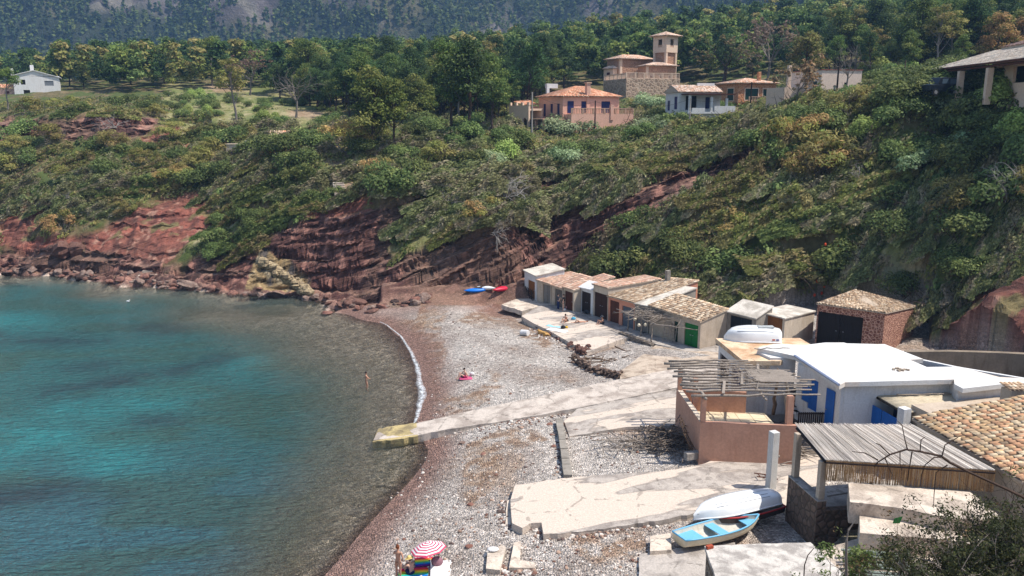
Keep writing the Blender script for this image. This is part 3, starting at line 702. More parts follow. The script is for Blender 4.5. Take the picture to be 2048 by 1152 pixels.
shed('boathouse', 'pink mortared stone boathouse with big black double doors and tiled roof', (1629,688), (1762,711), 2.0, 609, 628, (1833,614), M_stone, 'tiles', [(.02,.70,3.0,W_blk,2)], TP_OLD, LB=(1695,590))

# ================================================================ SLABS, RAMPS, LOW WALLS
def slab(name, pts, label=None, cat=None, mat=None, th=.5, z=None, kind=None, group=None, bev=.03):
    """pts: (px, py, z) of the top outline"""
    P = [at_z(p[0], p[1], p[2] if len(p) > 2 else z) for p in pts]
    o = MB().plate(P, th).build(name, mat)
    return tag(o, label, cat, group, kind)
def ragged(pts, step=9, amp=1.6, seed=1):
    """a broken concrete edge: wander the outline a little"""
    rs = np.random.RandomState(seed); out = []
    n = len(pts)
    for i in range(n):
        a, b = np.array(pts[i], float), np.array(pts[(i+1) % n], float); L = np.hypot(*(b-a)[:2]); k = max(1, int(L/step))
        for q in range(k):
            p = a+(b-a)*q/k
            if q: p[:2] += rs.uniform(-amp, amp, 2)
            out.append(tuple(p))
    return out
slab('slipway', ragged([(747,880,.12),(758,858,.15),(834,846,.42),(1000,809,1.2),(1090,790,1.55),(1180,770.6,1.75),(1349,737,2.15),(1440,722,2.2),(1440,762,2.25),(1349,776,2.15),(1153,816,1.75),(1080,830,1.5),(1000,843,1.15),(904,857,.85),(834,871,.45)], 14, .7, 2),
     'long narrow concrete slipway running down across the beach into the water', 'slipway', M_conc, .75)
slab('slipway_toe', ragged([(745,884,.06),(757,857,.17),(833,845,.45),(836,872,.48),(790,879,.3)], 8, 1.2, 3), 'ochre stained rocky toe of the long slipway at the waterline', 'slipway toe', concrete('ochre_stained_concrete', srgb(190,170,120), srgb(150,134,100)), .5)
slab('boat_apron', ragged([(1154,817.5,1.72),(1349,777.5,2.13),(1440,763.5,2.2),(1440,850,2.1),(1350,852,2.0),(1251,854,1.85),(1139,873,1.5),(1128,842,1.6)], 16, .8, 4), 'pale cream concrete apron between the long slipway and the pink terrace', 'apron', M_concb, .5)
slab('boat_apron', ragged([(1030,969,1.75),(1136,956,1.85),(1350,939,2.0),(1396,930,2.02),(1590,884,2.05),(1640,900,2.05),(1640,1010,2.05),(1575,1022,2.05),(1545,990,2.05),(1480,1012,2.05),(1350,1034,2.0),(1259,1050,1.95),(1170,1062,1.85),(1087,1068,1.8),(1083,1045,1.8),(1062,1046,1.78),(1045,1056,1.76),(1024,1046,1.75),(1021,1000,1.75)], 12, 1.8, 5),
     'large cracked concrete apron with a broken edge in front of the white upturned boat', 'apron', M_concb, .55)
slab('broken_slab', ragged([(1010,1052,1.35),(1014,1002,1.5),(1024,996,1.52),(1021,1048,1.4)], 9, 1.2, 6), 'tilted strip of broken concrete fallen from the apron corner', 'slab', M_conc2, .4)
slab('boat_apron', ragged([(1279,1108,1.9),(1345,1098,1.95),(1470,1085,2.0),(1480,1180,2.0),(1276,1190,1.9)], 14, 1.0, 7), 'sandy concrete apron beside the grey roof in the foreground', 'apron', M_concg, .4)
slab('hatch_cover', [(1301,1072,2.12),(1341,1066,2.12),(1343,1100,2.12),(1300,1102,2.12)], 'pale square manhole cover left of the blue rimmed dinghy', 'cover', M_conc2, .35)
slab('bathing_terrace', ragged([(1043,632,1.35),(1068,647,1.35),(1094,659,1.35),(1161,697,1.35),(1174,704,1.33),(1210,690,1.4),(1244.5,678,1.45),(1290,668,1.5),(1268,656,1.58),(1215,639,1.58),(1148,622,1.58),(1101,606,1.58),(1076,613,1.55)], 10, .6, 8),
     'long concrete terrace with sunbathers in front of the boathouse doors', 'terrace', M_concb, .9)
slab('stone_landing', ragged([(1003,609,1.3),(1040,596,1.45),(1078,599,1.5),(1101,606,1.5),(1078,612,1.5),(1044,622,1.3)], 8, 1.0, 9), 'uneven concrete landing at the far end of the boathouse row', 'landing', M_conc2, .5)
slab('raised_quay', ragged([(1246,663.5,1.62),(1296,667,1.62),(1398,698,1.62),(1452,686,1.62),(1470,700,1.66),(1436,716,1.6),(1312,688,1.58)], 12, .5, 10), 'raised quay of concrete in front of the green boathouse door', 'quay', M_concg, .3)
P = [at_z(1245, 664, 1.56), at_z(1311, 688.5, 1.56)]
mb = MB(); wd = unit(xy(P[1])-xy(P[0])); wn_ = np.array([wd[1], -wd[0]])
mb.prism([xy(P[0]), xy(P[1]), xy(P[1])+wn_*.5, xy(P[0])+wn_*.5], .2, 1.6)
tag(mb.build('retaining_wall', M_rubble), 'dark rubble retaining wall below the green boathouse door', 'wall')
slab('beach_road', ragged([(1312,690,1.5),(1436,704,1.62),(1440,723,2.0),(1349,738,2.0),(1240,758,1.7),(1240,742,1.55),(1290,706,1.45)], 12, 1.0, 11), kind='structure', mat=concrete('rough_paving', srgb(196,178,158), srgb(160,140,122)), th=.4)
# groyne wall beside the apron and the quay of the far shore
mb = MB(); a, b = at_z(1118, 838, 1.7), at_z(1136, 955, 1.6)
for k in range(12):
    p, q = a+(b-a)*k/12, a+(b-a)*(k+1)/12; w = .2+.05*random.random()
    mb.prism([(p[0]-w, p[1]), (p[0]+w, p[1]), (q[0]+w, q[1]), (q[0]-w, q[1])], .6, 1.75+.08*random.random())
tag(mb.build('kerb_wall', M_grey), 'narrow crumbling concrete kerb between the two aprons', 'wall')
slab('landing_stage', ragged([(222,549,.55),(236,545,.6),(298,546,.6),(301,557,.55),(232,560,.5)], 9, .8, 12), 'small concrete landing stage at the water on the far left shore', 'landing stage', concrete('weedy_concrete', srgb(176,166,122), srgb(140,130,96)), .6)
root = empty('shore_steps', at_z(300, 552, .6), 'short flight of concrete steps climbing from the far landing stage', 'steps')
for k in range(5):
    a = at_y(285+k*8, 545-k*7, 105.2+k*.8); a[2] = .75+k*.42
    MB().box((a[0], a[1]+.5, a[2]-.3), (2.4, 1.1, .7), .25).build('step', M_conc2, root)
# hillside path steps
root = empty('path_steps', at_y(680, 398, 106.5), 'pale steps cut into the hillside path above the dark cliff', 'steps')
for k in range(11):
    p = drop(682-k*.8, 396-k*4.4)
    MB().box((p[0], p[1], p[2]+.12), (1.5, .55, .35), .1).build('step', M_conc2, root)
# rubble retaining wall of the small boat yard
def heap(name, label, cat, pts, mat, n, s0, s1, seed, hgt=.6):
    """pile of separate stones in one wall"""
    rs = np.random.RandomState(seed); mb = MB(); pts = [np.array(at_z(*p)) for p in pts]
    for k in range(n):
        t_ = rs.rand()*(len(pts)-1); i = min(int(t_), len(pts)-2); p = pts[i]+(pts[i+1]-pts[i])*(t_-i); s = rs.uniform(s0, s1)
        c = p+np.array([rs.normal(0, .22), rs.normal(0, .22), rs.uniform(-.3, hgt)])
        v0 = len(mb.v); mb.ball(c, (s, s*rs.uniform(.6, 1), s*rs.uniform(.45, .8)), 7, 5)
        for q in range(v0, len(mb.v)):
            x = np.array(mb.v[q]); x = c+(x-c)*rs.uniform(.68, 1.2); mb.v[q] = tuple(x)
    return tag(mb.build(name, mat), label, cat)
def stone(name, c1, c2):
    t = NT(name); n = t.noise(3, 6, .65); n2 = t.noise(16, 4, .7)
    a = t.mix(t.ramp(n, [(.35, 0.), (.65, 1.)]), c1, c2); a = t.mix(.4, a, t.ramp(n2, [(.3, .4), (.7, 1.2)]), 'MULTIPLY'); t.bump(t.math('ADD', n, t.math('MULTIPLY', n2, .4)), .06); return t.base(a, .95)
S_pink = stone('pinkish_rock', srgb(150,112,98), srgb(112,74,64)); S_dark = stone('dark_red_rock', srgb(94,66,58), srgb(126,94,82)); S_pale = stone('pale_rock', srgb(186,170,150), srgb(140,122,106))
heap('rubble_wall', 'collapsed rubble wall of dark stones at the foot of the bathing terrace', 'wall', [(1140,695,1.0),(1165,710,1.0),(1172,706,1.0)], S_dark, 70, .12, .3, 3)
heap('rubble_wall', 'crumbling rubble wall of pale and dark stones enclosing the log rollers', 'wall', [(1150,722,1.1),(1170,738,1.1),(1205,752,1.15),(1238,758,1.3)], stone('wall_rock', srgb(132,112,98), srgb(84,66,58)), 260, .1, .27, 4)
heap('rubble_wall', 'low line of rocks under the seaward edge of the bathing terrace', 'wall', [(1068,652,.8),(1094,667,.8),(1140,692,.85)], S_dark, 60, .14, .34, 5, .3)
# ================================================================ PINK TERRACE AND WHITE HOUSE
ZT = 3.0                                              # terrace floor
c1 = at_z(1396, 926, 2.0); c0 = at_z(1353, 778, 4.4)   # near-left and far-left corners
c2 = at_z(1590, 852, 4.4)
c1x = at_z(1401, 844.5, 4.4); cN, cF, cR = xy(c1x), xy(c0), xy(c2)
dF = unit(cF-cN); dR = unit(cR-cN)
root = empty('pink_terrace', (cN[0], cN[1], 2.0), 'raised terrace with salmon pink parapet walls and a cream tiled floor', 'terrace')
inF = np.array([-dF[1], dF[0]]); inF = inF if np.dot(inF, dR) > 0 else -inF
inR = np.array([-dR[1], dR[0]]); inR = inR if np.dot(inR, dF) > 0 else -inR
LF, LR = np.linalg.norm(cF-cN), np.linalg.norm(cR-cN)+.3
mb = MB(); wall_mb(mb, cN, cN+dR*LR, 1.2, 4.4, 4.42, .25, inR); wall_mb(mb, cN+inR*.2505, cF, 1.2, 4.38, 4.4, .25, inF)
e1 = cF+dR*4.4; wall_mb(mb, cF+dR*.252, e1, 1.2, 4.4, 4.4, .2, -dF)
mb.build('parapet', M_pink, root)
t = NT('cream_floor_tiles'); br = t.n('ShaderNodeTexBrick'); br.offset = 0; br.inputs['Scale'].default_value = 1.0; br.inputs['Brick Width'].default_value = .9; br.inputs['Row Height'].default_value = .9; br.inputs['Mortar Size'].default_value = .02
br.inputs['Color1'].default_value = (*srgb(222,206,176), 1); br.inputs['Color2'].default_value = (*srgb(212,196,166), 1); br.inputs['Mortar'].default_value = (*srgb(150,130,100), 1)
t.l(t.pos(), br.inputs['Vector']); n = t.noise(3, 5, .6); a_ = t.mix(.3, br.outputs[0], t.ramp(n, [(.3, .5), (.7, 1.1)]), 'MULTIPLY'); FLOORT = t.base(a_, .8)
fl_ = [cN+dF*.2+dR*.2, cN+dR*LR, cN+dR*LR+dF*(LF-.1), cF+dR*.2]
MB().prism(fl_, 1.6, ZT).build('floor', FLOORT, root)
mb = MB(); wall_mb(mb, cN+dF*.1-inF*.02, cF, 4.402, 4.43, 4.45, .3, inF); mb.build('coping', M_conc2, root)
# pillars and poles of the open pergola
prg = empty('pole_pergola', (cN[0], cN[1], 4.4), 'open pergola of bleached crooked poles over the pink terrace', 'pergola')
def pillar(P, z0, z1, w=.28, mat=None, parent=None, name='pillar'):
    return MB().box((P[0], P[1], (z0+z1)/2), (w, w, z1-z0), math.atan2(dF[1], dF[0])).build(name, mat or M_pink, parent)
pA = cN+dF*.14+dR*.16; pB = cF+(-dF)*.2+dR*.16; pM = cN+dF*(LF*.62)+dR*.6
pillar(pA, 4.43, 5.85, parent=prg); pillar(pB, 4.43, 5.95, parent=prg); pillar(pM, 3.0, 5.9, parent=prg)
pC = cN+dR*(LR-.55)+dF*.3; pillar(pC, 3.0, 6.1, .34, parent=prg)
def crooked(a, b, r, seed, n=9, amp=.06):
    rs = np.random.RandomState(seed); a = np.array(a, float); b = np.array(b, float)
    P = [a+(b-a)*k/n + (rs.normal(0, amp, 3)*(0 < k < n)) for k in range(n+1)]
    return P, [r*(1.15-.5*k/n)*rs.uniform(.9, 1.1) for k in range(n+1)]
def pole(nm, a, b, r, seed, mat, parent, amp=.05):
    mb = MB(); P, rr = crooked(a, b, r, seed, amp=amp); mb.tube(P, rr, 6); return mb.build(nm, mat, parent, smooth=True)
# long poles run away from the sea toward the house
pole('beam', (*(cN-dF*.3+dR*.16), 5.93), (*(cF+dF*.7+dR*.16), 6.02), .075, 5, W_stick, prg)
pole('beam', (*(cN+dR*3.6-dF*.1), 5.93), (*(cF+dF*.4+dR*3.7), 6.05), .06, 6, W_stick, prg)
Lp = LR+1.9
spots = [-.02, .1, .19, .27, .35, .43, .51, .59, .67, .76, .85, .93, 1.0]
for k, f_ in enumerate(spots):
    rs = np.random.RandomState(k+50)
    a = cN+dF*(LF*f_*1.12)+dR*(-.4-.5*rs.rand()); b = cN+dF*(LF*(f_*1.05+.02)+.3)+dR*(Lp*rs.uniform(.86, 1.0) if k < 8 else Lp*.62)
    pole('pole', (*a, 6.02+.06*rs.rand()), (*b, 6.22+.08*rs.rand()), rs.uniform(.065, .095), k+20, W_stick, prg, .03)
mbt = MB()
rs = np.random.RandomState(8)
for k in range(34):                                    # loose twigs left of an old cane cover
    c = cN+dF*(LF*rs.normal(.62, .13))+dR*(LR*rs.normal(.62, .15)); a = rs.uniform(-.9, .9)+math.atan2(dF[1], dF[0])+.5; l = rs.uniform(.3, 1.0)
    v = np.array([math.cos(a), math.sin(a)])*l; z = 6.3+rs.rand()*.16
    mbt.tube([(*(c-v), z), (*(c), z+.07*rs.rand()), (*(c+v), z+rs.uniform(-.05, .1))], [.02, .016, .009], 4)
mbt.build('brushwood', W_stick, prg)['kind'] = 'stuff'
mbt = MB(); 
for k in range(16):                                    # planks laid over the poles near the house
    c = cN+dF*(LF*(.34+.026*k))+dR*(LR*.86+.3*rs.rand()); v = dR*(1.1+.4*rs.rand())
    mbt.plate([(*(c-v), 6.36), (*(c+v), 6.4), (*(c+v+dF*.13), 6.4), (*(c-v+dF*.13), 6.36)], .03)
mbt.build('boarding', W_stick, prg)
for k, f_ in enumerate((.15, .45, .78)):
    c = cN+dF*(LF*f_); p = c+dR*(LR*(.25+.28*k)); v = unit(dF*.8+dR*.25)*1.1
    MB().plate([(*(p-v), 6.3), (*(p+v), 6.34), (*(p+v+dR*.16), 6.34), (*(p-v+dR*.16), 6.3)], .04).build('plank', W_stick, prg)
q = at_z(1546, 829, ZT); pole('prop', (q[0], q[1], ZT), (q[0]+.1, q[1], 6.1), .11, 71, W_stickd, prg, .05)
q = at_z(1577, 846, ZT); pole('prop', (q[0], q[1], ZT), (q[0]-.3, q[1]+.1, 6.0), .12, 72, W_stick, prg, .06)

# ---- white house with the big flat roof
ZR = 6.6
hw = empty('white_house', at_z(1692, 860, 3.0), 'large white flat roofed house with a blue door beside the pole pergola', 'house')
rp = [(1591,712),(1515,696),(1548,688),(1610,690),(1650,685),(1688,685),(1702,689),(1769,688),(1846.7,718),(1820,719.5),(1853.7,734),(1917.6,733),(1999,754),(2060,757),(2060,766),(2005,768),(1926,777),(1909,768),(1908,759),(1752,763),(1690,764.5),(1679,770)]
RP = [at_z(*p, ZR) for p in rp]
t = NT('whitewashed_roof'); n = t.noise(.45, 5, .6, dist=.6); n2 = t.noise(9, 4, .6)
a_ = t.mix(t.ramp(n, [(.50, 0.), (.74, .9)]), (.66, .645, .62), srgb(222, 196, 168)); n5 = t.noise(1.3, 6, .7, stretch=(.5, 1.6, 1)); a_ = t.mix(t.ramp(n5, [(.56, 0.), (.74, .55)]), a_, (.55, .52, .48)); a_ = t.mix(.2, a_, t.ramp(n2, [(.3, .4), (.6, 1.)]), 'MULTIPLY'); t.bump(n2, .015); M_wroof = t.base(a_, .9)
MB().plate(RP, .28).build('roof', M_wroof, hw)
def inset(Pn, c, k): return [xy(p)+(c-xy(p))*k for p in Pn]
def wline(mb, pts, z0, z1, th=.22, ops={}, cen=None):
    for i in range(len(pts)-1):
        a, b = xy(pts[i]), xy(pts[i+1]); d_ = unit(b-a); nn = np.array([-d_[1], d_[0]]); nn = nn if np.dot(cen-a, nn) > 0 else -nn
        wall_mb(mb, a, b, z0, z1, z1, th, nn, ops.get(i, ()))
wN0, wN1 = at_z(1683, 771, 6.3), at_z(1750, 768, 6.3)
wF0 = at_z(1531, 703, 6.3); wcen = xy(at_z(1760, 720, 6.3)); wK = at_z(1596, 727, 6.3)
dW = unit(xy(wN0)-xy(wK)); Lw = np.linalg.norm(xy(wN0)-xy(wK)); 
mb = MB()
wline(mb, [wK, wN0], 2.6, ZR-.281, .22, {0: [(Lw-3.2, Lw-2.2, 3.8, 5.8), (.6, 1.5, 4.1, 5.2)]}, wcen)
nnw = np.array([-dW[1], dW[0]]); nnw = nnw if np.dot(wcen-xy(wN0), nnw) > 0 else -nnw
wN0b = xy(wN0)
Ln = np.linalg.norm(xy(wN1)-wN0b)
wline(mb, [wN0b+unit(xy(wN1)-wN0b)*.22, wN1, at_z(1908, 764, 6.3), at_z(1925, 780, 6.3), at_z(2060, 770, 6.3)], 2.0, ZR-.282, .22, {}, wcen)
wline(mb, [at_z(2050, 756, 6.3), at_z(1918, 734, 6.3), at_z(1846, 719, 6.3), at_z(1769, 689, 6.3), at_z(1650, 686, 6.3)], 2.2, ZR-.283, .22, {}, wcen)
mb.build('wall', M_white, hw)
MB().prism(inset([at_z(p[0], p[1], ZR) for p in rp], wcen, .08), 3.5, 3.6).build('floor', DARK, hw)
# front block beside the stairs
b0 = at_z(1514, 817, ZT); bb = [xy(at_z(1513.5, 703, 6.3)), xy(at_z(1541, 716, 6.3)), xy(at_z(1592, 716, 6.3)), xy(at_z(1556, 700, 6.3))]
MB().prism(bb, 2.4, ZR-.284).build('porch_wall', M_white, hw)
zf = 3.8
da, db = wN0b-dW*3.2, wN0b-dW*2.2
da, db = wN0b-dW*(3.2), wN0b-dW*(2.2)
door_leaf('door', da+dW*.02, db-dW*.02, zf, 5.77, P_blue, hw, nnw*.06, 5, knob=.2)
ww = door_leaf('shutter', xy(wK)+dW*.62, xy(wK)+dW*1.48, 4.12, 5.18, P_blue, hw, nnw*.04, 6)
d2 = at_z(1655, 790, 5.0)
t_, zt_ = along(wN0b, -dW, 1665, 800)
# narrow blue door next to the corner, as in the photo
dd0 = wN0b-dW*1.25; dd1 = wN0b-dW*.45
door_leaf('door', dd0-nnw*.0, dd1, 3.1, 5.75, P_blue, hw, -nnw*.085, 4, knob=.15)
# fascia and gutter along the left edge of the roof
a, b = RP[0], RP[-1]
MB().tube([a+np.array([-.05, -.02, .02]), b+np.array([-.05, -.02, .02])], .09, 6).build('gutter', flat('bluish_lead', srgb(150,160,184), .6), hw)
for k in range(6):
    a = at_z(1598+k*8, 800+k*6.4-k*k*.2, 3.9-.14*k)
# stair against the house wall
st_ = empty('stairs', at_z(1600, 820, 3.0), 'short white stair with dark treads against the white house wall', 'stairs')
for k in range(5):
    p = at_z(1600, 828, 3.0); c = xy(p)-unit(dW)*(.32*k)+nnw*.2
    MB().box((c[0], c[1], 3.0+.11+.22*k/1), (1.2, .34, .22+.44*k*.0), math.atan2(nnw[1], nnw[0])).build('riser', M_white, st_)
    MB().box((c[0], c[1], 3.0+.235+.22*k), (1.24, .36, .03), math.atan2(nnw[1], nnw[0])).build('tread', W_dark, st_)
# brown slatted railing
rl = empty('balcony_railing', at_z(1600, 852, 3.2), 'dark brown slatted wooden railing below the blue door', 'railing')
a, b = at_z(1594, 853, 3.2), at_z(1695, 853, 3.2); d_ = unit(xy(b)-xy(a)); L_ = np.linalg.norm(xy(b)-xy(a))
for k in range(24):
    c = xy(a)+d_*(L_*(k+.5)/24); MB().box((*c, 3.65), (.09, .03, .95), math.atan2(d_[1], d_[0])).build('slat', W_dark, rl)
for z in (3.35, 4.05): 
    c = (xy(a)+xy(b))/2+np.array([d_[1], -d_[0]])*.035; MB().box((*c, z), (L_, .04, .09), math.atan2(d_[1], d_[0])).build('rail', W_dark, rl)

# ---- lower boathouse carrying the white boat on its roof
ZL = 6.15
lp = [(1431,676.5),(1470,672),(1545,675),(1600,680),(1545,689),(1512,696),(1590,713),(1560,722),(1490,720),(1481,714)]
lh = empty('boathouse', at_z(1438, 790, 2.2), 'white boathouse with an ochre flat roof carrying an upturned white boat', 'boathouse', None)
lq = [at_z(*p, ZL) for p in [(1431,676.5),(1600,676),(1640,700),(1560,722),(1487,722)]]
MB().plate(lq, .3).build('roof', concrete('ochre_roof_screed', srgb(222,196,164), srgb(200,160,124), crack=False), lh)
l0, l1 = at_z(1438, 682, 5.85), at_z(1490, 727, 5.85); lc = xy(at_z(1560, 690, 5.85)); dl = unit(xy(l1)-xy(l0)); Ll = np.linalg.norm(xy(l1)-xy(l0))
mb = MB(); nl = np.array([-dl[1], dl[0]]); nl = nl if np.dot(lc-xy(l0), nl) > 0 else -nl
wline(mb, [l0, l1], 1.5, ZL-.302, .22, {0: [(.35, Ll*.45, 1.4, 5.1), (Ll*.55, Ll*.92, 1.4, 5.1)]}, lc)
wline(mb, [xy(l0)+nl*.222, xy(l0)+nl*4.5], 1.5, ZL-.303, .22, {}, lc); wline(mb, [xy(l1)+nl*.222, xy(l1)+nl*3], 1.5, ZL-.304, .22, {}, lc)
mb.build('wall', M_white, lh)
door_leaf('door', xy(l0)+dl*.37, xy(l0)+dl*Ll*.44, 1.9, 5.05, W_dark, lh, nl*.12, 9)
door_leaf('door', xy(l0)+dl*Ll*.56, xy(l0)+dl*Ll*.91, 1.9, 5.05, P_dblue, lh, nl*.12, 8)

# ---- corrugated lean-to and its blue gate
cr = empty('lean_to', at_z(1760, 850, 3.0), 'lean-to with a cream corrugated roof between the white house and the tiled roof', 'lean-to')
A_, B_, C_, D_ = [at_z(1751, 790, 5.55), at_z(1812, 826, 5.45), at_z(2010, 800, 5.6), at_z(2006, 771, 5.75)]
nu_, V_, F_ = 90, [], []
for k in range(nu_+1):
    w = .035*math.sin(k*math.pi*.62); u = k/nu_
    for P_, Q2 in ((A_, D_), (B_, C_)): pass
    a = A_+(B_-A_)*u; b = D_+(C_-D_)*u
    for s_ in range(5): p = a+(b-a)*s_/4; V_.append((p[0], p[1], p[2]+w+.03*(s_ % 2)))
for k in range(nu_):
    for s_ in range(4): i = k*5+s_; F_.append((i, i+5, i+6, i+1))
me = np_mesh('roof', V_, F_, plaster('cream_fibre_cement', srgb(212,196,168), .2, 1.4, .01), smooth=True)
o = link('roof', me, cr); m_ = o.modifiers.new('thickness', 'SOLIDIFY'); m_.thickness = .02
mb = MB(); wall_mb(mb, at_z(1752, 792, 5.4), at_z(1752, 792, 5.4)+np.array([.02, 0, 0]), 2, 5.3, 5.3, .1, np.array([0, 1]))
g0, g1 = at_z(1735, 804, 5.0), at_z(1795, 838, 5.0); gdv = unit(xy(g1)-xy(g0)); gL = np.linalg.norm(xy(g1)-xy(g0))
MB().box((*(xy(g1)+np.array([.3, -.1])), 4.0), (.5, .5, 3.4), .3).build('pier', M_white, cr)
mb = MB(); mb.tube([A_+np.array([0, 0, -.1]), B_+np.array([0, 0, -.1])], .07, 6); mb.build('beam', W_blk, cr)
wallb = MB(); wall_mb(wallb, xy(g0)+gdv*.4+np.array([1.2, .6]), xy(g1)+np.array([1.4, .6]), 2.5, 5.3, 5.3, .2, np.array([1., 0])); wallb.build('inner_wall', P_dblue, cr)
gt = empty('blue_gate', (g0[0], g0[1], 2.9), 'bright blue boarded double gate under the corrugated lean-to', 'gate')
for k in range(2):
    a, b = xy(g0)+gdv*gL*(k*.5+.01), xy(g0)+gdv*gL*(k*.5+.49)
    lf = door_leaf('gate_leaf', a, b, 2.9, 5.0, P_blue, gt, np.zeros(2), 12, .03)
tag(MB().box((*xy(at_z(1745, 800, 4.6)), 0), (.01, .01, .01)).build('x', P_blue), None) if False else None
# low cream wall and chimney between lean-to and tiled house
mb = MB(); w0, w1 = at_z(1823, 809, 5.75), at_z(1862, 828, 5.75); mb.prism([xy(w0), xy(w1), xy(w1)+np.array([7.5, 1.6]), xy(w0)+np.array([7.6, 1.7])], 3.0, 5.75)
tag(mb.build('party_wall', M_ochre), 'plain cream party wall between the corrugated roof and the tiled roof', 'wall')
ch = at_z(2026, 801, 6.3); cy = empty('chimney_stack', (ch[0], ch[1], 5.0), 'square cream chimney capped with loose barrel tiles at the right edge', 'chimney')
MB().box((ch[0], ch[1], 5.9), (1.0, .8, 2.2), .15).build('stack', M_ochre, cy)
tiles('cap_tiles', (ch[0]-.6, ch[1]-.5, 7.05), (ch[0]+.6, ch[1]-.5, 7.05), (ch[0]+.6, ch[1]+.5, 7.15), (ch[0]-.6, ch[1]+.5, 7.15), cy, TP_OLD, seed=9)

# ---- tiled house at the lower right
ZO = 6.25
o0, o1 = at_z(1824, 835, ZO), at_z(2060, 971, ZO); od = unit(xy(o1)-xy(o0)); oin = np.array([-od[1], od[0]])
tdep, tz = along(o0, oin, 2047, 792)
oh = empty('tiled_house', (o0[0]+.4, o0[1], 3.0), 'house with a large roof of mottled yellow and orange barrel tiles, lower right', 'house')
E0, E1 = np.array([*xy(o0), ZO]), np.array([*(xy(o1)+od*1.5), ZO]); T0, T1 = np.array([*(xy(o0)+oin*tdep*1.5), ZO+(tz-ZO)*1.5]), np.array([*(xy(o1)+od*1.5+oin*tdep*1.5), ZO+(tz-ZO)*1.5])
rf = roof_slab('roof', [E0-[0,0,.04], E1-[0,0,.04], T1-[0,0,.04], T0-[0,0,.04]], .12, M_ochre, oh)
tiles('roof_tiles', E0, E1, T1, T0, rf, TP_NEAR, .27, .40, 77, nseg=6)
mb = MB(); iw = xy(o0)+oin*.35; wall_mb(mb, iw, xy(o1)+od*1.4+oin*.35, 2.2, ZO-.1, ZO-.1, .25, oin); wall_mb(mb, iw+oin*.26, xy(o0)+oin*tdep*1.45, 2.2, ZO-.05, ZO+(tz-ZO)*1.42, .25, od)
mb.build('wall', M_cream, oh)

# ---- reed awning on posts over a raised stone platform
ra = empty('reed_awning', at_z(1575, 1026, 2.1), 'awning thatched with grey reeds on square posts over a stone platform', 'awning')
r0, r1, r2, r3 = at_z(1594, 853, 6.65), at_z(1832, 855, 6.65), at_z(1990, 941, 6.25), at_z(1652, 920, 6.25)
reed = tinted('dry_reeds', .85, 30, .5, .004)
def reeds(name, A, B, Cc, D, n, r, seed, parent, ragged_=.25, skew=.3, pal=((196,184,172),(214,204,192),(170,158,148),(146,134,122),(228,218,206)), gapf=None):
    """n canes laid from edge AB to edge DC"""
    rs = np.random.RandomState(seed); A, B, Cc, D = [np.array(q, float) for q in (A, B, Cc, D)]
    V = []; Fq = []; K = []; pal = np.array([srgb(*p) for p in pal])
    for k in range(n):
        u = (k+rs.rand())/n; u2 = u+rs.normal(0, .004)+skew*.0
        a = A*(1-u)+B*u; b = D*(1-u2)+Cc*u2; e = unit(b-a); a = a-e*rs.uniform(0, ragged_); b = b+e*rs.uniform(0, ragged_*.15)
        z = rs.uniform(0, .05); m = (a+b)/2+np.array([0, 0, rs.uniform(-.02, .03)])
        sd_ = unit(np.cross(e, (0, 0, 1)) if abs(e[2]) < .9 else np.cross(e, (0, 1, 0))); up = np.cross(sd_, e)
        rr = r*rs.uniform(.7, 1.3); b0 = len(V)
        for P_ in (a, m, b):
            P_ = P_+np.array([0, 0, z])
            V += [P_-sd_*rr, P_+up*rr, P_+sd_*rr]
        for s_ in (0, 3): Fq += [(b0+s_, b0+s_+1, b0+s_+4, b0+s_+3), (b0+s_+1, b0+s_+2, b0+s_+5, b0+s_+4)]
        K += [pal[rs.randint(len(pal))]*rs.uniform(.7, 1.2)]*9
    return link(name, np_mesh(name, V, Fq, reed, np.array(K)), parent)
reeds('reed_roof', r0, r1, r2, r3, 760, .013, 3, ra, .35)
reeds('reed_roof_lining', r0-[0,0,.03], r1-[0,0,.03], r2-[0,0,.03], r3-[0,0,.03], 420, .014, 4, ra, .1)
reeds('reed_curtain', r3-[0,.05,.02], r2-[0,.05,.02], r2-[0,.05,1.05], r3-[0,.05,1.02], 560, .009, 5, ra, .0, pal=((196,158,112),(176,138,96),(212,178,130),(150,116,80)))
for (a, b, rr) in ((r3, r2, .07), (r0, r1, .07), (r0, r3, .075)):
    MB().tube([a-np.array([0, 0, .1]), b-np.array([0, 0, .1])], rr, 6).build('beam', W_dark, ra)
zw = 4.15
f0, f1 = at_z(1571, 1029, 2.05), at_z(1628, 1086, 2.05); top0, top1 = z_on(f0[0], f0[1], 952), z_on(f1[0], f1[1], 1040)
pw = empty('stone_platform', (f0[0], f0[1], 2.0), 'dark rubble stone platform under the reed awning', 'platform')
dP = unit(xy(f1)-xy(f0)); inP = np.array([-dP[1], dP[0]]); LP = np.linalg.norm(xy(f1)-xy(f0))
mb = MB(); wall_mb(mb, f0, f1, 1.2, zw, zw, .45, inP); wall_mb(mb, xy(f1)+inP*.4505, xy(f1)+inP*2.6, 1.2, zw-.5, zw-.5, .4, -dP); mb.build('wall', M_rub2, pw)
MB().prism([xy(f0)-dP*.05+inP*.45, xy(f1)+inP*.45-dP*.4, xy(f1)+inP*9-dP*.4, xy(f0)-dP*.05+inP*9], 1.5, 3.45).build('floor', M_concg, pw)
mb = MB(); wall_mb(mb, xy(f0)+dP*.02-inP*.03, xy(f1), zw+.002, zw+.05, zw+.05, .5, inP); mb.build('coping', M_concg, pw)
for P_, zz in ((xy(f0)+inP*.25+dP*.2, 6.5), (xy(f1)+inP*.25-dP*.25, 6.1)):
    MB().box((P_[0], P_[1], (zz+zw+.052)/2), (.3, .3, zz-zw-.05), math.atan2(dP[1], dP[0])).build('post', M_ochre, ra, .02)
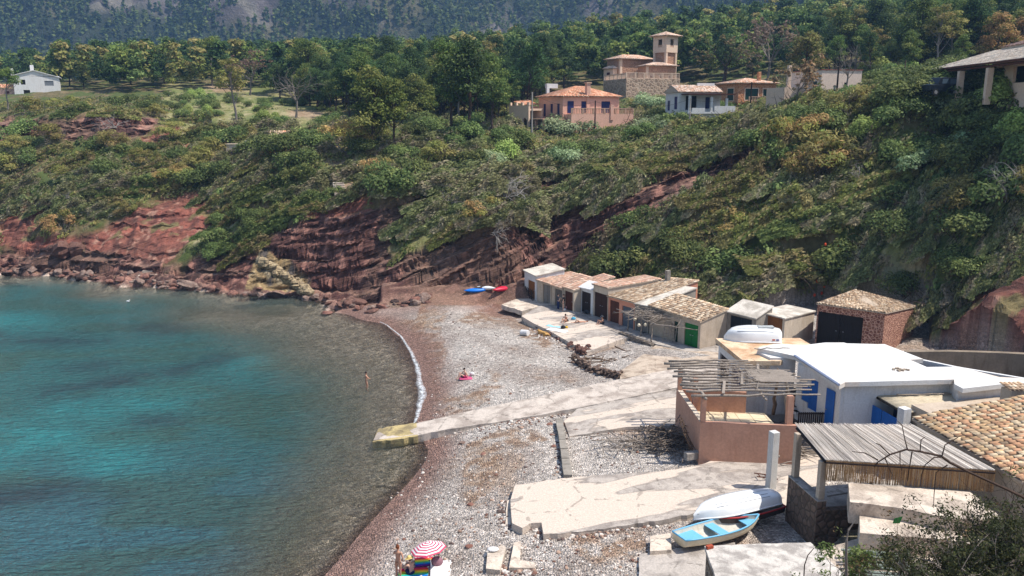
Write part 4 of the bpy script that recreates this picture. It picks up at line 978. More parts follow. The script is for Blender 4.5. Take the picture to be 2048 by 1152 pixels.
mb = MB(); P_ = xy(f1)+inP*2.8-dP*.2; mb.box((*P_, 3.9), (.09, .09, 1.9)); a = xy(f1)+inP*.6-dP*.2
mb.tube([(*a, 4.3), (*P_, 4.5)], .035, 6); mb.tube([(*a, 3.6), (*P_, 3.6)], .03, 6)
tag(mb.build('pole_rail', W_grey), 'thin grey pole railing beside the stone platform steps', 'railing')
# cream terraces in front of it
def tier(name, label, pts, z, th, mat):
    return tag(MB().plate([at_z(p[0], p[1], z) for p in pts], th).build(name, mat), label, 'step terrace')
tier('concrete_terrace', 'upper tier of cream concrete below the reed curtain', ragged([(1697,966),(1940,984),(2010,1040),(1900,1036),(1800,1016),(1722,1006),(1700,1004)], 14, .8, 21), 5.25, 1.0, M_conc2)
tier('concrete_terrace', 'lower tier of cream concrete with a straight front edge, behind the twigs', ragged([(1719,1027),(1887,1042),(1990,1060),(1990,1096),(1891,1079),(1720,1066)], 16, .6, 22), 4.65, 1.3, M_conc2)
slab('yard_floor', ragged([(1640,1100,3.6),(1720,1076,3.8),(1990,1096,3.9),(2010,1200,3.9),(1700,1210,3.6)], 14, 1.4, 23), kind='structure', mat=M_conc2, th=.5)
# grey roof in the foreground
zq = 4.2
fq = empty('flat_roofed_store', at_z(1411, 1170, 2.0), 'low store with a rough grey cement roof at the bottom edge', 'store')
qp = [at_z(*p, zq) for p in ragged([(1409,1092),(1500,1088),(1621,1084.5),(1700,1160),(1800,1250),(1480,1290)], 16, .7, 24)]
MB().plate(qp, .16).build('roof', concrete('rough_grey_screed', srgb(206,198,188), srgb(168,160,152), crack=False, scale=1.6), fq)
qi = [at_z(*p, zq) for p in [(1413,1095),(1617,1088),(1690,1160),(1780,1240),(1484,1280)]]
MB().prism([xy(p) for p in qi], 1.4, zq-.162).build('wall', M_rubble, fq)
MB().box((*xy(at_z(1419, 1097, zq)), zq+.08), (.3, .16, .12), .4).build('loose_brick', flat('brick_red', srgb(170,80,56), .9), fq)
# retaining wall along the road behind
mb = MB(); pr = [at_y(1812, 704, 60), at_y(1900, 703, 58.5), at_y(2000, 706, 57.5), at_y(2120, 712, 56)]
for a, b in zip(pr[:-1], pr[1:]): wall_mb(mb, xy(a), xy(b), 2.5, a[2], b[2], .45, np.array([.2, 1.]))
tag(mb.build('retaining_wall', plaster('streaked_concrete', srgb(150,134,116), .3, .8, .02, (.4,.36,.32), .95, .7)), 'long stained concrete retaining wall at the foot of the red rocks', 'wall')
# free standing white post
q = at_z(1541, 976, 2.05); zt_ = z_on(q[0], q[1], 863)
po = MB(); po.box((q[0], q[1], (2.0+zt_)/2), (.42, .42, zt_-2.0), .35); po = po.build('gate_post', plaster('peeling_white_paint', (.70,.68,.64), .12, 2.5, .012, (.5,.42,.34), .9, .6), None, .02)
tag(po, 'tall square white post standing alone behind the upturned boat', 'post')
# ================================================================ MOUNTAIN
mu = np.linspace(-1.15, 1.15, 420); my = np.concatenate([np.linspace(325, 600, 70)[:-1], np.linspace(600, 1000, 230)])
MY, MU = np.meshgrid(my, mu, indexing='ij'); MX = MU*MY*.8
rgt = sstep(20, 330, MX)
Y0 = 690 - 200*rgt; Z0 = 44 + 22*rgt
hz = H(np.clip(MX, -280, 280), np.full(MX.shape, 325.)) - 2.5
ZM = np.where(MY < Y0, hz + (Z0-hz)*sstep(325, 1, MY)*0 + (Z0-hz)*((MY-325)/(Y0-325)), Z0 + (MY-Y0)*.55)
rid = np.abs(fbm(MX*.0052+3, MY*.0035+8, 4, 31)-.5)*2; spur = fbm(MX*.016, MY*.008, 5, 17)-.5
amp = sstep(0, 120, MY-Y0+30)
ZM = ZM + amp*(-rid*85 + 30 + spur*60 + (fbm(MX*.06, MY*.06, 4, 22)-.5)*14)
rockm = sstep(.59, .70, fbm(MX*.011+5, ZM*.016, 4, 41) + .16*sstep(.0, .5, np.abs(spur))) * (1-rgt*.55) * amp * (1-.5*sstep(780, 860, MY))
ZM += rockm*np.abs(fbm(MX*.05, ZM*.02+MY*.01, 4, 44)-.5)*22
def MH(x, y):
    yi = np.interp(y, my, np.arange(len(my))); ui = np.interp(x/(y*.8), mu, np.arange(len(mu)))
    i = np.clip(yi.astype(int), 0, len(my)-2); j = np.clip(ui.astype(int), 0, len(mu)-2); a = yi-i; b = ui-j
    g = lambda G: (G[i, j]*(1-b)+G[i, j+1]*b)*(1-a)+(G[i+1, j]*(1-b)+G[i+1, j+1]*b)*a
    return g(ZM), g(rockm)
mcol = mixc(np.zeros(MX.shape+(3,))+c_(56, 64, 42), c_(104, 100, 74), sstep(.5, .66, fbm(MX*.03, MY*.03, 4, 50)))
rc = mixc(np.zeros(MX.shape+(3,))+c_(118, 108, 106), c_(88, 80, 80), sstep(.42, .6, fbm(MX*.04, MY*.06, 4, 52))); rc = mixc(rc, c_(140, 132, 120), sstep(.58, .7, fbm(MX*.07, MY*.07, 3, 55)))
mcol = mixc(mcol, rc, rockm)
t = NT('mountain_ground'); n = t.noise(.05, 7, .68); n2 = t.noise(.35, 5, .7)
a_ = t.mix(.7, t.attr(), t.ramp(n, [(.3, .4), (.7, 1.4)]), 'MULTIPLY'); t.bump(t.math('ADD', n, t.math('MULTIPLY', n2, .35)), 14.0, 1.0); MG = t.base(a_, .95)
ii = np.arange(MX.size).reshape(MX.shape)
q4 = np.stack([ii[:-1, :-1], ii[:-1, 1:], ii[1:, 1:], ii[1:, :-1]], -1).reshape(-1, 4)
link('mountain', np_mesh('mountain', np.stack([MX, MY, ZM], -1).reshape(-1, 3), q4, MG, mcol.reshape(-1, 3), smooth=True))['kind'] = 'structure'

# ================================================================ FOLIAGE KIT
def leaf_mat(name, hue=.014, val=.45, rough=.7, tr=.36):
    t = NT(name); oi = t.n('ShaderNodeObjectInfo')
    hs = t.n('ShaderNodeHueSaturation'); t.l(t.attr(), hs.inputs['Color']); hs.inputs['Saturation'].default_value = .92
    t.l(t.math('ADD', t.math('MULTIPLY', oi.outputs['Random'], hue*2), .5-hue), hs.inputs['Hue'])
    t.l(t.math('ADD', t.math('MULTIPLY', oi.outputs['Random'], val), 1.14-val/2), hs.inputs['Value'])
    t.base(hs.outputs[0], rough); t.b.inputs['Specular IOR Level'].default_value = .2
    if tr:
        tl = t.n('ShaderNodeBsdfTranslucent'); t.l(hs.outputs[0], tl.inputs['Color']); m = t.n('ShaderNodeMixShader'); m.inputs[0].default_value = tr
        t.l(t.b.outputs[0], m.inputs[1]); t.l(tl.outputs[0], m.inputs[2]); t.l(m.outputs[0], t.out.inputs[0])
    return t.m
LEAF = leaf_mat('foliage'); LEAFN = leaf_mat('needles', .02, .35)
BARK = tinted('bark', .9, 12, .5, .02); BARKG = wood('grey_bark', srgb(150, 138, 128)); BARKD = wood('dark_bark', srgb(84, 66, 56)); DEADW = wood('dead_branch', srgb(176, 168, 160))
def leafquads(pos, nrm, size, rs, asp=.55, axis=None):
    n = len(pos); nrm = nrm/np.linalg.norm(nrm, axis=1, keepdims=True)
    a = rs.normal(size=(n, 3)) if axis is None else axis + rs.normal(size=(n, 3))*.35
    a = a - nrm*(a*nrm).sum(1, keepdims=True); a /= np.linalg.norm(a, axis=1, keepdims=True); b = np.cross(nrm, a)
    s = (size*rs.uniform(.6, 1.35, n))[:, None]
    V = np.stack([pos-a*s, pos-b*s*asp, pos+a*s, pos+b*s*asp], 1).reshape(-1, 3)
    return V, np.arange(4*n).reshape(-1, 4)
def cloud(blobs, n, size, pal, rs, up=.35, asp=.55, shell=.72, lo=-.45, vj=.25):
    """leaf clumps over the shells of a set of lobes (x,y,z,rx,ry,rz)"""
    B = np.array(blobs, float); ar = (B[:, 3]*B[:, 4]+B[:, 3]*B[:, 5]); k = rs.choice(len(B), n, p=ar/ar.sum())
    d = rs.normal(size=(n, 3)); d /= np.linalg.norm(d, axis=1, keepdims=True); d[:, 2] = np.where(d[:, 2] < lo, -d[:, 2], d[:, 2])
    rr = shell+(1.08-shell)*rs.rand(n)**.6
    lump = 1+.22*(vn(d[:, 0]*3+k*7.7, d[:, 1]*3+d[:, 2]*3, 9)-.5)*2
    pos = B[k, :3]+d*B[k, 3:]*(rr*lump)[:, None]
    nr = d+rs.normal(size=(n, 3))*.55; nr[:, 2] += up
    V, Q_ = leafquads(pos, nr, size, rs, asp)
    pal = np.array([srgb(*p) for p in pal]); bc = pal[rs.randint(0, len(pal), len(B))]
    c = bc[k]*(.65*1+.35*(rs.rand(n)[:, None]*2))*(1-vj+2*vj*vn(pos[:, 0]*1.3, pos[:, 1]*1.3+pos[:, 2]*1.7, 4)[:, None])
    m = rs.rand(n) < .22; c[m] = pal[rs.randint(0, len(pal), m.sum())]
    return V, Q_, np.repeat(c, 4, 0)
def branches(mb, p, d, L, r, depth, rs, nb=3, spread=.7, tips=None, sag=0, n=4):
    p = np.array(p, float); d = unit(d); pts = [p]; cur = p; dd = d.copy()
    for k in range(3):
        dd = unit(dd+rs.normal(0, .16, 3)+[0, 0, -sag]); cur = cur+dd*L/3; pts.append(cur)
    mb.tube(pts, [r, r*.85, r*.72, r*.55], n if depth > 1 else 3, cap=False)
    if depth <= 0:
        if tips is not None: tips.append(cur)
        return
    for k in range(nb):
        q = pts[rs.randint(1, 4)] if k else pts[3]
        nd = unit(dd+rs.normal(0, spread, 3))
        branches(mb, q, nd, L*rs.uniform(.55, .85), r*.55, depth-1, rs, nb, spread, tips, sag, n)
PAL_PINE = [(99,115,44),(83,102,40),(113,124,51),(68,89,36),(126,131,59)]
PAL_PINED = [(68,91,42),(57,80,38),(83,102,46),(51,69,34)]
PAL_PINEB = [(141,135,68),(129,123,62),(125,129,55),(150,133,75),(114,121,54)]
PAL_RUST = [(164,127,71),(152,117,65),(143,133,63),(172,135,80),(126,123,54)]
PAL_GREEN = [(108,124,62),(96,114,56),(120,134,70),(84,102,50)]
PAL_BRIGHT = [(138,152,70),(146,160,78),(118,136,62),(152,162,88)]
PAL_MASTIC = [(100,113,57),(114,124,62),(85,100,49),(129,135,70),(78,89,46)]
PAL_SAGE = [(147,161,117),(129,146,102),(114,132,88),(164,173,129)]
PAL_GREY = [(142,128,98),(126,122,82),(146,134,106),(114,118,72),(132,134,82),(100,108,62)]
PAL_MIX = [(135,125,75),(125,127,62),(147,133,84),(109,117,54),(131,119,71)]
def pine_proto(i, kind):
    """an Aleppo pine: bent trunk, limbs and separate pads of needles"""
    rs = np.random.RandomState(100+i); h = {'tall': 10.5, 'round': 7.5, 'umbrella': 10, 'sparse': 9.5}[kind]*rs.uniform(.9, 1.1)
    pal = {0: PAL_PINE, 1: PAL_PINED, 2: PAL_PINEB, 3: PAL_RUST}[i % 4 if i < 90 else i-90]
    mb = MB(); lean = rs.normal(0, .09, 2)+[.05, 0]
    ts = [np.array([lean[0]*z*z/h*.9+.12*math.sin(z), lean[1]*z*z/h+.1*math.cos(z*.8), z]) for z in np.linspace(0, h*.86, 8)]
    mb.tube(ts, list(np.linspace(.21, .06, 8)), 7)
    blobs = []; z0 = {'tall': .42, 'round': .28, 'umbrella': .68, 'sparse': .55}[kind]
    nb = {'tall': 17, 'round': 15, 'umbrella': 11, 'sparse': 11}[kind]
    for k in range(nb):
        f_ = z0+(1-z0)*(k+.5)/nb; a = k*2.4+rs.rand(); w = {'tall': 2.6, 'round': 3.0, 'umbrella': 3.4, 'sparse': 2.6}[kind]
        rad = w*(math.sin(min(1, (1.03-f_)/(1-z0))*math.pi*.5)**.7)*rs.uniform(.35, 1.0)
        base = ts[min(7, int(f_*7))]; tip = np.array([base[0]+math.cos(a)*rad, base[1]+math.sin(a)*rad, h*f_+rs.uniform(-.2, .5)])
        s_ = base*1.0; s_ = s_-np.array([0, 0, .35*rad]); mid = (s_+tip)/2+np.array([0, 0, -.15])
        mb.tube([s_, mid, tip], [.07, .05, .025], 4, cap=False)
        r_b = rs.uniform(.75, 1.25)*(1.25 if kind != 'sparse' else .95); blobs.append((*tip, r_b, r_b, r_b*.62))
        blobs.append((*(tip*.65+mid*.35+[0, 0, .25]), r_b*.8, r_b*.8, r_b*.5))
    V, Q_, c = cloud(blobs, 4200 if kind != 'sparse' else 2000, .165, pal, rs, up=.7, asp=.5, shell=.35)
    r = empty('pine_tree', (0, 0, -200))
    me = np_mesh('crown', V, Q_, LEAFN, c); me['local'] = 1; link('crown', me, r)
    mb.build('trunk', BARKG if kind in ('umbrella', 'sparse') else BARKD, r, local=True)
    r['h'] = h; return r
PINES = [pine_proto(0, 'tall'), pine_proto(1, 'round'), pine_proto(4, 'round'), pine_proto(5, 'tall'), pine_proto(2, 'sparse'), pine_proto(8, 'tall'), pine_proto(9, 'tall'), pine_proto(12, 'umbrella'), pine_proto(3, 'round'), pine_proto(6, 'round')]
_used = set()
def put(proto, loc, rz, s, label, group, cat, name=None, tilt=None):
    r = proto if proto.name not in _used else copy_tree(proto)
    _used.add(proto.name)
    if r is proto: _used.add(r.name)
    r.location = [float(v) for v in loc]; r.rotation_euler = (tilt[0], tilt[1], rz) if tilt else (0, 0, rz); r.scale = (s, s, s) if np.isscalar(s) else s
    tag(r, label, cat, group); return r
# named single trees, read off the photo: (px base, py base, py top, proto index, label)
singles = [(424,172,78,7,'tall umbrella pine with pale bare trunk standing above the meadow edge'),
 (473,254,120,4,'thin lone pine with a long bare trunk growing on the grassy slope'),
 (140,172,118,2,'rounded pine behind the far left white house'),
 (168,178,132,1,'dark pine just right of the rounded pine by the left white house'),
 (745,300,150,2,'broad brownish pine with forked trunk left of the tall pine pair'),
 (790,292,160,5,'bushy pine standing between the hillside path and the tall pine pair'),
 (905,272,88,0,'tall pine with twin dark trunks left of the pink house'),
 (940,275,82,3,'tallest pine of the clump left of the pink house'),
 (985,262,110,0,'pine at the right side of the clump beside the pink house'),
 (1052,235,90,6,'dark tall pine rising behind the white arcade of the pink house'),
 (16,220,140,7,'leaning pine in front of the porch of the far left house'),
 (262,170,112,1,'wide low pine at the left end of the forest edge'),(330,168,108,2,'wide round pine on the forest edge above the meadow'),
 (1610,168,70,9,'dark pine behind the cream house'),(1665,160,72,0,'brownish tall pine behind the dark power pole'),
 (1740,160,66,6,'tall pine behind the palm'),(1815,158,62,0,'pine left of the tiled veranda roof'),
 (1990,130,28,8,'rust coloured pine crown behind the tiled veranda house'),(2040,118,34,8,'reddish pine at the right edge above the tiled veranda roof'),
 (1920,140,70,5,'pine directly behind the veranda roof corner'),
 (650,215,120,1,'olive pine at the right end of the meadow'),(700,235,128,6,'pine above the hillside path')]
for px, py, top, k, lab in singles:
    p = drop(px, py, 128 if px > 1900 else 80, 330)
    if p is None: continue
    zt = z_on(p[0], p[1], top); s = max(.5, (zt-p[2])/PINES[k]['h'])
    put(PINES[k], p-[0, 0, .2], random.random()*6, s, lab, None, 'pine tree')
# bare, wind-killed trees
def bare_tree(px, py, top, label, seed, Yhint=None, mat=BARKG, wide=.8, leafpal=None):
    p = drop(px, py, 70, 330); h = z_on(p[0], p[1], top)-p[2]; rs = np.random.RandomState(seed)
    r = empty('bare_tree', p, label, 'bare tree'); mb = MB(); tips = []
    mb.tube([(0, 0, -.3), (.1*h*.3, 0, h*.18), (.04*h, 0, h*.36)], [.028*h, .02*h, .017*h], 7)
    for k in range(6):
        a = k*1.05+rs.rand(); branches(mb, (.04*h, 0, h*rs.uniform(.28, .38)), (math.cos(a)*wide, math.sin(a)*wide, 1.0), h*.34, .011*h, 3, rs, 3, .42, tips)
    mb.v = [(v[0]+p[0], v[1]+p[1], v[2]+p[2]) for v in mb.v]; mb.build('branches', mat, r)
    if leafpal:
        T_ = np.array(tips); T_ = T_+p; V, Q_, c = cloud([(*q, .055*h, .055*h, .04*h) for q in T_], 1300, .14+h*.012, leafpal, rs, shell=.1)
        link('twig_foliage', np_mesh('twig_foliage', V, Q_, LEAFN, c), r)
    return r
bare_tree(592, 236, 136, 'grey leafless tree with wide fan of branches on the meadow', 3)
bare_tree(1532, 172, 46, 'tall grey brown half dead tree behind the brown stone house', 4, leafpal=[(140,118,98),(126,108,88),(112,100,76)])
bare_tree(1445, 170, 70, 'brownish half bare pine behind the small white house', 5, mat=BARKD, leafpal=[(128,100,72),(108,96,62),(96,98,54)])
bare_tree(1590, 215, 128, 'small bare grey bush tree beside the cream house', 6, wide=1.2, leafpal=[(150,110,84),(128,104,80)])
bare_tree(1690, 185, 96, 'thin bare tree leaning beside the dark power pole', 8, wide=.6)
bare_tree(500, 190, 110, 'half dead tree with reddish twigs at the meadow edge', 9, leafpal=[(132,104,84),(120,104,72)])

# ---- forest: the nearest trees singly, the rest as one wood
fb = [(-400,182),(0,172),(130,176),(220,184),(300,186),(400,178),(500,180),(560,198),(640,225),(700,236),(860,262),(1000,250),(1060,210),(1160,172),(1350,176),(1450,168),(1560,152),(1750,152),(1850,150),(2048,138),(2500,110)]
rs = np.random.RandomState(5); cand = []
yy = 150.
while yy < 324:
    step = 4.2+(yy-150)*.010
    for xx in np.arange(-.86*yy, .9*yy, step):
        cand.append((xx+rs.uniform(-.5, .5)*step*.95, yy+rs.uniform(-.5, .5)*step*.9))
    yy += step*.9
cand = np.array(cand); cz = H(cand[:, 0], cand[:, 1]); cpx, cpy = proj(cand[:, 0], cand[:, 1], cz)
ok = cpy < np.interp(cpx, [p[0] for p in fb], [p[1] for p in fb])
for bx, by, bw, bh in ((1160,60,220,140),(1150,120,250,80),(20,130,110,80),(1030,170,240,120),(1300,150,260,120),(1545,120,190,110)):   # keep clear of the houses
    ok &= ~((cpx > bx) & (cpx < bx+bw) & (cpy > by+bh*.45) & (cpy < by+bh) & (cand[:, 1] < 205))
cand, cz, cpx = cand[ok], cz[ok], cpx[ok]; o_ = np.argsort(cand[:, 1]); cand, cz, cpx = cand[o_], cz[o_], cpx[o_]
inview = (cpx > -60) & (cpx < 2110)
vis = np.nonzero(inview)[0][:265]; rest = np.setdiff1d(np.arange(len(cand)), vis)
FL = {0: 'green Aleppo pine in the belt of forest behind the villas', 1: 'dark green rounded pine in the belt of forest behind the villas', 2: 'round olive green pine in the belt of forest behind the villas'}
for k in vis:
    x, y = cand[k]; w = rs.choice([0, 1, 2, 3, 5, 6, 9, 4], p=[.18, .2, .18, .14, .04, .14, .06, .06])
    s = rs.uniform(.62, 1.3)
    side = 'left' if cpx[k] < 700 else 'middle' if cpx[k] < 1350 else 'right'
    kind_ = {0: 'tall green', 1: 'dark rounded', 2: 'olive rounded', 3: 'dark rounded', 5: 'tall olive', 6: 'tall dark', 9: 'brownish rounded', 4: 'thin sparse'}[w]
    place = {'left': 'forest behind the meadow on the left', 'middle': 'forest between the pink house and the mountain', 'right': 'forest behind the villas on the right'}[side]
    put(PINES[w], (x, y, cz[k]-.3), rs.rand()*6.28, s, f'{kind_} pine in the {place}', f'{kind_} pines of the {place}', 'pine tree')
AV, AQ, AC = [], [], []; off = 0
PR = [np_ for np_ in (PAL_PINE, PAL_PINED, PAL_PINE, PAL_GREEN, PAL_PINED, PAL_PINEB)]
LOD = []
for k in range(8):
    r2 = np.random.RandomState(300+k); bl = []
    for q in range(13):
        z = r2.uniform(3, 9.3); w = 2.7*math.sin(min(1, (10.2-z)/6.5)*1.57); a = r2.rand()*6.28; rad = w*r2.uniform(.1, 1); bl.append((math.cos(a)*rad, math.sin(a)*rad, z, 1.35, 1.35, .9))
    LOD.append(cloud(bl, 620, .40, PR[k % 6], r2, up=.7, shell=.4))
for k in rest:
    x, y = cand[k]; V, Q_, c = LOD[rs.randint(8)]; a = rs.rand()*6.28; s = rs.uniform(.6, 1.3); cs, sn = math.cos(a)*s, math.sin(a)*s
    if not (-200 < cpx[k] < 2250): continue
    W_ = np.stack([V[:, 0]*cs-V[:, 1]*sn+x, V[:, 0]*sn+V[:, 1]*cs+y, V[:, 2]*s+cz[k]-.3], 1)
    AV.append(W_); AQ.append(Q_+off); AC.append(c*rs.uniform(.75, 1.2)); off += len(V)
o = link('distant_wood', np_mesh('distant_wood', np.concatenate(AV), np.concatenate(AQ), LEAFN, np.concatenate(AC)))
tag(o, 'dense pine wood filling the ground between the nearer trees and the mountain', 'wood', kind='stuff')
# trees on the mountain
N = 26000; rs = np.random.RandomState(9)
ty = 500+rs.rand(N)**.9*480; tx = rs.uniform(-1, 1, N)*ty*.78
tz, tr_ = MH(tx, ty); y0_ = 690-200*sstep(20, 330, tx)
keep = (ty > y0_-130) & (rs.rand(N) > tr_*.8) & (fbm(tx*.02, ty*.02, 3, 7) > .30)
tx, ty, tz = tx[keep], ty[keep], tz[keep]; n = len(tx)
m = 9; hgt = rs.uniform(5, 10, n)*(1-.25*(tx > 120))
f_ = np.tile((np.arange(m)+.5)/m, (n, 1)); a = rs.rand(n, m)*6.28; rad = (1.05-f_)*rs.uniform(.5, 1.0, (n, m))*(hgt*.30)[:, None]
pos = np.stack([tx[:, None]+np.cos(a)*rad, ty[:, None]+np.sin(a)*rad, tz[:, None]+(f_*.9+.1)*hgt[:, None]], -1).reshape(-1, 3)
nr = np.stack([np.cos(a), np.sin(a), np.full(a.shape, .9)], -1).reshape(-1, 3)+rs.normal(size=(n*m, 3))*.4
V, Q_ = leafquads(pos, nr, 1.7, rs, .75)
pl = np.array([srgb(*p) for p in PAL_PINED+PAL_PINE[:2]]); tc = pl[rs.randint(0, len(pl), n)]*rs.uniform(.7, 1.25, (n, 1)); c = np.repeat(tc, m*4, 0)
tag(link('mountain_wood', np_mesh('mountain_wood', V, Q_, LEAFN, c)), 'pine wood scattered over the rocky mountain flank', 'wood', kind='stuff')
# ================================================================ HAZE
hzm = bpy.data.materials.new('haze'); hzm.use_nodes = True; ht = hzm.node_tree; ht.nodes.remove(ht.nodes['Principled BSDF'])
pv_ = ht.nodes.new('ShaderNodeVolumePrincipled'); pv_.inputs['Color'].default_value = (.34, .60, 1.0, 1); pv_.inputs['Density'].default_value = .00022; pv_.inputs['Anisotropy'].default_value = .1
ht.links.new(pv_.outputs[0], ht.nodes['Material Output'].inputs['Volume'])
tag(MB().box((0, 490, 138), (1900, 1080, 292)).build('haze', hzm), 'thin blue haze in the air before the mountain', 'haze', kind='stuff')
# ================================================================ SHRUBS ON THE SLOPES
def shrub_proto(i, pal, kind, n=1100):
    rs = np.random.RandomState(500+i); r = empty({'round': 'leafy_shrub', 'swept': 'windswept_shrub', 'pine': 'pine_bush'}[kind] if pal is not PAL_MASTIC or kind != 'round' else 'evergreen_shrub', (0, 0, -200))
    if kind == 'round':
        bl = [(rs.normal(0, .55), rs.normal(0, .55), rs.uniform(.35, .95), *(rs.uniform(.45, .8)*np.array([1, 1, .85]))) for _ in range(11)]
        V, Q_, c = cloud(bl, int(n*2.2), .085, pal, rs, up=.5, shell=.6, lo=-.2)
    elif kind == 'swept':      # combed by the sea wind: low to windward, tall to leeward
        L = []; C2 = []
        x = rs.uniform(-1, 1, n); side = rs.uniform(-1, 1, n); prof = np.clip((x+1.05)/1.75, 0, 1)**.75*np.clip((1.12-x)/.3, 0, 1)**.5
        lump = .55+.75*vn(x*3.6+i*3, side*3.4, 7)*(.6+.8*vn(x*8+i, side*7, 6))
        z = prof*(1-side**2*.75)*1.15*lump*rs.uniform(.72, 1.04, n); y = side*(.55+.35*prof)*lump
        pos = np.stack([x*2.3, y*.95, z*.92], 1); nr = np.stack([-.55+x*.3, side*1.1, np.full(n, .9)], 1)+rs.normal(size=(n, 3))*.6
        V, Q_ = leafquads(pos, nr, .10, rs, .42, axis=np.array([[1., 0, .55]]))
        P_ = np.array([srgb(*p) for p in pal]); ki = (vn(x*2.2+i*5, side*2.2, 8)*len(P_)*.999).astype(int)
        cc = P_[ki]*(.6+.8*rs.rand(n)[:, None]); c = np.repeat(cc, 4, 0)
    elif kind == 'pine':
        bl = []
        for _ in range(12):
            a = rs.rand()*6.28; rad = rs.uniform(.2, 1.3); bl.append((math.cos(a)*rad+.3, math.sin(a)*rad, rs.uniform(.5, 1.5), .5, .5, .28))
        V, Q_, c = cloud(bl, int(n*1.9), .10, pal, rs, up=.7, shell=.3, asp=.3, vj=.4)
    me = np_mesh('foliage', V, Q_, LEAF if kind != 'pine' else LEAFN, c); me['local'] = 1; link('foliage', me, r)
    mb = MB(); 
    for k in range(6 if kind != 'pine' else 12):
        a = rs.rand()*6.28; branches(mb, (rs.normal(0, .15), rs.normal(0, .15), -.3), (math.cos(a)*.8+.3, math.sin(a)*.8, .9), .9, .035, 2, rs, 2, .5)
    mb.build('branches', BARKG if kind == 'pine' else BARKD, r, local=True)
    return r
SH = {'mastic': [shrub_proto(i, PAL_MASTIC, 'round') for i in range(3)], 'green': [shrub_proto(10+i, PAL_GREEN, 'round') for i in range(2)],
      'bright': [shrub_proto(20, PAL_BRIGHT, 'round')], 'sage': [shrub_proto(30, PAL_SAGE, 'round')],
      'swept': [shrub_proto(40+i, PAL_GREY, 'swept', 3600) for i in range(3)], 'sweptg': [shrub_proto(50+i, PAL_MIX, 'swept', 3600) for i in range(2)]+[shrub_proto(53, PAL_MASTIC, 'swept', 3600)],
      'rust': [shrub_proto(60+i, PAL_RUST, 'pine') for i in range(2)], 'olive': [shrub_proto(70+i, PAL_PINEB, 'pine') for i in range(2)]}
KL = {'mastic': ('dark green rounded shrub', 'evergreen shrub'), 'green': ('mid green leafy shrub', 'leafy shrub'), 'bright': ('bright yellow green shrub', 'leafy shrub'), 'sage': ('pale grey green rounded shrub', 'shrub'),
      'swept': ('grey brown wind combed shrub', 'windswept shrub'), 'sweptg': ('olive brown wind combed shrub', 'windswept shrub'), 'rust': ('rust brown stunted pine bush', 'pine bush'), 'olive': ('yellowish stunted pine bush', 'pine bush')}
def area_of(px, py):
    if px < 420: return 'on the red bluff at the left' if py > 215 else 'by the far left house'
    if px < 700: return 'on the headland slope below the meadow'
    if px < 1060: return 'on the slope above the dark cliff'
    if px < 1400: return 'on the slope below the pink and white houses' if py < 420 else 'above the row of boathouses'
    return 'high on the right hand hillside' if py < 330 else 'on the lower right hand hillside'
def place_shrub(kind, x, y, s, rz=None, rs=random, lab=None, zoff=0, sq=None):
    z = float(H(x, y)); e = .6
    gx = float(H(x+e, y)-H(x-e, y))/(2*e); gy = float(H(x, y+e)-H(x, y-e))/(2*e)
    g = math.hypot(gx, gy); lim = min(1, 1.0/(g+1e-6)); gx *= lim; gy *= lim
    kq = .62 if kind.startswith('swept') else .35
    nrm = Vector((-gx*kq, -gy*kq, 1)).normalized()
    if kind.startswith('swept'):
        hd = Vector((1, .35, 0)); X = (hd - nrm*hd.dot(nrm)).normalized()
    else:
        a = rz if rz is not None else random.random()*6.28; hd = Vector((math.cos(a), math.sin(a), 0)); X = (hd - nrm*hd.dot(nrm)).normalized()
    Yv = nrm.cross(X); Mx = Matrix((X, Yv, nrm)).transposed()
    proto = random.choice(SH[kind]); px, py = proj(x, y, z)
    look, cat = KL[kind]; ar = area_of(px, py)
    r = put(proto, (x, y, z-.15*s+zoff), 0, sq if sq else s, lab or f'{look} {ar}', None if lab else f'{look}s {ar}', cat)
    r.rotation_euler = Mx.to_euler(); return r
random.seed(3); rs = np.random.RandomState(21)
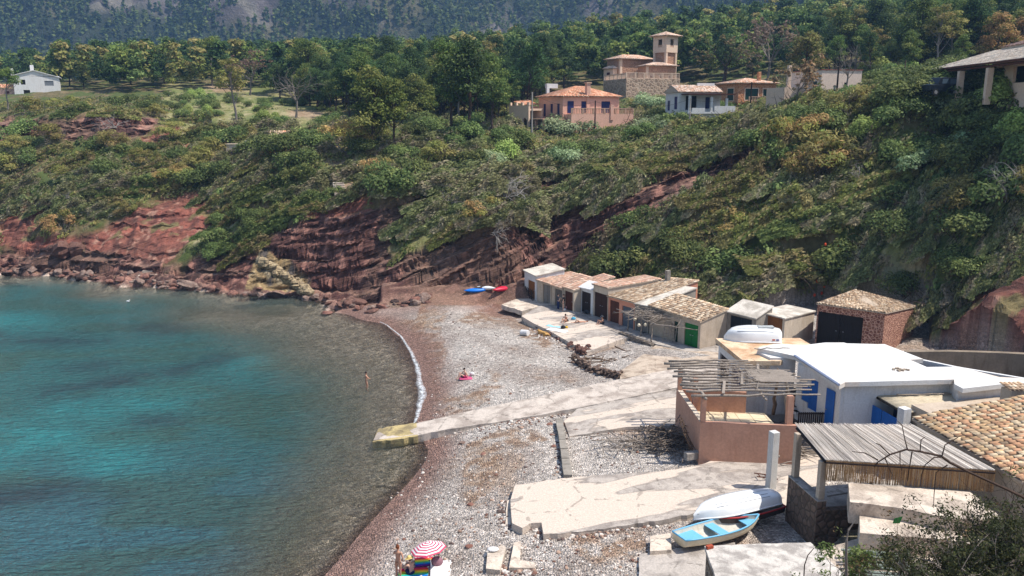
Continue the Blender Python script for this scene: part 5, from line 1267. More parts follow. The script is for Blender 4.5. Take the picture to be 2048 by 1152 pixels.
# (px range, py range, kind weights) patches read off the photo, sampled in picture space then dropped on the slope
def bare_here(x, y): return float(BARE(x, y)) > .4
patches = [  # x0,x1,y0,y1,count,size,{kind:w}
 (0,420,205,330,26,(1.2,2.0),{'mastic':3,'olive':3,'green':2,'sweptg':4}),
 (0,420,330,470,30,(1.2,2.1),{'olive':3,'sweptg':8,'rust':2,'swept':9,'green':1}),
 (330,680,178,250,60,(.6,1.5),{'mastic':3,'green':3,'bright':1}),
 (380,680,260,400,34,(1.5,2.6),{'swept':13,'mastic':5,'sweptg':6}),
 (420,680,400,520,16,(1.1,1.9),{'sweptg':6,'green':3,'mastic':2}),
 (690,880,270,420,22,(1.5,2.6),{'rust':4,'olive':3,'mastic':2,'swept':9}),
 (820,1240,250,330,26,(1.5,2.4),{'bright':3,'green':3,'swept':7,'sage':1,'mastic':2}),
 (820,1240,320,460,36,(1.5,2.5),{'swept':17,'sweptg':8,'olive':1}),
 (1240,1480,240,330,26,(1.5,2.5),{'swept':11,'green':3,'sage':2,'sweptg':8}),
 (1050,1400,400,560,36,(1.5,2.5),{'sweptg':8,'mastic':3,'rust':2,'swept':9}),
 (1400,1750,200,330,34,(1.5,2.5),{'green':3,'bright':1,'mastic':3,'swept':9,'sweptg':6,'olive':2,'rust':1}),
 (1380,1750,330,470,42,(1.5,2.6),{'olive':3,'rust':4,'mastic':5,'sweptg':8,'swept':5}),
 (1380,1750,460,600,40,(1.4,2.5),{'swept':13,'mastic':4,'sweptg':8}),
 (1740,2100,150,330,46,(1.3,2.3),{'green':5,'mastic':7,'sage':1,'bright':1}),
 (1740,2100,330,480,36,(1.4,2.4),{'olive':2,'mastic':4,'swept':9,'rust':2,'green':1}),
 (1740,2100,470,620,26,(1.3,2.2),{'swept':11,'mastic':4,'sweptg':2}),
]
ns = 0; placed = []
for x0, x1, y0, y1, cnt, (s0, s1), ww in patches:
    ks = list(ww); pw = np.array([ww[k] for k in ks], float); pw /= pw.sum(); got = tries = 0
    while got < cnt and tries < cnt*9:
        tries += 1
        px, py = rs.uniform(x0, x1), rs.uniform(y0, y1); p = drop(px, py, 55, 200)
        if p is None or p[2] < 3.6 or bare_here(p[0], p[1]): continue
        if (1010 < px < 1270 and py < 290) or (1320 < px < 1570 and py < 256) or (1600 < px < 1735 and py < 222): continue
        if p[1] > 130 and 300 < px < 700 and py < 250: pass
        if any((p[0]-q[0])**2+(p[1]-q[1])**2 < (1.15*q[2])**2 for q in placed[-130:]): continue
        s = rs.uniform(s0, s1); k = ks[rs.choice(len(ks), p=pw)]
        if k == 'olive' or k == 'rust': s *= 1.05
        placed.append((p[0], p[1], s)); place_shrub(k, p[0], p[1], s, rs.rand()*6.28); got += 1; ns += 1
for px, py, s, k, lab in [(1135,272,2.5,'sage','large grey green rounded bush in front of the pink house'),(1205,276,1.3,'mastic','dark bush against the terrace of the pink house'),(1330,250,2.3,'mastic','round dark bush below the small white house'),
   (1755,152,2.2,'bright','bright lime green tree crown beside the palm'),(1650,345,3.0,'olive','large yellowish pine bush in the middle of the right hillside'),(1580,290,2.6,'rust','large rust brown pine bush high on the right hillside'),
   (1940,420,2.2,'olive','yellowish pine bush beside the bare branches at the right'),(905,285,1.8,'green','leafy green shrub at the foot of the tall pine pair'),(195,300,1.9,'green','round leafy green bush below the shaded red bluff'),
   (50,270,2.2,'green','pine like green bush at the left edge of the bluff'),(370,180,.9,'bright','small yellow flowering bush on the meadow'),(1855,630,1.3,'bright','yellow flowering bush above the stone boathouse'),
   (1310,215,2.2,'sage','silvery olive bush left of the small white house'),(1440,225,1.7,'green','leafy green bush at the right foot of the small white house'),(960,455,1.5,'rust','orange brown bush above the dark cliff'),
   (1872,196,2.1,'green','leafy bush hiding the wheels of the parked car'),(1835,198,1.8,'mastic','dark bush left of the parked car'),(1925,190,2.5,'mastic','dark bush at the foot of the first veranda pillar'),(1965,186,2.7,'green','leafy bush between the two veranda pillars'),(2005,182,2.8,'mastic','dark bush below the near veranda pillar'),(2045,176,2.8,'green','leafy bush at the right edge below the veranda'),(1700,205,1.8,'green','leafy bush below the cream villa terrace'),(1785,205,1.9,'mastic','dark bush below the palm')]:
    p = drop(px, py, 50, 200)
    if p is not None: place_shrub(k, p[0], p[1], s, 1.0, lab=lab)
# undergrowth: one mass of small plants between the shrubs
UV, UQ, UC = [], [], []; off = 0
UP = []
for k, (pal, n_, kd) in enumerate([(PAL_MIX, 64, 's'), (PAL_GREY, 64, 's'), (PAL_MASTIC, 60, 'r'), (PAL_GREEN, 54, 'r'), (PAL_MIX, 64, 's'), (PAL_PINEB, 50, 'r')]):
    r2 = np.random.RandomState(800+k)
    if kd == 'r':
        V, Q_, c = cloud([(r2.normal(0, .3), r2.normal(0, .3), .25, .45, .45, .4) for _ in range(4)], n_, .17, pal, r2, up=.6, shell=.5, lo=0)
    else:
        x = r2.uniform(-1, 1, n_); sd_ = r2.uniform(-1, 1, n_); z = ((x+1)/2)**.8*(1-sd_**2*.6)*.75
        pos = np.stack([x*.95, sd_*.45, z], 1); nr = np.stack([-.5+x*0, sd_, np.full(n_, .9)], 1)+r2.normal(size=(n_, 3))*.3
        V, Q_ = leafquads(pos, nr, .15, r2, .5, axis=np.array([[1., 0, .5]])); c = np.repeat(np.array([srgb(*pal[q]) for q in r2.randint(0, len(pal), n_)])*r2.uniform(.7, 1.3, (n_, 1)), 4, 0)
    UP.append((V, Q_, c))
N = 17000; uy = np.concatenate([rs.uniform(58, 125, int(N*.72)), rs.uniform(125, 190, N-int(N*.72))]); ux = rs.uniform(-.75, .82, N)*uy*.92
uz = H(ux, uy); upx, upy = proj(ux, uy, uz); bm_ = BARE(ux, uy); gm = GRS(ux, uy)
ok = (upx > -80) & (upx < 2130) & (uz > 3.4) & (rs.rand(N) > bm_*1.05+.0) & (rs.rand(N) > gm*.55)
hy = H(ux, uy+.6); hx = H(ux+.6, uy)
for k in np.nonzero(ok)[0]:
    V, Q_, c = UP[rs.choice(6, p=[.2, .3, .16, .09, .17, .08])]; s = rs.uniform(.6, 1.35)*(1-.45*gm[k]); gx, gy = (hx[k]-uz[k])/.6, (hy[k]-uz[k])/.6
    gx, gy = np.clip(gx, -1.2, 1.2), np.clip(gy, -1.2, 1.2); a = .33+rs.normal(0, .25); cs, sn = math.cos(a)*s, math.sin(a)*s
    lx, ly = V[:, 0]*cs-V[:, 1]*sn, V[:, 0]*sn+V[:, 1]*cs
    UV.append(np.stack([lx+ux[k], ly+uy[k], V[:, 2]*s+uz[k]-.08+(lx*gx+ly*gy)*.85], 1)); UQ.append(Q_+off); UC.append(c*rs.uniform(.7, 1.2)*(1+.25*gm[k])); off += len(V)
tag(link('undergrowth', np_mesh('undergrowth', np.concatenate(UV), np.concatenate(UQ), LEAF, np.concatenate(UC))), 'low scrub and dry grass covering the slopes between the shrubs', 'undergrowth', kind='stuff')
# dead wood on the slopes
def deadwood(px, py, s, seed, lab, d=(.8, -.3, .7), n=5):
    p = drop(px, py, 50, 200)
    if p is None: return
    rs = np.random.RandomState(seed); mb = MB()
    for k in range(n): branches(mb, p+[rs.normal(0, .2), 0, .1], np.array(d)+rs.normal(0, .4, 3), s*rs.uniform(.5, .8), .055*s**.6, 3, rs, 3, .5, None, .02, 5)
    tag(mb.build('dead_branches', DEADW), lab, 'dead branches')
deadwood(1005, 400, 2.6, 1, 'bleached fallen branches sprawling down the slope above the cliff')
deadwood(985, 470, 2.0, 2, 'pale dry branches hanging over the edge of the dark cliff', (.8, -.6, .1))
deadwood(880, 410, 1.8, 3, 'grey twiggy dead branches left of the bleached fallen ones')
deadwood(2010, 400, 2.6, 4, 'tangle of silver dead branches at the right edge of the hillside', (-.6, -.4, .6), 7)
deadwood(2005, 480, 2.2, 5, 'thin pale dead trunk hanging down at the right edge', (.1, -.5, -.8), 2)
deadwood(1720, 370, 1.7, 6, 'single curved white dead branch in the right hillside scrub', (-.4, -.2, .9), 2)
deadwood(230, 262, 2.0, 7, 'grey dead branches under the shaded red bluff', (-.8, -.3, .5))
deadwood(405, 258, 1.3, 8, 'small pale stump with snapped branches on the meadow slope')
deadwood(1590, 300, 1.6, 9, 'white forked branches inside the large rust brown bush', (-.7, -.2, .6), 3)
deadwood(130, 400, 1.6, 10, 'pale dry branches on the left slope above the red earth', (.5, -.5, .7), 3)
deadwood(1225, 375, 1.0, 11, 'small white branches beside the ravine', (.5, -.5, .7), 3)
# shore rocks
def rock_mesh(i, mat):
    rs = np.random.RandomState(900+i); mb = MB(); mb.ball((0, 0, 0), 1, 10, 8); V = np.array(mb.v)
    f_ = rs.normal(size=(9, 3)); f_ /= np.linalg.norm(f_, axis=1, keepdims=True)
    for q in f_: h_ = rs.uniform(.55, .85); dd = V@q; V = V-np.outer(np.maximum(dd-h_, 0), q)
    V *= np.array([1.2, .9, .6])*(1+.06*rs.normal(size=(len(V), 1))); mb.v = [tuple(v) for v in V]
    me = bpy.data.meshes.new('shore_rock'); me.from_pydata(mb.v, [], mb.f); me.materials.append(mat); return me
S_grey = stone('sea_worn_rock', srgb(150,130,118), srgb(108,84,74)); S_blk = stone('black_wet_rock', srgb(54,44,42), srgb(84,66,60))
RM = [rock_mesh(0, S_pink), rock_mesh(1, S_dark), rock_mesh(2, S_grey), rock_mesh(3, S_blk), rock_mesh(4, S_grey), rock_mesh(5, S_dark)]
def rock(px, py, s, k, lab=None, grp=None, flat_=1, z=None):
    p = at_z(px, py, z) if z is not None else drop(px, py, 20, 150)
    if p is None: return
    o = bpy.data.objects.new('rock', RM[k % len(RM)]); C.objects.link(o); o.location = [float(v) for v in p]; o.rotation_euler = (rs.normal(0, .25), rs.normal(0, .25), rs.rand()*6.28)
    o.scale = (s*rs.uniform(.8, 1.3), s*rs.uniform(.8, 1.2), s*flat_*rs.uniform(.7, 1.1)); tag(o, lab, 'rock', grp)
line = [(0,545),(60,545),(130,552),(200,560),(300,568),(340,578),(400,582),(480,590),(560,596),(620,600),(680,610),(730,618),(800,612),(870,600)]
for k in range(170):
    t_ = rs.rand()*(len(line)-1); i = int(t_); f_ = t_-i; px = line[i][0]*(1-f_)+line[i+1][0]*f_; py = line[i][1]*(1-f_)+line[i+1][1]*f_
    s = rs.choice([.35, .5, .7, 1.0], p=[.4, .32, .2, .08]); up = abs(rs.normal(0, 9)) if px < 320 else abs(rs.normal(0, 6))
    px_ = px; rock(px, py-up+3, s, rs.randint(6), 'tumbled brown boulder ' + ('on the far left shore' if px < 330 else 'at the foot of the dark cliff'), 'boulders ' + ('on the far left shore' if px < 330 else 'at the foot of the dark cliff'))
for px, py, s, k, lab in [(35,570,1.3,5,'flat dark rock awash off the far left shore'),(22,549,.9,3,'small black rock in the water by the far left shore'),(385,572,1.9,2,'big slanting pale slab rock below the black cliff foot'),(655,628,.9,0,'reddish rock in the shallows near the shingle'),(745,622,.9,1,'dark jagged rock on the shingle at the waterline'),
   (1030,608,1.0,0,'pink boulder on the concrete landing'),(520,590,1.4,3,'long black rock at the foot of the ochre rock'),(560,596,1.3,3,'low black ledge rock right of the ochre rock'),(605,606,.9,4,'pale round rock in the shallows'),(1072,668,.0,4,'')]:
    if s: rock(px, py, s, k, lab, None, .6)
rock(125,508,1.7,1,'large dark red boulder standing at the foot of the red earth slope', None, 1.5)
rock(155,500,1.4,1,'tall dark red boulder beside the upright slab', None, 1.9)
for px, py, s in [(1049,668,.45),(925,887,.28),(1098,850,.2),(1130,850,.24),(1152,862,.3),(1108,893,.2),(1102,870,.18),(940,1010,.2),(938,1095,.22),(1060,1000,.16),(1150,690,.2),(965,910,.18)]:
    rock(px, py, s, 4 if s > .25 else 0, 'loose stone lying on the shingle', 'loose stones on the shingle')
# ochre rock spur at the shore
heap('ochre_rock', 'yellow ochre stained rock spur running down to the sea', 'rock', [(520,520,5.0),(560,545,3.2),(600,572,1.4),(620,588,.6)], stone('ochre_rock', srgb(186,166,130), srgb(112,96,80)), 110, .25, .75, 31, .2)

# loose cobbles and rubble strewn over the shingle
rs = np.random.RandomState(77); CV, CQ, CC = [], [], []; off = 0
ico = MB().ball((0, 0, 0), 1, 6, 4)
tri = [f for f in ico.f]; fv = np.array(ico.v); quads = np.array([(f[0], f[1], f[2], f[3] if len(f) == 4 else f[2]) for f in tri])
edges_ = [[(1021,1046),(1062,1050),(1087,1072),(1170,1066),(1259,1054),(1350,1038)], [(904,862),(1000,848),(1080,834),(1150,822)], [(1010,1000),(1012,1056)], [(1118,850),(1128,955)], [(1064,655),(1100,668),(1160,705)], [(975,1100),(1010,1140),(1070,1140)]]
pl_ = [srgb(*p) for p in ((196,186,176),(150,138,130),(120,88,76),(216,206,196),(100,84,78),(168,140,122))]
for k in range(3400):
    if k < 1500: px, py = rs.uniform(760, 1300), rs.uniform(850, 1160)
    elif k < 2300: px, py = rs.uniform(860, 1240), rs.uniform(620, 850)
    else:
        e_ = edges_[rs.randint(len(edges_))]; q = rs.rand()*(len(e_)-1); i = int(q); px = e_[i][0]+(e_[i+1][0]-e_[i][0])*(q-i)+rs.normal(0, 6); py = e_[i][1]+(e_[i+1][1]-e_[i][1])*(q-i)+abs(rs.normal(0, 7))
    p = at_z(px, py, 1.2); z = float(H(p[0], p[1])); p = at_z(px, py, z)
    if z < .12 or z > 2.6: continue
    s_ = rs.uniform(.035, .09)*(1.5 if rs.rand() < .1 else 1)*(1.4 if k >= 2300 else 1)
    W_ = fv*rs.uniform(.75, 1.2, fv.shape)*[s_, s_*rs.uniform(.6, 1), s_*.55]; a = rs.rand()*6.28; x = W_[:, 0]*math.cos(a)-W_[:, 1]*math.sin(a); y = W_[:, 0]*math.sin(a)+W_[:, 1]*math.cos(a)
    CV.append(np.stack([x+p[0], y+p[1], W_[:, 2]+float(H(p[0], p[1]))+s_*.2], 1)); CQ.append(quads+off); CC.append(np.tile(np.array(pl_[rs.randint(6)])*rs.uniform(.8, 1.2), (len(fv), 1))); off += len(fv)
CQ = np.concatenate(CQ); CV = np.concatenate(CV); CC = np.concatenate(CC)
me = bpy.data.meshes.new('cobbles'); me.from_pydata(CV.tolist(), [], [tuple(dict.fromkeys(q)) for q in CQ.tolist()])
a = me.color_attributes.new('tint', 'FLOAT_COLOR', 'POINT'); c4 = np.ones((len(CV), 4), np.float32); c4[:, :3] = CC; a.data.foreach_set('color', c4.ravel()); me.materials.append(tinted('cobble_stone', .9, 10, .4, .01))
tag(link('cobbles', me), 'loose cobbles and rubble strewn over the shingle and along the slab edges', 'cobbles', kind='stuff')
# ================================================================ VILLAS ON THE RIDGE
class HB:
    """block house: origin at the near corner, u along the right hand face, v along the left hand face, z up"""
    def __init__(s, name, label, px, py, Y, a, cat='house'):
        s.o = at_y(px, py, Y); s.a = a; s.r = np.array([math.cos(a), math.sin(a)]); s.b = np.array([-math.sin(a), math.cos(a)])
        s.root = empty(name, s.o, label, cat, None, a)
    def P(s, u, v, z): q = s.o[:2]+s.r*u+s.b*v; return np.array([q[0], q[1], s.o[2]+z])
    def box(s, mb, u0, u1, v0, v1, z0, z1): return mb.prism([s.P(u0, v0, 0)[:2], s.P(u1, v0, 0)[:2], s.P(u1, v1, 0)[:2], s.P(u0, v1, 0)[:2]], s.o[2]+z0, s.o[2]+z1)
    def part(s, name, mat, *boxes, parent=None):
        mb = MB()
        for b in boxes: s.box(mb, *b)
        return mb.build(name, mat, parent or s.root)
    def shell(s, mat, u0, u1, v0, v1, z0, z1, rops=(), lops=(), th=.25, zt=None):
        """four walls; rops/lops: (start, width, zbottom, height) openings in the right and left faces"""
        A, B, Cc, D = [s.P(*q, 0)[:2] for q in ((u0, v0), (u1, v0), (u1, v1), (u0, v1))]; z = s.o[2]; mb = MB(); zt = z1 if zt is None else zt
        wall_mb(mb, A, B, z+z0, z+z1, z+z1, th, s.b, [(q[0], q[0]+q[1], z+q[2], z+q[2]+q[3]) for q in rops])
        wall_mb(mb, A+s.b*(th+.0005), D, z+z0, z+z1, z+zt, th, s.r, [(q[0]-th, q[0]+q[1]-th, z+q[2], z+q[2]+q[3]) for q in lops])
        wall_mb(mb, B+s.b*(th+.0005), Cc, z+z0, z+z1, z+zt, th, -s.r); wall_mb(mb, D+s.r*(th+.0005), Cc-s.r*(th+.0005), z+z0, z+zt, z+zt, th, -s.b)
        w = mb.build('wall', mat, s.root)
        return w
    def win(s, face, at, w, z0, h, mat, frame=None, off=.10, u0=0, v0=0, name='window'):
        if face == 'r': f = s.part(name, mat, (u0+at, u0+at+w, v0+off, v0+off+.05, z0, z0+h))
        else: f = s.part(name, mat, (u0+off, u0+off+.05, v0+at, v0+at+w, z0, z0+h))
        if frame is not None:
            e = .14; mb = MB()
            for (p0, p1, q0, q1) in ((at-e, at+w+e, z0+h, z0+h+e), (at-e, at+w+e, z0-e, z0), (at-e, at, z0, z0+h), (at+w, at+w+e, z0, z0+h)):
                if face == 'r': s.box(mb, u0+p0, u0+p1, v0-.03, v0-.001, q0, q1)
                else: s.box(mb, u0-.03, u0-.001, v0+p0, v0+p1, q0, q1)
            mb.build('frame', frame, f)
        return f
    def hip(s, u0, u1, v0, v1, z, rise, pal, ov=.5, seed=1, pitch=.33, course=.5, gable=False, name='roof', under=None):
        u0 -= ov; u1 += ov; v0 -= ov; v1 += ov; w, d = u1-u0, v1-v0; k = 0 if gable else min(w, d)/2
        a, b, c, e = s.P(u0, v0, z), s.P(u1, v0, z), s.P(u1, v1, z), s.P(u0, v1, z)
        if w >= d: R0, R1 = s.P(u0+k, (v0+v1)/2, z+rise), s.P(u1-k, (v0+v1)/2, z+rise); fc = [(a, b, R1, R0), (c, e, R0, R1), (e, a, R0, R0), (b, c, R1, R1)]
        else: R0, R1 = s.P((u0+u1)/2, v0+k, z+rise), s.P((u0+u1)/2, v1-k, z+rise); fc = [(b, c, R1, R0), (e, a, R0, R1), (a, b, R0, R0), (c, e, R1, R1)]
        mb = MB(); V = [a, b, c, e, R0, R1]
        if w >= d: Fc = [(0,1,5,4),(2,3,4,5),(3,0,4),(1,2,5),(3,2,1,0)]
        else: Fc = [(1,2,5,4),(3,0,4,5),(0,1,4),(2,3,5),(3,2,1,0)]
        mb.add([v-np.array([0, 0, .06]) for v in V], Fc); rf = mb.build(name, under or M_ochre, s.root)
        for i, q in enumerate(fc):
            if gable and i > 1: continue
            tiles('roof_tiles', *q, rf, pal, pitch, course, seed+i, nseg=4)
        return rf
    def balustrade(s, u0, u1, v0, v1, z, mat, h=.95, n=None, parent=None):
        L = math.hypot(u1-u0, v1-v0); n = n or max(3, int(L/.3)); g = empty('balustrade', s.P(u0, v0, z)); g.parent = s.root; g.matrix_local = Matrix.LocRotScale(s.root.location, s.root.rotation_euler, s.root.scale).inverted() @ Matrix.Translation(s.P(u0, v0, z))
        mb = MB(); px_ = .09 if u1 != u0 else 0
        c = lambda k, q: (u0+(u1-u0)*k, v0+(v1-v0)*k, q)
        for k in range(n+1):
            u, v, _ = c(k/n, 0); w = .12 if k % 7 == 0 else .05; s.box(mb, u-w, u+w, v-w, v+w, z+.1, z+h-.08)
        s.box(mb, min(u0, u1)-.1, max(u0, u1)+.1, min(v0, v1)-.1, max(v0, v1)+.1, z+h-.08, z+h+.04); s.box(mb, min(u0, u1)-.1, max(u0, u1)+.1, min(v0, v1)-.1, max(v0, v1)+.1, z, z+.1)
        mb.build('rail', mat, g)
TP_FAR = [(226,160,124),(236,184,150),(210,138,104),(240,196,164),(214,150,116)]
TP_PALE = [(236,206,184),(228,190,164),(244,220,200),(220,180,150)]
P_navy = flat('navy_shutter', srgb(30,40,92), .5); P_pine = flat('pine_green_shutter', srgb(28,62,52), .5); W_red = wood('mahogany', srgb(92,44,34))
M_bal = plaster('balustrade_stone', srgb(196,160,136), .12, 1, .01); M_villast = rubble('buff_stonework', srgb(176,134,108), srgb(160,120,98), srgb(190,150,124), 2.2)
M_brownst = rubble('brown_stonework', srgb(190,132,92), srgb(164,108,76), srgb(196,148,112), 2.0); M_salm = plaster('villa_salmon', srgb(224,176,154), .1, .5, .01, (.8,.7,.65), .9, .2)
M_villac = plaster('villa_trim', srgb(226,198,174), .08, .6, .01, (.8,.75,.7), .9, .2)
# pink villa
h = HB('pink_villa', 'two storey salmon pink villa with navy shutters and a balustraded terrace', 1125, 264, 145, R(24))
h.shell(M_salm, 0, 11.2, 0, 9.5, -2, 6.0, rops=[(3.6,1.8,3.2,2.0),(7.6,1.8,3.2,2.0)], lops=[(1.2,1.0,2.6,2.2),(3.8,1.0,2.6,2.2),(6.6,1.0,2.6,2.2)])
for q in (1.2, 3.8, 6.6): h.win('l', q, 1.0, 2.6, 2.2, P_navy)
for q in (3.6, 7.6): h.win('r', q, 1.8, 3.2, 2.0, P_navy, name='door')
h.win('r', .9, 1.2, 3.2, 2.0, P_navy, off=-.06)
h.part('chimney', M_salm, (4.6, 5.3, -.12, .6, 2.8, 8.2)); h.part('chimney_cap', M_bal, (4.45, 5.45, -.25, .75, 8.2, 8.45))
h.part('chimney', M_white, (1.0, 1.5, 8.2, 8.7, 5.8, 8.4))
h.part('lower_storey', M_salm, (.3, 12.6, -2.6, -.001, -3, 3.0)); h.balustrade(.4, 12.5, -2.5, -2.5, 3.0, M_bal, 1.0); h.balustrade(12.5, 12.5, -2.5, -.2, 3.0, M_bal, 1.0)
h.part('pier', M_salm, (7.9, 8.5, -2.75, -2.3, 2.0, 4.6))
h.hip(0, 11.2, 0, 9.5, 6.0, 1.9, TP_FAR, .45, 11)
h.part('solar_tank', M_white, (1.2, 3.4, 8.6, 9.4, 7.6, 8.4))
h.part('porch_roof', M_bal, (-4.2, .8, -.8, 9.6, 2.05, 2.28)); h.part('porch_wall', M_salm, (-3.2, -3.0, 3.0, 9.2, -2, .5)); h.part('pillar', M_salm, (-4.0, -3.6, -.6, -.2, -2, 2.04)); h.part('pillar', M_salm, (-4.0, -3.6, 2.4, 2.8, -2, 2.04)); h.part('door', DARK, (-.05, -.01, 1.5, 6, -.5, 1.9))
h.part('annexe', M_salm, (-2.6, -.01, 9.7, 13.5, -2, 4.4)); tiles('annexe_roof', h.P(-3, 9.3, 4.6), h.P(0, 9.3, 4.6), h.P(0, 14, 5.6), h.P(-3, 14, 5.2), h.root, TP_FAR, .33, .5, 5, nseg=4)
# white arcade
h = HB('white_arcade', 'cream white arcade with three arches and a notched parapet left of the pink villa', 1057, 262, 147, R(-52), 'building')
mb = MB(); L_ = 5.2
def arch_wall(mb, h, u0, L, H_, n, aw, spring, zb=-2):
    seg = 8; wpier = (L-n*aw)/(n+1)
    for k in range(n+1):
        a = u0+k*(aw+wpier); h.box(mb, a, a+wpier, 0, .35, zb, H_)
        if k < n:
            b = a+wpier
            for q in range(seg):
                t0, t1 = q/seg, (q+1)/seg; tm = (t0+t1)/2; z = spring+math.sqrt(max(0, 1-(2*tm-1)**2))*aw*.5
                h.box(mb, b+aw*t0, b+aw*t1, 0, .35, z, H_)
arch_wall(mb, h, -5.6, 5.6, 4.4, 3, 1.25, 1.6); 
for k in range(4): h.box(mb, -5.6+k*1.72, -5.6+k*1.72+.5, 0, .35, 4.401, 4.9)
mb.build('arcade', M_villac, h.root); h.part('back_wall', M_villac, (-5.6, 0, 3.0, 3.2, -2, 3.9)); h.part('slab', M_villac, (-5.6, 0, .36, 3.0, 3.5, 3.8))
# small white house
h = HB('white_villa', 'small two level white villa with blue shutters and a pergola balcony', 1356, 240, 136, R(12))
h.shell(M_white, 0, 7.2, 0, 5.5, -3, 4.4, rops=[(1.2,1.9,1.6,2.2),(4.6,.8,1.8,1.8)], lops=[(.6,1.3,1.7,2.0),(3.6,1.1,1.5,1.6)])
h.win('r', 1.2, 1.9, 1.6, 2.2, DARK, off=.2, name='door'); h.win('r', 4.6, .8, 1.8, 1.8, P_navy); h.win('l', .6, 1.3, 1.7, 2.0, P_navy); h.win('l', 3.6, 1.1, 1.5, 1.6, P_navy)
h.hip(0, 7.2, 0, 5.5, 4.4, 1.1, TP_PALE, .3, 22, gable=True)
h.part('roof_parapet', M_white, (4.2, 7.2, 2.4, 2.7, 4.9, 5.9)); h.part('balcony', M_white, (.6, 7.6, -2.6, -.002, 1.0, 1.3)); h.part('balcony_wall', M_white, (1.2, 3.4, -2.6, -2.4, 1.301, 1.9), (5.0, 8.6, -2.6, -2.4, 1.301, 2.2))
h.part('pillar', M_white, (.7, 1.05, -2.5, -2.15, 1.3, 3.9)); h.part('pillar', M_white, (4.4, 4.75, -2.5, -2.15, 1.3, 3.6)); h.part('pillar', M_white, (7.0, 7.35, -2.5, -2.15, 1.0, 3.4)); h.part('pergola', W_brown, (.4, 8.4, -2.9, .3, 3.95, 4.12))
h.part('lower_wall', M_white, (1.6, 7.4, -2.2, -.003, -3, .98)); h.win('r', 3.0, 1.0, -1.1, 1.5, DARK, off=-2.26, name='window')
# brown stone house
h = HB('stone_villa', 'square villa of warm brown stone with dark green shutters', 1474, 228, 146, R(18))
h.shell(M_brownst, 0, 7.6, 0, 7.0, -2, 5.2, rops=[(1.4,2.6,2.4,2.0),(5.0,2.2,2.4,1.8)], lops=[(1.4,2.0,2.3,2.1),(5.4,1.0,2.4,2.0)])
for q, w in ((1.4, 2.6), (5.0, 2.2)): h.win('r', q, w, 2.4, 1.9, P_pine, M_villac)
for q, w in ((1.4, 2.0), (5.4, 1.0)): h.win('l', q, w, 2.3, 2.05, P_pine, M_villac)
h.hip(0, 7.6, 0, 7.0, 5.2, 1.0, TP_PALE+TP_FAR[:2], .4, 33); h.part('chimney', M_brownst, (4.6, 5.1, 1.0, 1.5, 5.4, 7.2))
h.part('porch', M_brownst, (.9, 8.2, -2.2, -.002, -2, 2.0)); h.balustrade(.9, 8.2, -2.1, -2.1, 2.0, M_bal, .9); h.win('r', 1.6, 2.6, -.9, 1.7, DARK, off=-2.26, name='opening')
# cream house
h = HB('cream_villa', 'long low cream house with a plain parapet and one small window', 1640, 196, 122, R(14))
h.shell(plaster('pale_pink_render', srgb(232,208,190), .06, .5, .008, (.85,.8,.75), .9, .2), 0, 6.6, 0, 9.0, -2, 3.9, rops=[(3.8,.55,1.3,.9)], lops=[(1.0,1.1,.2,2.2)])
h.win('r', 3.8, .55, 1.3, .9, DARK, off=.12); h.win('l', 1.0, 1.1, .2, 2.2, P_pine, None, name='door'); h.part('parapet_cap', flat('red_capping', srgb(150,90,76), .8), (-.1, 6.7, -.1, 9.1, 3.9, 4.02))
h.part('annexe', M_villac, (-3.0, -.01, 4.5, 9.5, -2, 1.6)); h.part('chimney', M_villac, (-2.2, -1.7, 5.0, 5.5, 1.6, 4.8)); h.part('terrace_wall', M_villac, (-.4, 4.2, -2.4, -2.1, -1, .9)); h.balustrade(4.4, 8.5, -3.0, -3.0, -.4, flat('terracotta_balusters', srgb(206,130,96), .85), .9)
# villa with the tower
h = HB('tower_villa', 'stone villa with a square belvedere tower above a balustraded terrace wall', 1240, 160, 190, R(30))
h.shell(M_villast, 0, 9.5, 0, 5.0, -2, 4.6, rops=[(4.2,1.0,0,1.7)], lops=[]); h.win('r', 4.2, 1.0, 0, 1.7, W_red, M_villac, name='door')
h.part('quoin', M_villac, (-.06, .5, -.06, .5, -2, 4.5)); h.hip(0, 9.5, 0, 5.0, 4.6, 1.1, TP_PALE+TP_FAR[:1], .6, 41)
h.part('bay', M_villac, (-1.2, -.06, 1.0, 4.6, -2, 2.5)); h.win('l', 2.2, 1.1, -.2, 1.9, W_red, off=-1.26, name='door'); h.hip(-1.2, 0, 1.0, 4.6, 2.5, .6, TP_PALE, .3, 44)
h2 = HB('x', 'x', 1293, 160, 184, R(14)); wing = h2.root; h2.root = h.root; bpy.data.objects.remove(wing)
h2.shell(M_villast, 0, 6.8, 0, 5.0, -2, 3.0, rops=[(.7,1.0,0,1.1),(3.0,1.0,0,1.0),(5.1,.9,0,.9)])
for q in (.7, 3.0, 5.1): h2.win('r', q, .95, 0, 1.0, W_red, M_villac)
h2.hip(0, 6.8, 0, 5.0, 3.0, .9, TP_PALE, .5, 47); h2.part('quoin', M_villac, (-.06, .4, -.06, .4, -2, 2.9))
h3 = HB('x', 'x', 1330.5, 160, 187, R(40)); wing = h3.root; h3.root = h.root; bpy.data.objects.remove(wing)
h3.part('tower_shaft', M_villast, (.3, 3.4, .3, 3.4, -2, 5.9)); h3.part('quoin', M_villac, (0, .5, 0, .5, -2, 5.9), (3.2, 3.7, 0, .5, -2, 5.9), (0, .5, 3.2, 3.7, -2, 5.9))
h3.shell(M_villac, -.05, 3.75, -.05, 3.75, 5.901, 9.4, rops=[(1.3,1.1,7.0,1.7)], lops=[(1.3,1.1,7.0,1.7)]); h3.part('belvedere_floor', M_villac, (.3, 3.4, .3, 3.4, 5.95, 6.1))
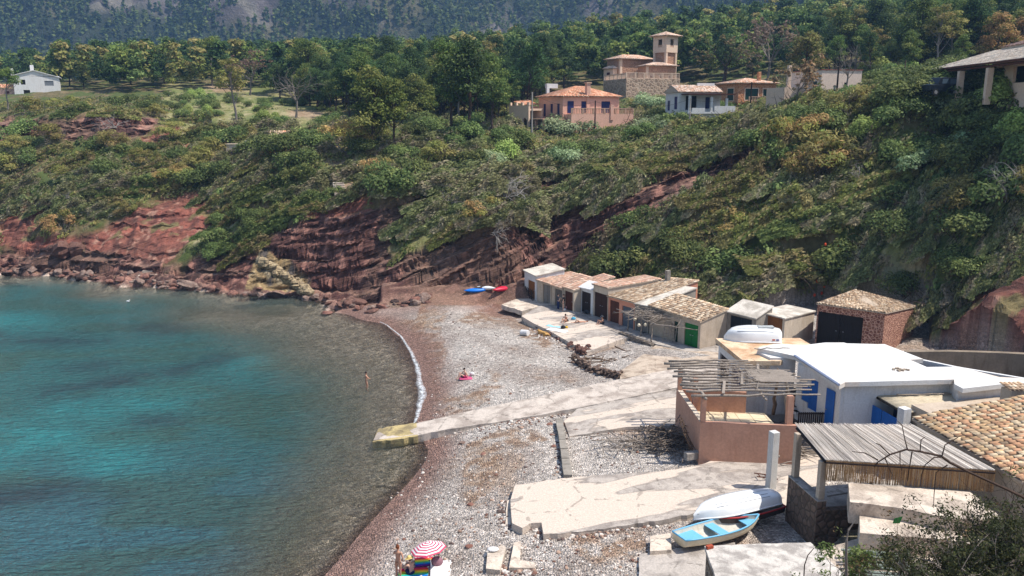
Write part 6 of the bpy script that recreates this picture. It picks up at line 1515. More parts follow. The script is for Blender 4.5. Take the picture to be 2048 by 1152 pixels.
h3.part('rail', M_bal, (1.25, 2.35, .02, .12, 7.0, 7.5), (.02, .12, 1.25, 2.35, 7.0, 7.5)); h3.hip(-.05, 3.75, -.05, 3.75, 9.4, 1.05, TP_PALE, .75, 51)
tw = at_y(1252, 184, 176); hw_ = HB('terrace_wall', 'high rubble terrace wall with a pale balustrade below the tower villa', 1252, 186, 178, R(17), 'wall')
M_tw = rubble('terrace_rubble', srgb(190,160,136), srgb(150,126,108), srgb(206,180,156), 1.6)
hw_.part('wall', M_tw, (0, 12.5, 0, .5, -4, 3.0)); hw_.part('side_wall', M_tw, (0, .5, .501, 12, -4, 2.9)); hw_.balustrade(0, 12.4, .2, .2, 3.0, M_villac, 1.15); hw_.balustrade(.2, .2, .6, 12, 2.9, M_villac, 1.15)
hw_.part('terrace', M_villac, (.5, 12.5, .501, 12, 1.9, 2.1))
# far left white house
h = HB('white_house', 'plain white gabled house with two chimneys at the far left', 112, 192, 215, R(172), 'house')
h.root.rotation_euler[2] = 0
h = HB('x', 'x', 30, 192, 212, R(27)); old = h.root; bpy.data.objects.remove(old)
h.root = [o for o in C.objects if o.name.startswith('white_house') and o.get('label', '').startswith('plain white')][0]
h.shell(M_white, 0, 10.2, 0, 9, -2, 5.0, rops=[(6.8,2.0,2.6,1.2),(2.0,1.4,.3,1.2),(1.6,1.0,2.8,1.2)])
h.win('r', 6.8, 2.0, 2.6, 1.2, flat('grey_shutter', srgb(120,124,130), .6)); h.win('r', 2.0, 1.4, .3, 1.2, DARK, off=.15); h.win('r', 1.6, 1.0, 2.8, 1.2, DARK, off=.15)
A_, B_, C2_, D2 = h.P(-.3, -.3, 5.0), h.P(10.6, -.3, 4.7), h.P(10.6, 9.3, 4.7), h.P(-.3, 9.3, 5.0); r0_, r1_ = h.P(4.6, -.3, 6.4), h.P(4.6, 9.3, 6.4)
mb = MB(); mb.add([h.P(0, 0, 5.0), h.P(10.2, 0, 4.7), h.P(4.6, 0, 6.3), h.P(0, .25, 5.0), h.P(10.2, .25, 4.7), h.P(4.6, .25, 6.3)], [(0, 1, 2), (5, 4, 3), (0, 2, 5, 3), (1, 4, 5, 2)]); mb.build('gable', M_white, h.root)
mb = MB(); mb.plate([A_, r0_, r1_, D2], .16); mb.plate([r0_+[0,0,.002], B_, C2_, r1_+[0,0,.002]], .16); mb.build('roof', M_white, h.root)
h.part('chimney', M_white, (3.8, 4.6, 4, 4.8, 5.8, 7.8)); h.part('chimney', M_white, (-.6, 0, 4, 4.6, 4.6, 6.9)); h.part('porch', plaster('porch_pink', srgb(214,176,158), .1), (-7.5, -.02, 1, 5, -2, 1.8)); tiles('porch_roof', h.P(-8, .6, 1.9), h.P(0, .6, 1.9), h.P(0, 5, 2.9), h.P(-8, 5, 2.9), h.root, TP_FAR, .33, .5, 3)
h.part('door', W_red, (-2.0, -1.2, .93, .98, -1, 1.2)); h.part('door', W_red, (-4.2, -3.4, .93, .98, -1, 1.2))
# veranda house, top right
vh = HB('veranda_house', 'low house with a wide pale tiled veranda roof at the top right', 1990, 190, 84, R(100), 'house')
Zv = 26.9; e0, e1 = at_z(1857, 140, Zv), at_z(1990, 123.5, Zv); ed = unit(xy(e1)-xy(e0)); ein = np.array([-ed[1], ed[0]]); ein = ein if ein[0] > 0 else -ein
LE = np.linalg.norm(xy(e1)-xy(e0)); L3 = lambda t, w, z: np.array([*(xy(e0)+ed*t+ein*w), z])
vr = vh.root
ZU = 29.0; print('ZU', ZU)
tl_ = MB().plate([L3(0, 0, Zv-.05), L3(LE+8, 0, Zv-.05), L3(LE+8, 7, ZU-.05), L3(0, 7, ZU-.05)], .12).build('roof', W_brown, vr)
tiles('roof_tiles', L3(0, 0, Zv), L3(LE+8, 0, Zv), L3(LE+8, 7, ZU), L3(0, 7, ZU), tl_, [(248,226,200),(250,232,210),(240,214,188)], .3, .45, 61, .28)
t2 = MB().plate([L3(3, 6.5, ZU+.1), L3(LE+9, 6.5, ZU+.1), L3(LE+9, 13, ZU+2.2), L3(6, 13, ZU+2.2)], .15).build('upper_roof', M_ochre, vr); tiles('roof_tiles', L3(3, 6.5, ZU+.15), L3(LE+9, 6.5, ZU+.15), L3(LE+9, 13, ZU+2.25), L3(6, 13, ZU+2.25), t2, [(210,170,150),(198,152,132),(220,182,164)], .3, .45, 63)
mb = MB(); a, b = L3(0, .25, Zv-.32), L3(LE+8, .25, Zv-.32); mb.tube([a, b], .14, 4); mb.build('beam', W_brown, vr)
for tt in (1.5, 8.0, 14.5):
    p = L3(tt, .35, 0); MB().box((p[0], p[1], 24.6), (.55, .55, 3.6), math.atan2(ed[1], ed[0])).build('pillar', M_villac, vr)
mb = MB(); wall_mb(mb, L3(10.5, 2.4, 0), L3(LE+8, 2.4, 0), 22.5, 27.1, 27.1, .3, ein, [(.8, 2.6, 24.9, 26.5), (4.5, 7, 24.9, 26.5)]); mb.build('wall', M_villac, vr)
mb = MB(); mb.prism([L3(10.7, 3.2, 0)[:2], L3(LE+8, 3.2, 0)[:2], L3(LE+8, 3.4, 0)[:2], L3(10.7, 3.4, 0)[:2]], 23, 27.5); mb.build('dark_room', DARK, vr)
# hut with tiled roof, low hut
h = HB('stone_hut', 'small stone hut with a pale tiled lean-to roof half buried in the bushes', 541, 292, 134, R(8), 'hut')
h.shell(M_grey, 0, 6.6, 0, 4, -1, 1.4); h.hip(0, 6.6, 0, 4, 1.4, .9, TP_OLD+TP_FAR[:2], .3, 71, gable=True)
h = HB('brick_shelter', 'tiny ruined shelter with a red brick top and white side on the slope', 453, 305, 133, R(10), 'shelter')
h.part('wall', M_cream, (0, 2.9, 0, 1.6, -1, 1.2)); h.part('roof', M_ochre, (-.1, 3.0, -.1, 1.7, 1.2, 1.35)); h.part('side', M_white, (2.91, 3.1, 0, 1.6, -1, 1.8))
# ---- poles, wires, lamps
def upole(px, pb, pt, Y, r, mat, label, arm=False):
    b = at_y(px, pb, Y); zt = z_on(b[0], b[1], pt); mb = MB(); mb.tube([(b[0], b[1], b[2]-1.5), (b[0], b[1], zt)], [r, r*.7], 8)
    if arm: mb.box((b[0], b[1], zt-.3), (1.2, .1, .1), .3)
    return tag(mb.build('utility_pole', mat, smooth=False), label, 'utility pole'), np.array([b[0], b[1], zt-.15])
M_polec = plaster('pole_concrete', srgb(178,168,158), .1)
_, t0 = upole(1064, 262, 184, 141, .17, M_polec, 'pale concrete utility pole at the left corner of the pink villa')
_, t1 = upole(1190, 238, 201, 139, .13, W_dark, 'short dark utility pole in front of the pink villa terrace')
_, t2 = upole(1379, 242, 196, 128, .12, M_polec, 'thin utility pole in front of the small white villa')
_, t3 = upole(1501, 208, 164, 128, .12, W_dark, 'dark pole in front of the brown stone villa')
_, t4 = upole(1673, 190, 112, 116, .14, W_dark, 'tall dark utility pole in front of the cream villa', True)
_, t5 = upole(1807, 168, 120, 118, .11, W_stickd, 'brown wooden pole beside the palm')
for a, b in ((t0, t1), (t1, t2), (t2, t3), (t3, t4), (t4, t5)):
    P_ = [a+(b-a)*k/12-np.array([0, 0, 1.3*4*(k/12)*(1-k/12)]) for k in range(13)]
    tag(MB().tube(P_, .018, 3).build('overhead_wire', W_blk), {0: 'wire from the pale concrete pole to the short dark pole', 1: 'wire from the short dark pole towards the white villa', 2: 'wire between the white villa and the stone villa', 3: 'wire rising to the tall dark utility pole', 4: 'wire from the tall dark pole to the brown wooden pole'}[[0, 1, 2, 3, 4][sum(a is q for q in ()) + [id(x) for x in (t0, t1, t2, t3, t4)].index(id(a))]], 'wire')
def lamp(px, pb, pt, Y, label):
    b = at_y(px, pb, Y); zt = z_on(b[0], b[1], pt); r = empty('street_lamp', b, label, 'street lamp')
    MB().tube([(b[0], b[1], b[2]-1), (b[0], b[1], zt-.6)], [.09, .05], 7).build('pole', W_blk, r)
    mb = MB(); mb.tube([(b[0], b[1], zt-.6), (b[0], b[1], zt-.15)], [.12, .2], 6); mb.build('lantern', flat('lamp_glass', srgb(170,168,160), .3), r); MB().tube([(b[0], b[1], zt-.15), (b[0], b[1], zt)], [.26, .03], 6).build('lantern_cap', W_blk, r)
lamp(1668, 192, 170, 112, 'black street lamp at the foot of the tall dark pole'); lamp(1840, 178, 138, 108, 'black street lamp left of the veranda roof')
# palm
p = drop(1752, 190, 60, 150); rt = empty('palm_tree', p, 'spreading feathery palm beside the cream villa terrace', 'palm tree')
hgt = max(1.2, z_on(p[0], p[1], 172)-p[2]); MB().tube([(p[0], p[1], p[2]-.5), (p[0], p[1], p[2]+hgt)], [.35, .28], 8).build('trunk', BARKD, rt)
rs = np.random.RandomState(3); PV, PC = [], []
for k in range(46):
    a = rs.rand()*6.28; el = rs.uniform(.05, 1.2); L = rs.uniform(2.6, 3.6); prev = None
    for s_ in np.linspace(.08, 1, 15):
        r_ = L*s_*math.cos(el)*(1-.1*s_); z = L*s_*math.sin(el)-1.9*s_*s_*math.cos(el*.6)
        q = np.array([p[0]+math.cos(a)*r_, p[1]+math.sin(a)*r_, p[2]+hgt+z]); sd_ = np.array([-math.sin(a), math.cos(a), -.35]); w = .55*math.sin(min(1, s_*1.15)*2.7+.2)+.05; f_ = np.array([math.cos(a), math.sin(a), -.3])*.22
        for sg in (1, -1): dn = np.array([sg*sd_[0], sg*sd_[1], -.35])*w; PV += [q, q+f_*.35, q+dn+f_*1.5, q+dn+f_*1.2]; PC += [np.array(srgb(112, 116, 66))*rs.uniform(.7, 1.3)]*4
link('fronds', np_mesh('fronds', PV, np.arange(len(PV)).reshape(-1, 4), LEAFN, np.array(PC)), rt)
# parked off-roader
b = at_y(1877, 192, 93); cr_ = empty('parked_car', b, 'black off-road car parked behind the bushes below the veranda', 'car'); ca = R(196)
def cbox(nm, cx, cy, cz, sx, sy, sz, mat, par=cr_, bev=.05):
    cs, sn = math.cos(ca), math.sin(ca); return MB().box((b[0]+cx*cs-cy*sn, b[1]+cx*sn+cy*cs, b[2]+cz), (sx, sy, sz), ca).build(nm, mat, par, bev)
M_car = flat('dark_car_paint', srgb(30,36,44), .3, .03); M_glass = flat('car_glass', srgb(70,84,96), .12, .02)
cbox('body', 0, 0, .85, 3.9, 1.75, .75, M_car, bev=.12)
mb = MB(); cs, sn = math.cos(ca), math.sin(ca)
def T(x, y, z): return np.array([b[0]+x*cs-y*sn, b[1]+x*sn+y*cs, b[2]+z])
V = [T(x, y, z) for z, q, w in ((1.2, (-1.9, 1.1), .86), (1.95, (-1.8, .6), .76)) for x, y in ((q[0], -w), (q[1], -w), (q[1], w), (q[0], w))]
mb.add(V, [(0,3,2,1),(4,5,6,7),(0,1,5,4),(1,2,6,5),(2,3,7,6),(3,0,4,7)]); mb.build('cabin', M_car, cr_, .06)
for x0, x1 in ((-1.6, -.6), (-.45, .45)):
    for sg in (1, -1): mb = MB(); mb.add([T(x0, sg*.86, 1.3), T(x1, sg*.86, 1.3), T(x1-.05, sg*.80, 1.8), T(x0, sg*.80, 1.8), T(x0, sg*.83, 1.3), T(x1, sg*.83, 1.3), T(x1-.05, sg*.77, 1.8), T(x0, sg*.77, 1.8)], [(0,1,2,3),(7,6,5,4),(0,4,5,1),(1,5,6,2),(2,6,7,3),(3,7,4,0)]); mb.build('side_window', M_glass, cr_)
mb = MB(); mb.add([T(-1.925, -.6, 1.3), T(-1.925, .6, 1.3), T(-1.87, .55, 1.82), T(-1.87, -.55, 1.82), T(-1.9, -.6, 1.3), T(-1.9, .6, 1.3), T(-1.85, .55, 1.82), T(-1.85, -.55, 1.82)], [(0,1,2,3),(7,6,5,4),(0,4,5,1),(1,5,6,2),(2,6,7,3),(3,7,4,0)]); mb.build('rear_window', M_glass, cr_)
RUB = flat('black_rubber', (.02, .02, .02), .8)
for x in (-1.25, 1.25):
    for sg in (1, -1): w_ = MB().tube([T(x, sg*.72, .38), T(x, sg*.92, .38)], .38, 16).build('wheel', RUB, cr_); MB().tube([T(x, sg*.92, .38), T(x, sg*.94, .38)], .2, 12).build('rim', MET, w_)
w_ = MB().tube([T(-1.97, .1, 1.05), T(-2.15, .1, 1.05)], .36, 16).build('spare_wheel', RUB, cr_); MB().tube([T(-2.15, .1, 1.05), T(-2.17, .1, 1.05)], .2, 12).build('rim', M_white, w_)
# ================================================================ BOATS
def hull(name, label, cat, loc, rz, L, W, D, mats, flip=False, heel=0, pitch=0, pointed=.85, transom=.72, rub=.045, thwarts=True, keel=True, z=0):
    """rowing boat: bow at +x; mats: outside, inside, rim, seats"""
    out, ins, rim, seat = mats; r = empty(name, loc, label, cat)
    ns, nk = 15, 9
    def sec(s, off=0.0):
        x = -L/2+L*s; w = W/2*(transom+(1-transom)*math.sin(min(s/.5, 1)*math.pi/2) if s < .5 else max(.0, 1-((s-.5)/.5)**2.3)); w = max(w, .015)-off; w = max(w, .006)
        sheer = .10*D*2*(s-.4)**2*2+(.12*D if s > .9 else 0)*(s-.9)*10; kd = D*(.98-.12*(s-.5)**2*4) if s < .8 else D*(.98-.12*.36-.55*((s-.8)/.2)**2)
        pts = []
        for k in range(nk):
            a = k/(nk-1)*math.pi; y = math.cos(a)*w; q = math.sin(a)**.55; zz = D+sheer-(kd-off)*q; yy = math.copysign(abs(math.cos(a))**.62, math.cos(a))*w
            pts.append((x+(.12*L*0), yy, zz+0))
        return pts
    def loft(off, rev):
        V, Fc = [], []
        for i in range(ns): V += sec(i/(ns-1), off)
        for i in range(ns-1):
            for k in range(nk-1):
                f = (i*nk+k, i*nk+k+1, (i+1)*nk+k+1, (i+1)*nk+k); Fc.append(f if not rev else f[::-1])
        if not rev: Fc.append(tuple(range(nk))[::-1])
        else: Fc.append(tuple(range(nk)))
        return V, Fc
    M = Matrix.Rotation(rz, 4, 'Z') @ Matrix.Rotation(pitch, 4, 'Y') @ Matrix.Rotation(heel, 4, 'X') @ (Matrix.Rotation(math.pi, 4, 'X') @ Matrix.Translation((0, 0, -D)) if flip else Matrix.Identity(4))
    M = Matrix.Translation([float(v) for v in loc]) @ M
    def emit(nm, V, Fc, mat, smooth=True):
        mb = MB(); mb.add([M @ Vector(v) for v in V], Fc); return mb.build(nm, mat, r, smooth=smooth)
    V, Fc = loft(0, False); emit('hull', V, Fc, out)
    V, Fc = loft(.035, True); V = [(v[0]*.985, v[1], v[2]+.012) for v in V]; emit('lining', V, Fc, ins)
    rimp = [sec(i/(ns-1)) for i in range(ns)]; mb = MB()
    for sd in (0, nk-1): mb.tube([M @ Vector(p[sd]) for p in rimp], rub, 5)
    mb.tube([M @ Vector(rimp[0][0]), M @ Vector(rimp[0][-1])], rub, 5); mb.build('gunwale', rim, r, smooth=True)
    if thwarts:
        def board(s0, s1, zf, nm='thwart'):
            w0, w1 = abs(sec(s0)[0][1])*.93, max(abs(sec(s1)[0][1])*.93, .03); x0, x1 = -L/2+L*s0, -L/2+L*s1; z = D*zf; V = [(x0,-w0,z),(x1,-w1,z),(x1,w1,z),(x0,w0,z),(x0,-w0,z-.04),(x1,-w1,z-.04),(x1,w1,z-.04),(x0,w0,z-.04)]
            emit(nm, V, [(0,1,2,3),(7,6,5,4),(0,4,5,1),(1,5,6,2),(2,6,7,3),(3,7,4,0)], seat, False)
        board(.06, .26, .66); board(.42, .53, .78); board(.80, .965, .80, 'foredeck')
    if keel:
        kp = [sec(i/(ns-1))[nk//2] for i in range(1, ns)]; mb = MB(); mb.tube([M @ Vector((p[0], 0, p[2]-.015)) for p in kp], .028, 4); mb.build('keel', out, r)
    if flip:
        for kk in (2, 3, nk-4, nk-3):
            kp = [sec(i/(ns-1))[kk] for i in range(2, ns-3)]; mb = MB(); mb.tube([M @ Vector((p[0], p[1]*1.012, p[2]-.008)) for p in kp], .013, 4); mb.build('strake', STRK, r)
    return r, M
STRK = flat('grey_strake', srgb(150,152,156), .5)
B_white = flat('white_gelcoat', (.80, .80, .79), .3, .03, 3); B_cream = flat('aged_cream_gelcoat', srgb(226,212,184), .45, .08, 3); B_blue = flat('sky_blue_paint', srgb(112,178,212), .45, .05); B_red = flat('worn_red_paint', srgb(168,44,44), .5, .15); B_dark = flat('dark_hull', srgb(70,62,60), .6)
B_in = plaster('dirty_white_lining', srgb(212,206,192), .18, 2.5, .003, (.6,.5,.4), .6, .7)
zg_ = 2.07
def face_to(a, b): return math.atan2(b[1]-a[1], b[0]-a[0])
s0, s1 = at_z(1361, 1089, zg_+.1), at_z(1515, 1050, zg_+.1); cN_ = (s0+s1)/2; Lb = np.linalg.norm(s1-s0)
hull('dinghy', 'small cream dinghy with a sky blue rim and seats, lying upright on the apron', 'dinghy', (cN_[0], cN_[1], zg_-.02), face_to(s0, s1), Lb*1.03, 1.55, .52, (B_cream, B_in, B_blue, B_blue), heel=R(-4))
s0, s1 = at_z(1396, 1050, zg_), at_z(1548, 1022, zg_); cN_ = (s0+s1)/2; Lb = np.linalg.norm(s1-s0)
hull('dinghy', 'dark dinghy with a worn red rim underneath the upturned white boat', 'dinghy', (cN_[0]+.12, cN_[1]-.02, zg_-.02), face_to(s1, s0)+.0, Lb*1.04, 1.6, .5, (B_dark, B_in, B_red, B_in))
s0, s1 = at_z(1392, 1038, zg_+.5), at_z(1546, 1003, zg_+.5); cN_ = (s0+s1)/2; Lb = np.linalg.norm(s1-s0)
rb, M_ = hull('dinghy', 'white upturned dinghy resting on the red rimmed one', 'dinghy', (cN_[0]+.0, cN_[1]+.22, zg_+.52), face_to(s1, s0), Lb*1.04, 1.7, .62, (B_white, B_in, B_white, B_in), flip=True, heel=R(7), transom=.8)
s0, s1 = at_z(1455, 684, ZL+.05), at_z(1566, 687, ZL+.05); cN_ = (s0+s1)/2; Lb = np.linalg.norm(s1-s0)
rb, M_ = hull('motorboat', 'long white upturned motorboat lying on the ochre roof of the boathouse', 'boat', (cN_[0], cN_[1]+.9, ZL+.08), face_to(s1, s0), Lb*1.02, 1.75, .95, (B_white, B_in, B_white, B_in), flip=True, transom=.86)
MB().box((cN_[0]+.9, cN_[1]+.75, ZL+1.0), (1.1, .5, .1), 0).build('hull_vent', flat('pale_grey_panel', srgb(176,178,176), .5), rb)
for k, cc in enumerate(((170, 60, 50), (40, 60, 140))): MB().box((cN_[0]+1.28+k*.28, cN_[1]-.005, ZL+.32), (.2, .03, .22), 0, Matrix.Rotation(R(-14), 3, 'X')).build('stripe', flat('stripe%d' % k, srgb(*cc), .5), rb)
def kayak(px0, py0, px1, py1, z, mat, label, W=.62, D=.3, zoff=0):
    a, b = at_z(px0, py0, z), at_z(px1, py1, z); L = np.linalg.norm(b-a); c = (a+b)/2; m0 = drop((px0+px1)/2, (py0+py1)/2+4, 60, 130); z = float(m0[2])+.05; a, b = at_z(px0, py0, z), at_z(px1, py1, z); L = np.linalg.norm(b-a); c = (a+b)/2; r = empty('kayak', (c[0], c[1], z), label, 'kayak'); rz = face_to(a, b); ns, nk = 13, 10; V, Fc = [], []
    for i in range(ns):
        s = i/(ns-1)*2-1; w = W/2*max(.02, (1-abs(s)**2.2)); hgt = D/2*max(.1, (1-abs(s)**3))
        for k in range(nk):
            t_ = 2*math.pi*k/nk; x, y, z_ = s*L/2, math.cos(t_)*w, math.sin(t_)*hgt+D/2+.10*s*s
            V.append((c[0]+x*math.cos(rz)-y*math.sin(rz), c[1]+x*math.sin(rz)+y*math.cos(rz), z+z_+zoff))
    for i in range(ns-1):
        for k in range(nk): Fc.append((i*nk+k, i*nk+(k+1) % nk, (i+1)*nk+(k+1) % nk, (i+1)*nk+k))
    Fc += [tuple(range(nk))[::-1], tuple(range((ns-1)*nk, ns*nk))]
    mb = MB(); mb.add(V, Fc); mb.build('hull', mat, r, smooth=True)
    mb = MB(); mb.ball((c[0], c[1], z+zoff+D*.98), (.5, .2, .05), 10, 6); mb.build('cockpit', B_dark, r)
kayak(928, 587, 985, 582, 1.9, flat('bright_blue_plastic', srgb(20,116,214), .35, .04), 'bright blue kayak drawn up below the dark cliff', 1.0, .5)
kayak(938, 578, 991, 584, 1.95, flat('white_plastic', (.78, .78, .76), .4, .04), 'white kayak lying behind the blue one', .9, .5, .1)
kayak(986, 587, 1034, 576, 1.95, flat('crimson_plastic', srgb(196,40,66), .35, .04), 'crimson kayak drawn up right of the blue one', 1.1, .6)
kayak(975, 588, 1012, 584, 1.7, flat('dark_red_plastic', srgb(120,30,40), .4, .04), 'dark red kayak end under the crimson one', .7, .3)

# ================================================================ PEOPLE
SK = flat('tanned_skin', srgb(188,142,118), .55, .05, 9); SK2 = flat('fair_skin', srgb(206,166,144), .55, .05, 9)
HAIR = flat('auburn_hair', srgb(120,66,36), .6); HAIRD = flat('dark_hair', srgb(38,28,24), .6); EYE = flat('eye_dark', (.02, .015, .01), .3)
def rotz(v, a): return np.array([v[0]*math.cos(a)-v[1]*math.sin(a), v[0]*math.sin(a)+v[1]*math.cos(a), v[2]])
def skin_obj(name, verts, edges, radii, mat, parent, M, sub=1, root=0):
    me = bpy.data.meshes.new(name); me.from_pydata([tuple(M @ Vector(v)) for v in verts], edges, []); me.materials.append(mat)
    o = link(name, me, parent); sk = o.modifiers.new('skin', 'SKIN'); sk.use_smooth_shade = True
    lay = me.skin_vertices[0].data if me.skin_vertices else None
    if lay is None:
        bm = bmesh.new(); bm.from_mesh(me); bm.verts.layers.skin.verify(); bm.to_mesh(me); bm.free(); lay = me.skin_vertices[0].data
    for i, r in enumerate(radii): lay[i].radius = (r, r) if np.isscalar(r) else r; lay[i].use_root = (i == root)
    if sub: s_ = o.modifiers.new('sub', 'SUBSURF'); s_.levels = sub; s_.render_levels = sub
    return o
import bmesh
STAND = dict(pelvis=(0,0,.95), chest=(0,.01,1.28), neck=(0,0,1.47), head=(0,.02,1.62), lsh=(-.17,0,1.42), rsh=(.17,0,1.42), lel=(-.24,.0,1.15), rel=(.24,0,1.15), lwr=(-.25,.1,.92), rwr=(.25,.1,.92), lhip=(-.09,0,.9), rhip=(.09,0,.9), lkn=(-.1,.03,.5), rkn=(.1,.03,.5), lan=(-.1,0,.09), ran=(.1,0,.09), ltoe=(-.11,.18,.03), rtoe=(.11,.18,.03))
def pose(**k): d = dict(STAND); d.update(k); return d
def person(loc, rz, P, label, skin=SK, female=False, hair=HAIRD, longhair=False, clothes=(), scale=1.0, hat=None, group=None):
    """front of the body is local +y"""
    r = empty('person', loc, label, 'person', group); M = Matrix.Translation([float(v) for v in loc]) @ Matrix.Rotation(rz, 4, 'Z') @ Matrix.Scale(scale, 4)
    V, E_, Rr = [], [], []; ix = {}
    def av(n, p, rad, par=None): ix[n] = len(V); V.append(np.array(p, float)); Rr.append(rad); (par is not None) and E_.append((ix[par], ix[n])); return ix[n]
    g = lambda n: np.array(P[n], float); m = .92 if female else 1
    w = .145 if female else .135
    av('pelvis', g('pelvis'), (w, .105)); av('belly', g('pelvis')*.5+g('chest')*.5, (.115*m, .09), 'pelvis'); av('chest', g('chest'), (.145*m, .1), 'belly'); av('neck', g('neck'), .05, 'chest'); 
    av('headb', g('neck')*.45+g('head')*.55+[0, .0, 0], .062, 'neck'); av('head', g('head'), (.078, .09), 'headb'); av('headt', g('head')+unit(g('head')-g('neck'))*.09, .055, 'head')
    for s in 'lr':
        av(s+'sh', g(s+'sh'), .055*m, 'chest'); av(s+'el', g(s+'el'), .038*m, s+'sh'); av(s+'wr', g(s+'wr'), .025, s+'el')
        d = unit(g(s+'wr')-g(s+'el')); sd = unit(np.cross(d, (0.1, 0.9, .3))); nrm = np.cross(sd, d)
        pl_ = g(s+'wr')+d*.07; av(s+'palm', pl_, (.036, .016), s+'wr')
        for q, (o_, l_) in enumerate(((-.028, .062), (-.009, .074), (.01, .07), (.028, .054))):
            a = pl_+d*.025+sd*o_; av(s+'f%d' % q, a, .0085, s+'palm'); av(s+'g%d' % q, a+d*l_*.6+nrm*.012, .008, s+'f%d' % q); av(s+'h%d' % q, a+d*l_*.95+nrm*.03, .0065, s+'g%d' % q)
        a = g(s+'wr')+d*.03+sd*.032; av(s+'t0', a, .011, s+'wr'); av(s+'t1', a+d*.035+sd*.03, .009, s+'t0')
        av(s+'hip', g(s+'hip'), .095, 'pelvis'); av(s+'th', g(s+'hip')*.5+g(s+'kn')*.5, .078, s+'hip'); av(s+'kn', g(s+'kn'), .054, s+'th'); av(s+'ca', g(s+'kn')*.65+g(s+'an')*.35, .056, s+'kn'); av(s+'an', g(s+'an'), .036, s+'ca'); av(s+'toe', g(s+'toe'), .028, s+'an')
    body = skin_obj('body', V, E_, Rr, skin, r, M, 1)
    hd = g('head'); up = unit(g('head')-g('neck')); fw = np.array(P.get('face', (0, 1, 0)), float); fw = unit(fw-up*np.dot(fw, up)); rt_ = np.cross(fw, up)
    def hb(nm, c, rad, mat, par=None, seg=10): mb = MB(); mb.ball((0, 0, 0), rad, seg, 8); Rm = Matrix((rt_, fw, up)).transposed(); mb.v = [tuple(M @ (Vector(c)+Rm @ Vector(v))) for v in mb.v]; return mb.build(nm, mat, par or r, smooth=True)
    hb('hair', hd-fw*.022+up*.035, (.092, .1, .1), hair)
    if longhair: hb('hair_bun', hd+up*.13-fw*.05, (.05, .05, .05), hair)
    hb('nose', hd+fw*.095-up*.005, (.013, .02, .022), skin)
    for s in (-1, 1): hb('ear', hd+rt_*s*.083, (.014, .024, .032), skin); hb('eye', hd+fw*.084+rt_*s*.032+up*.018, (.013, .008, .009), EYE, None, 6)
    hb('mouth', hd+fw*.086-up*.045, (.024, .008, .007), flat('lips', srgb(150,70,66), .5), None, 6)
    if hat: hb('hat', hd+up*.10, (.10, .11, .09), hat); o = hb('hat_brim', hd+up*.06, (.21, .22, .014), hat)
    for kind, mat in clothes:
        if kind == 'shorts': skin_obj('shorts', [g('pelvis')+[0,0,.07], g('pelvis'), g('lhip'), g('lhip')*.45+g('lkn')*.55, g('rhip'), g('rhip')*.45+g('rkn')*.55], [(0,1),(1,2),(2,3),(1,4),(4,5)], [.15,.175,.135,.11,.135,.11], mat, r, M, 1, 1)
        if kind == 'brief': skin_obj('swimwear', [g('pelvis')+unit(g('chest')-g('pelvis'))*.03, g('pelvis')-unit(g('chest')-g('pelvis'))*.03, g('lhip'), g('rhip')], [(0,1),(1,2),(1,3)], [(.185,.145),(.185,.145),.13,.13], mat, r, M, 1, 1)
        if kind == 'top': skin_obj('bikini_top', [g('chest')+[0,.01,-.02], g('chest')+[0,.01,.03]], [(0,1)], [(.168,.128),(.165,.125)], mat, r, M, 1)
        if kind == 'shirt': skin_obj('shirt', [g('pelvis')+[0,0,.03], g('belly') if 'belly' in P else g('pelvis')*.5+g('chest')*.5, g('chest'), g('neck')-[0,0,.03], g('lsh'), g('lsh')*.3+g('lel')*.7, g('rsh'), g('rsh')*.3+g('rel')*.7], [(0,1),(1,2),(2,3),(2,4),(4,5),(2,6),(6,7)], [.175,.16,.19,.085,.09,.07,.09,.07], mat, r, M, 1, 2)
        if kind == 'trousers': skin_obj('trousers', [g('pelvis')+[0,0,.05], g('pelvis'), g('lhip'), g('lkn'), g('lan'), g('rhip'), g('rkn'), g('ran')], [(0,1),(1,2),(2,3),(3,4),(1,5),(5,6),(6,7)], [.155,.175,.13,.09,.07,.13,.09,.07], mat, r, M, 1, 1)
    return r
N_navy = flat('navy_cloth', srgb(32,44,84), .9); N_black = flat('black_cloth', (.015, .015, .018), .85); N_grey = flat('grey_cloth', srgb(70,72,78), .9); N_olive = flat('olive_cloth', srgb(72,76,62), .9); STRAW = flat('straw', srgb(236,206,130), .8)
def onground(px, py): return drop(px, py, 20, 120)
g_ = at_z(797, 1158, .72)
person((g_[0], g_[1], float(H(g_[0], g_[1]))-.01), R(-20), pose(lel=(-.25,.08,1.2), lwr=(-.16,.25,1.3), rel=(.3,-.06,1.18), rwr=(.2,.06,.98), rsh=(.18,0,1.42), ltoe=(-.11,.2,.03)), 'woman in a black bikini with auburn hair in a bun, seen from behind', SK, True, HAIR, True, [('brief', N_black)], 1.0)
g_ = at_z(824, 1150, .8); gz_ = float(H(g_[0], g_[1]))
SIT = dict(pelvis=(0,0,.13), chest=(0,.06,.45), neck=(0,.1,.63), head=(0,.14,.77), lsh=(-.18,.08,.57), rsh=(.18,.08,.57), lel=(-.26,.3,.4), rel=(.26,.3,.4), lwr=(-.16,.5,.45), rwr=(.16,.5,.45), lhip=(-.1,.05,.12), rhip=(.1,.05,.12), lkn=(-.16,.46,.42), rkn=(.16,.46,.42), lan=(-.13,.68,.07), ran=(.13,.68,.07), ltoe=(-.14,.86,.03), rtoe=(.14,.86,.03))
person((g_[0], g_[1], gz_), R(50), SIT, 'man in a straw hat and navy shorts sitting beside the parasol', SK2, False, HAIRD, False, [('shorts', N_navy)], 1.0, STRAW)
g_ = at_z(733, 779, -.15)
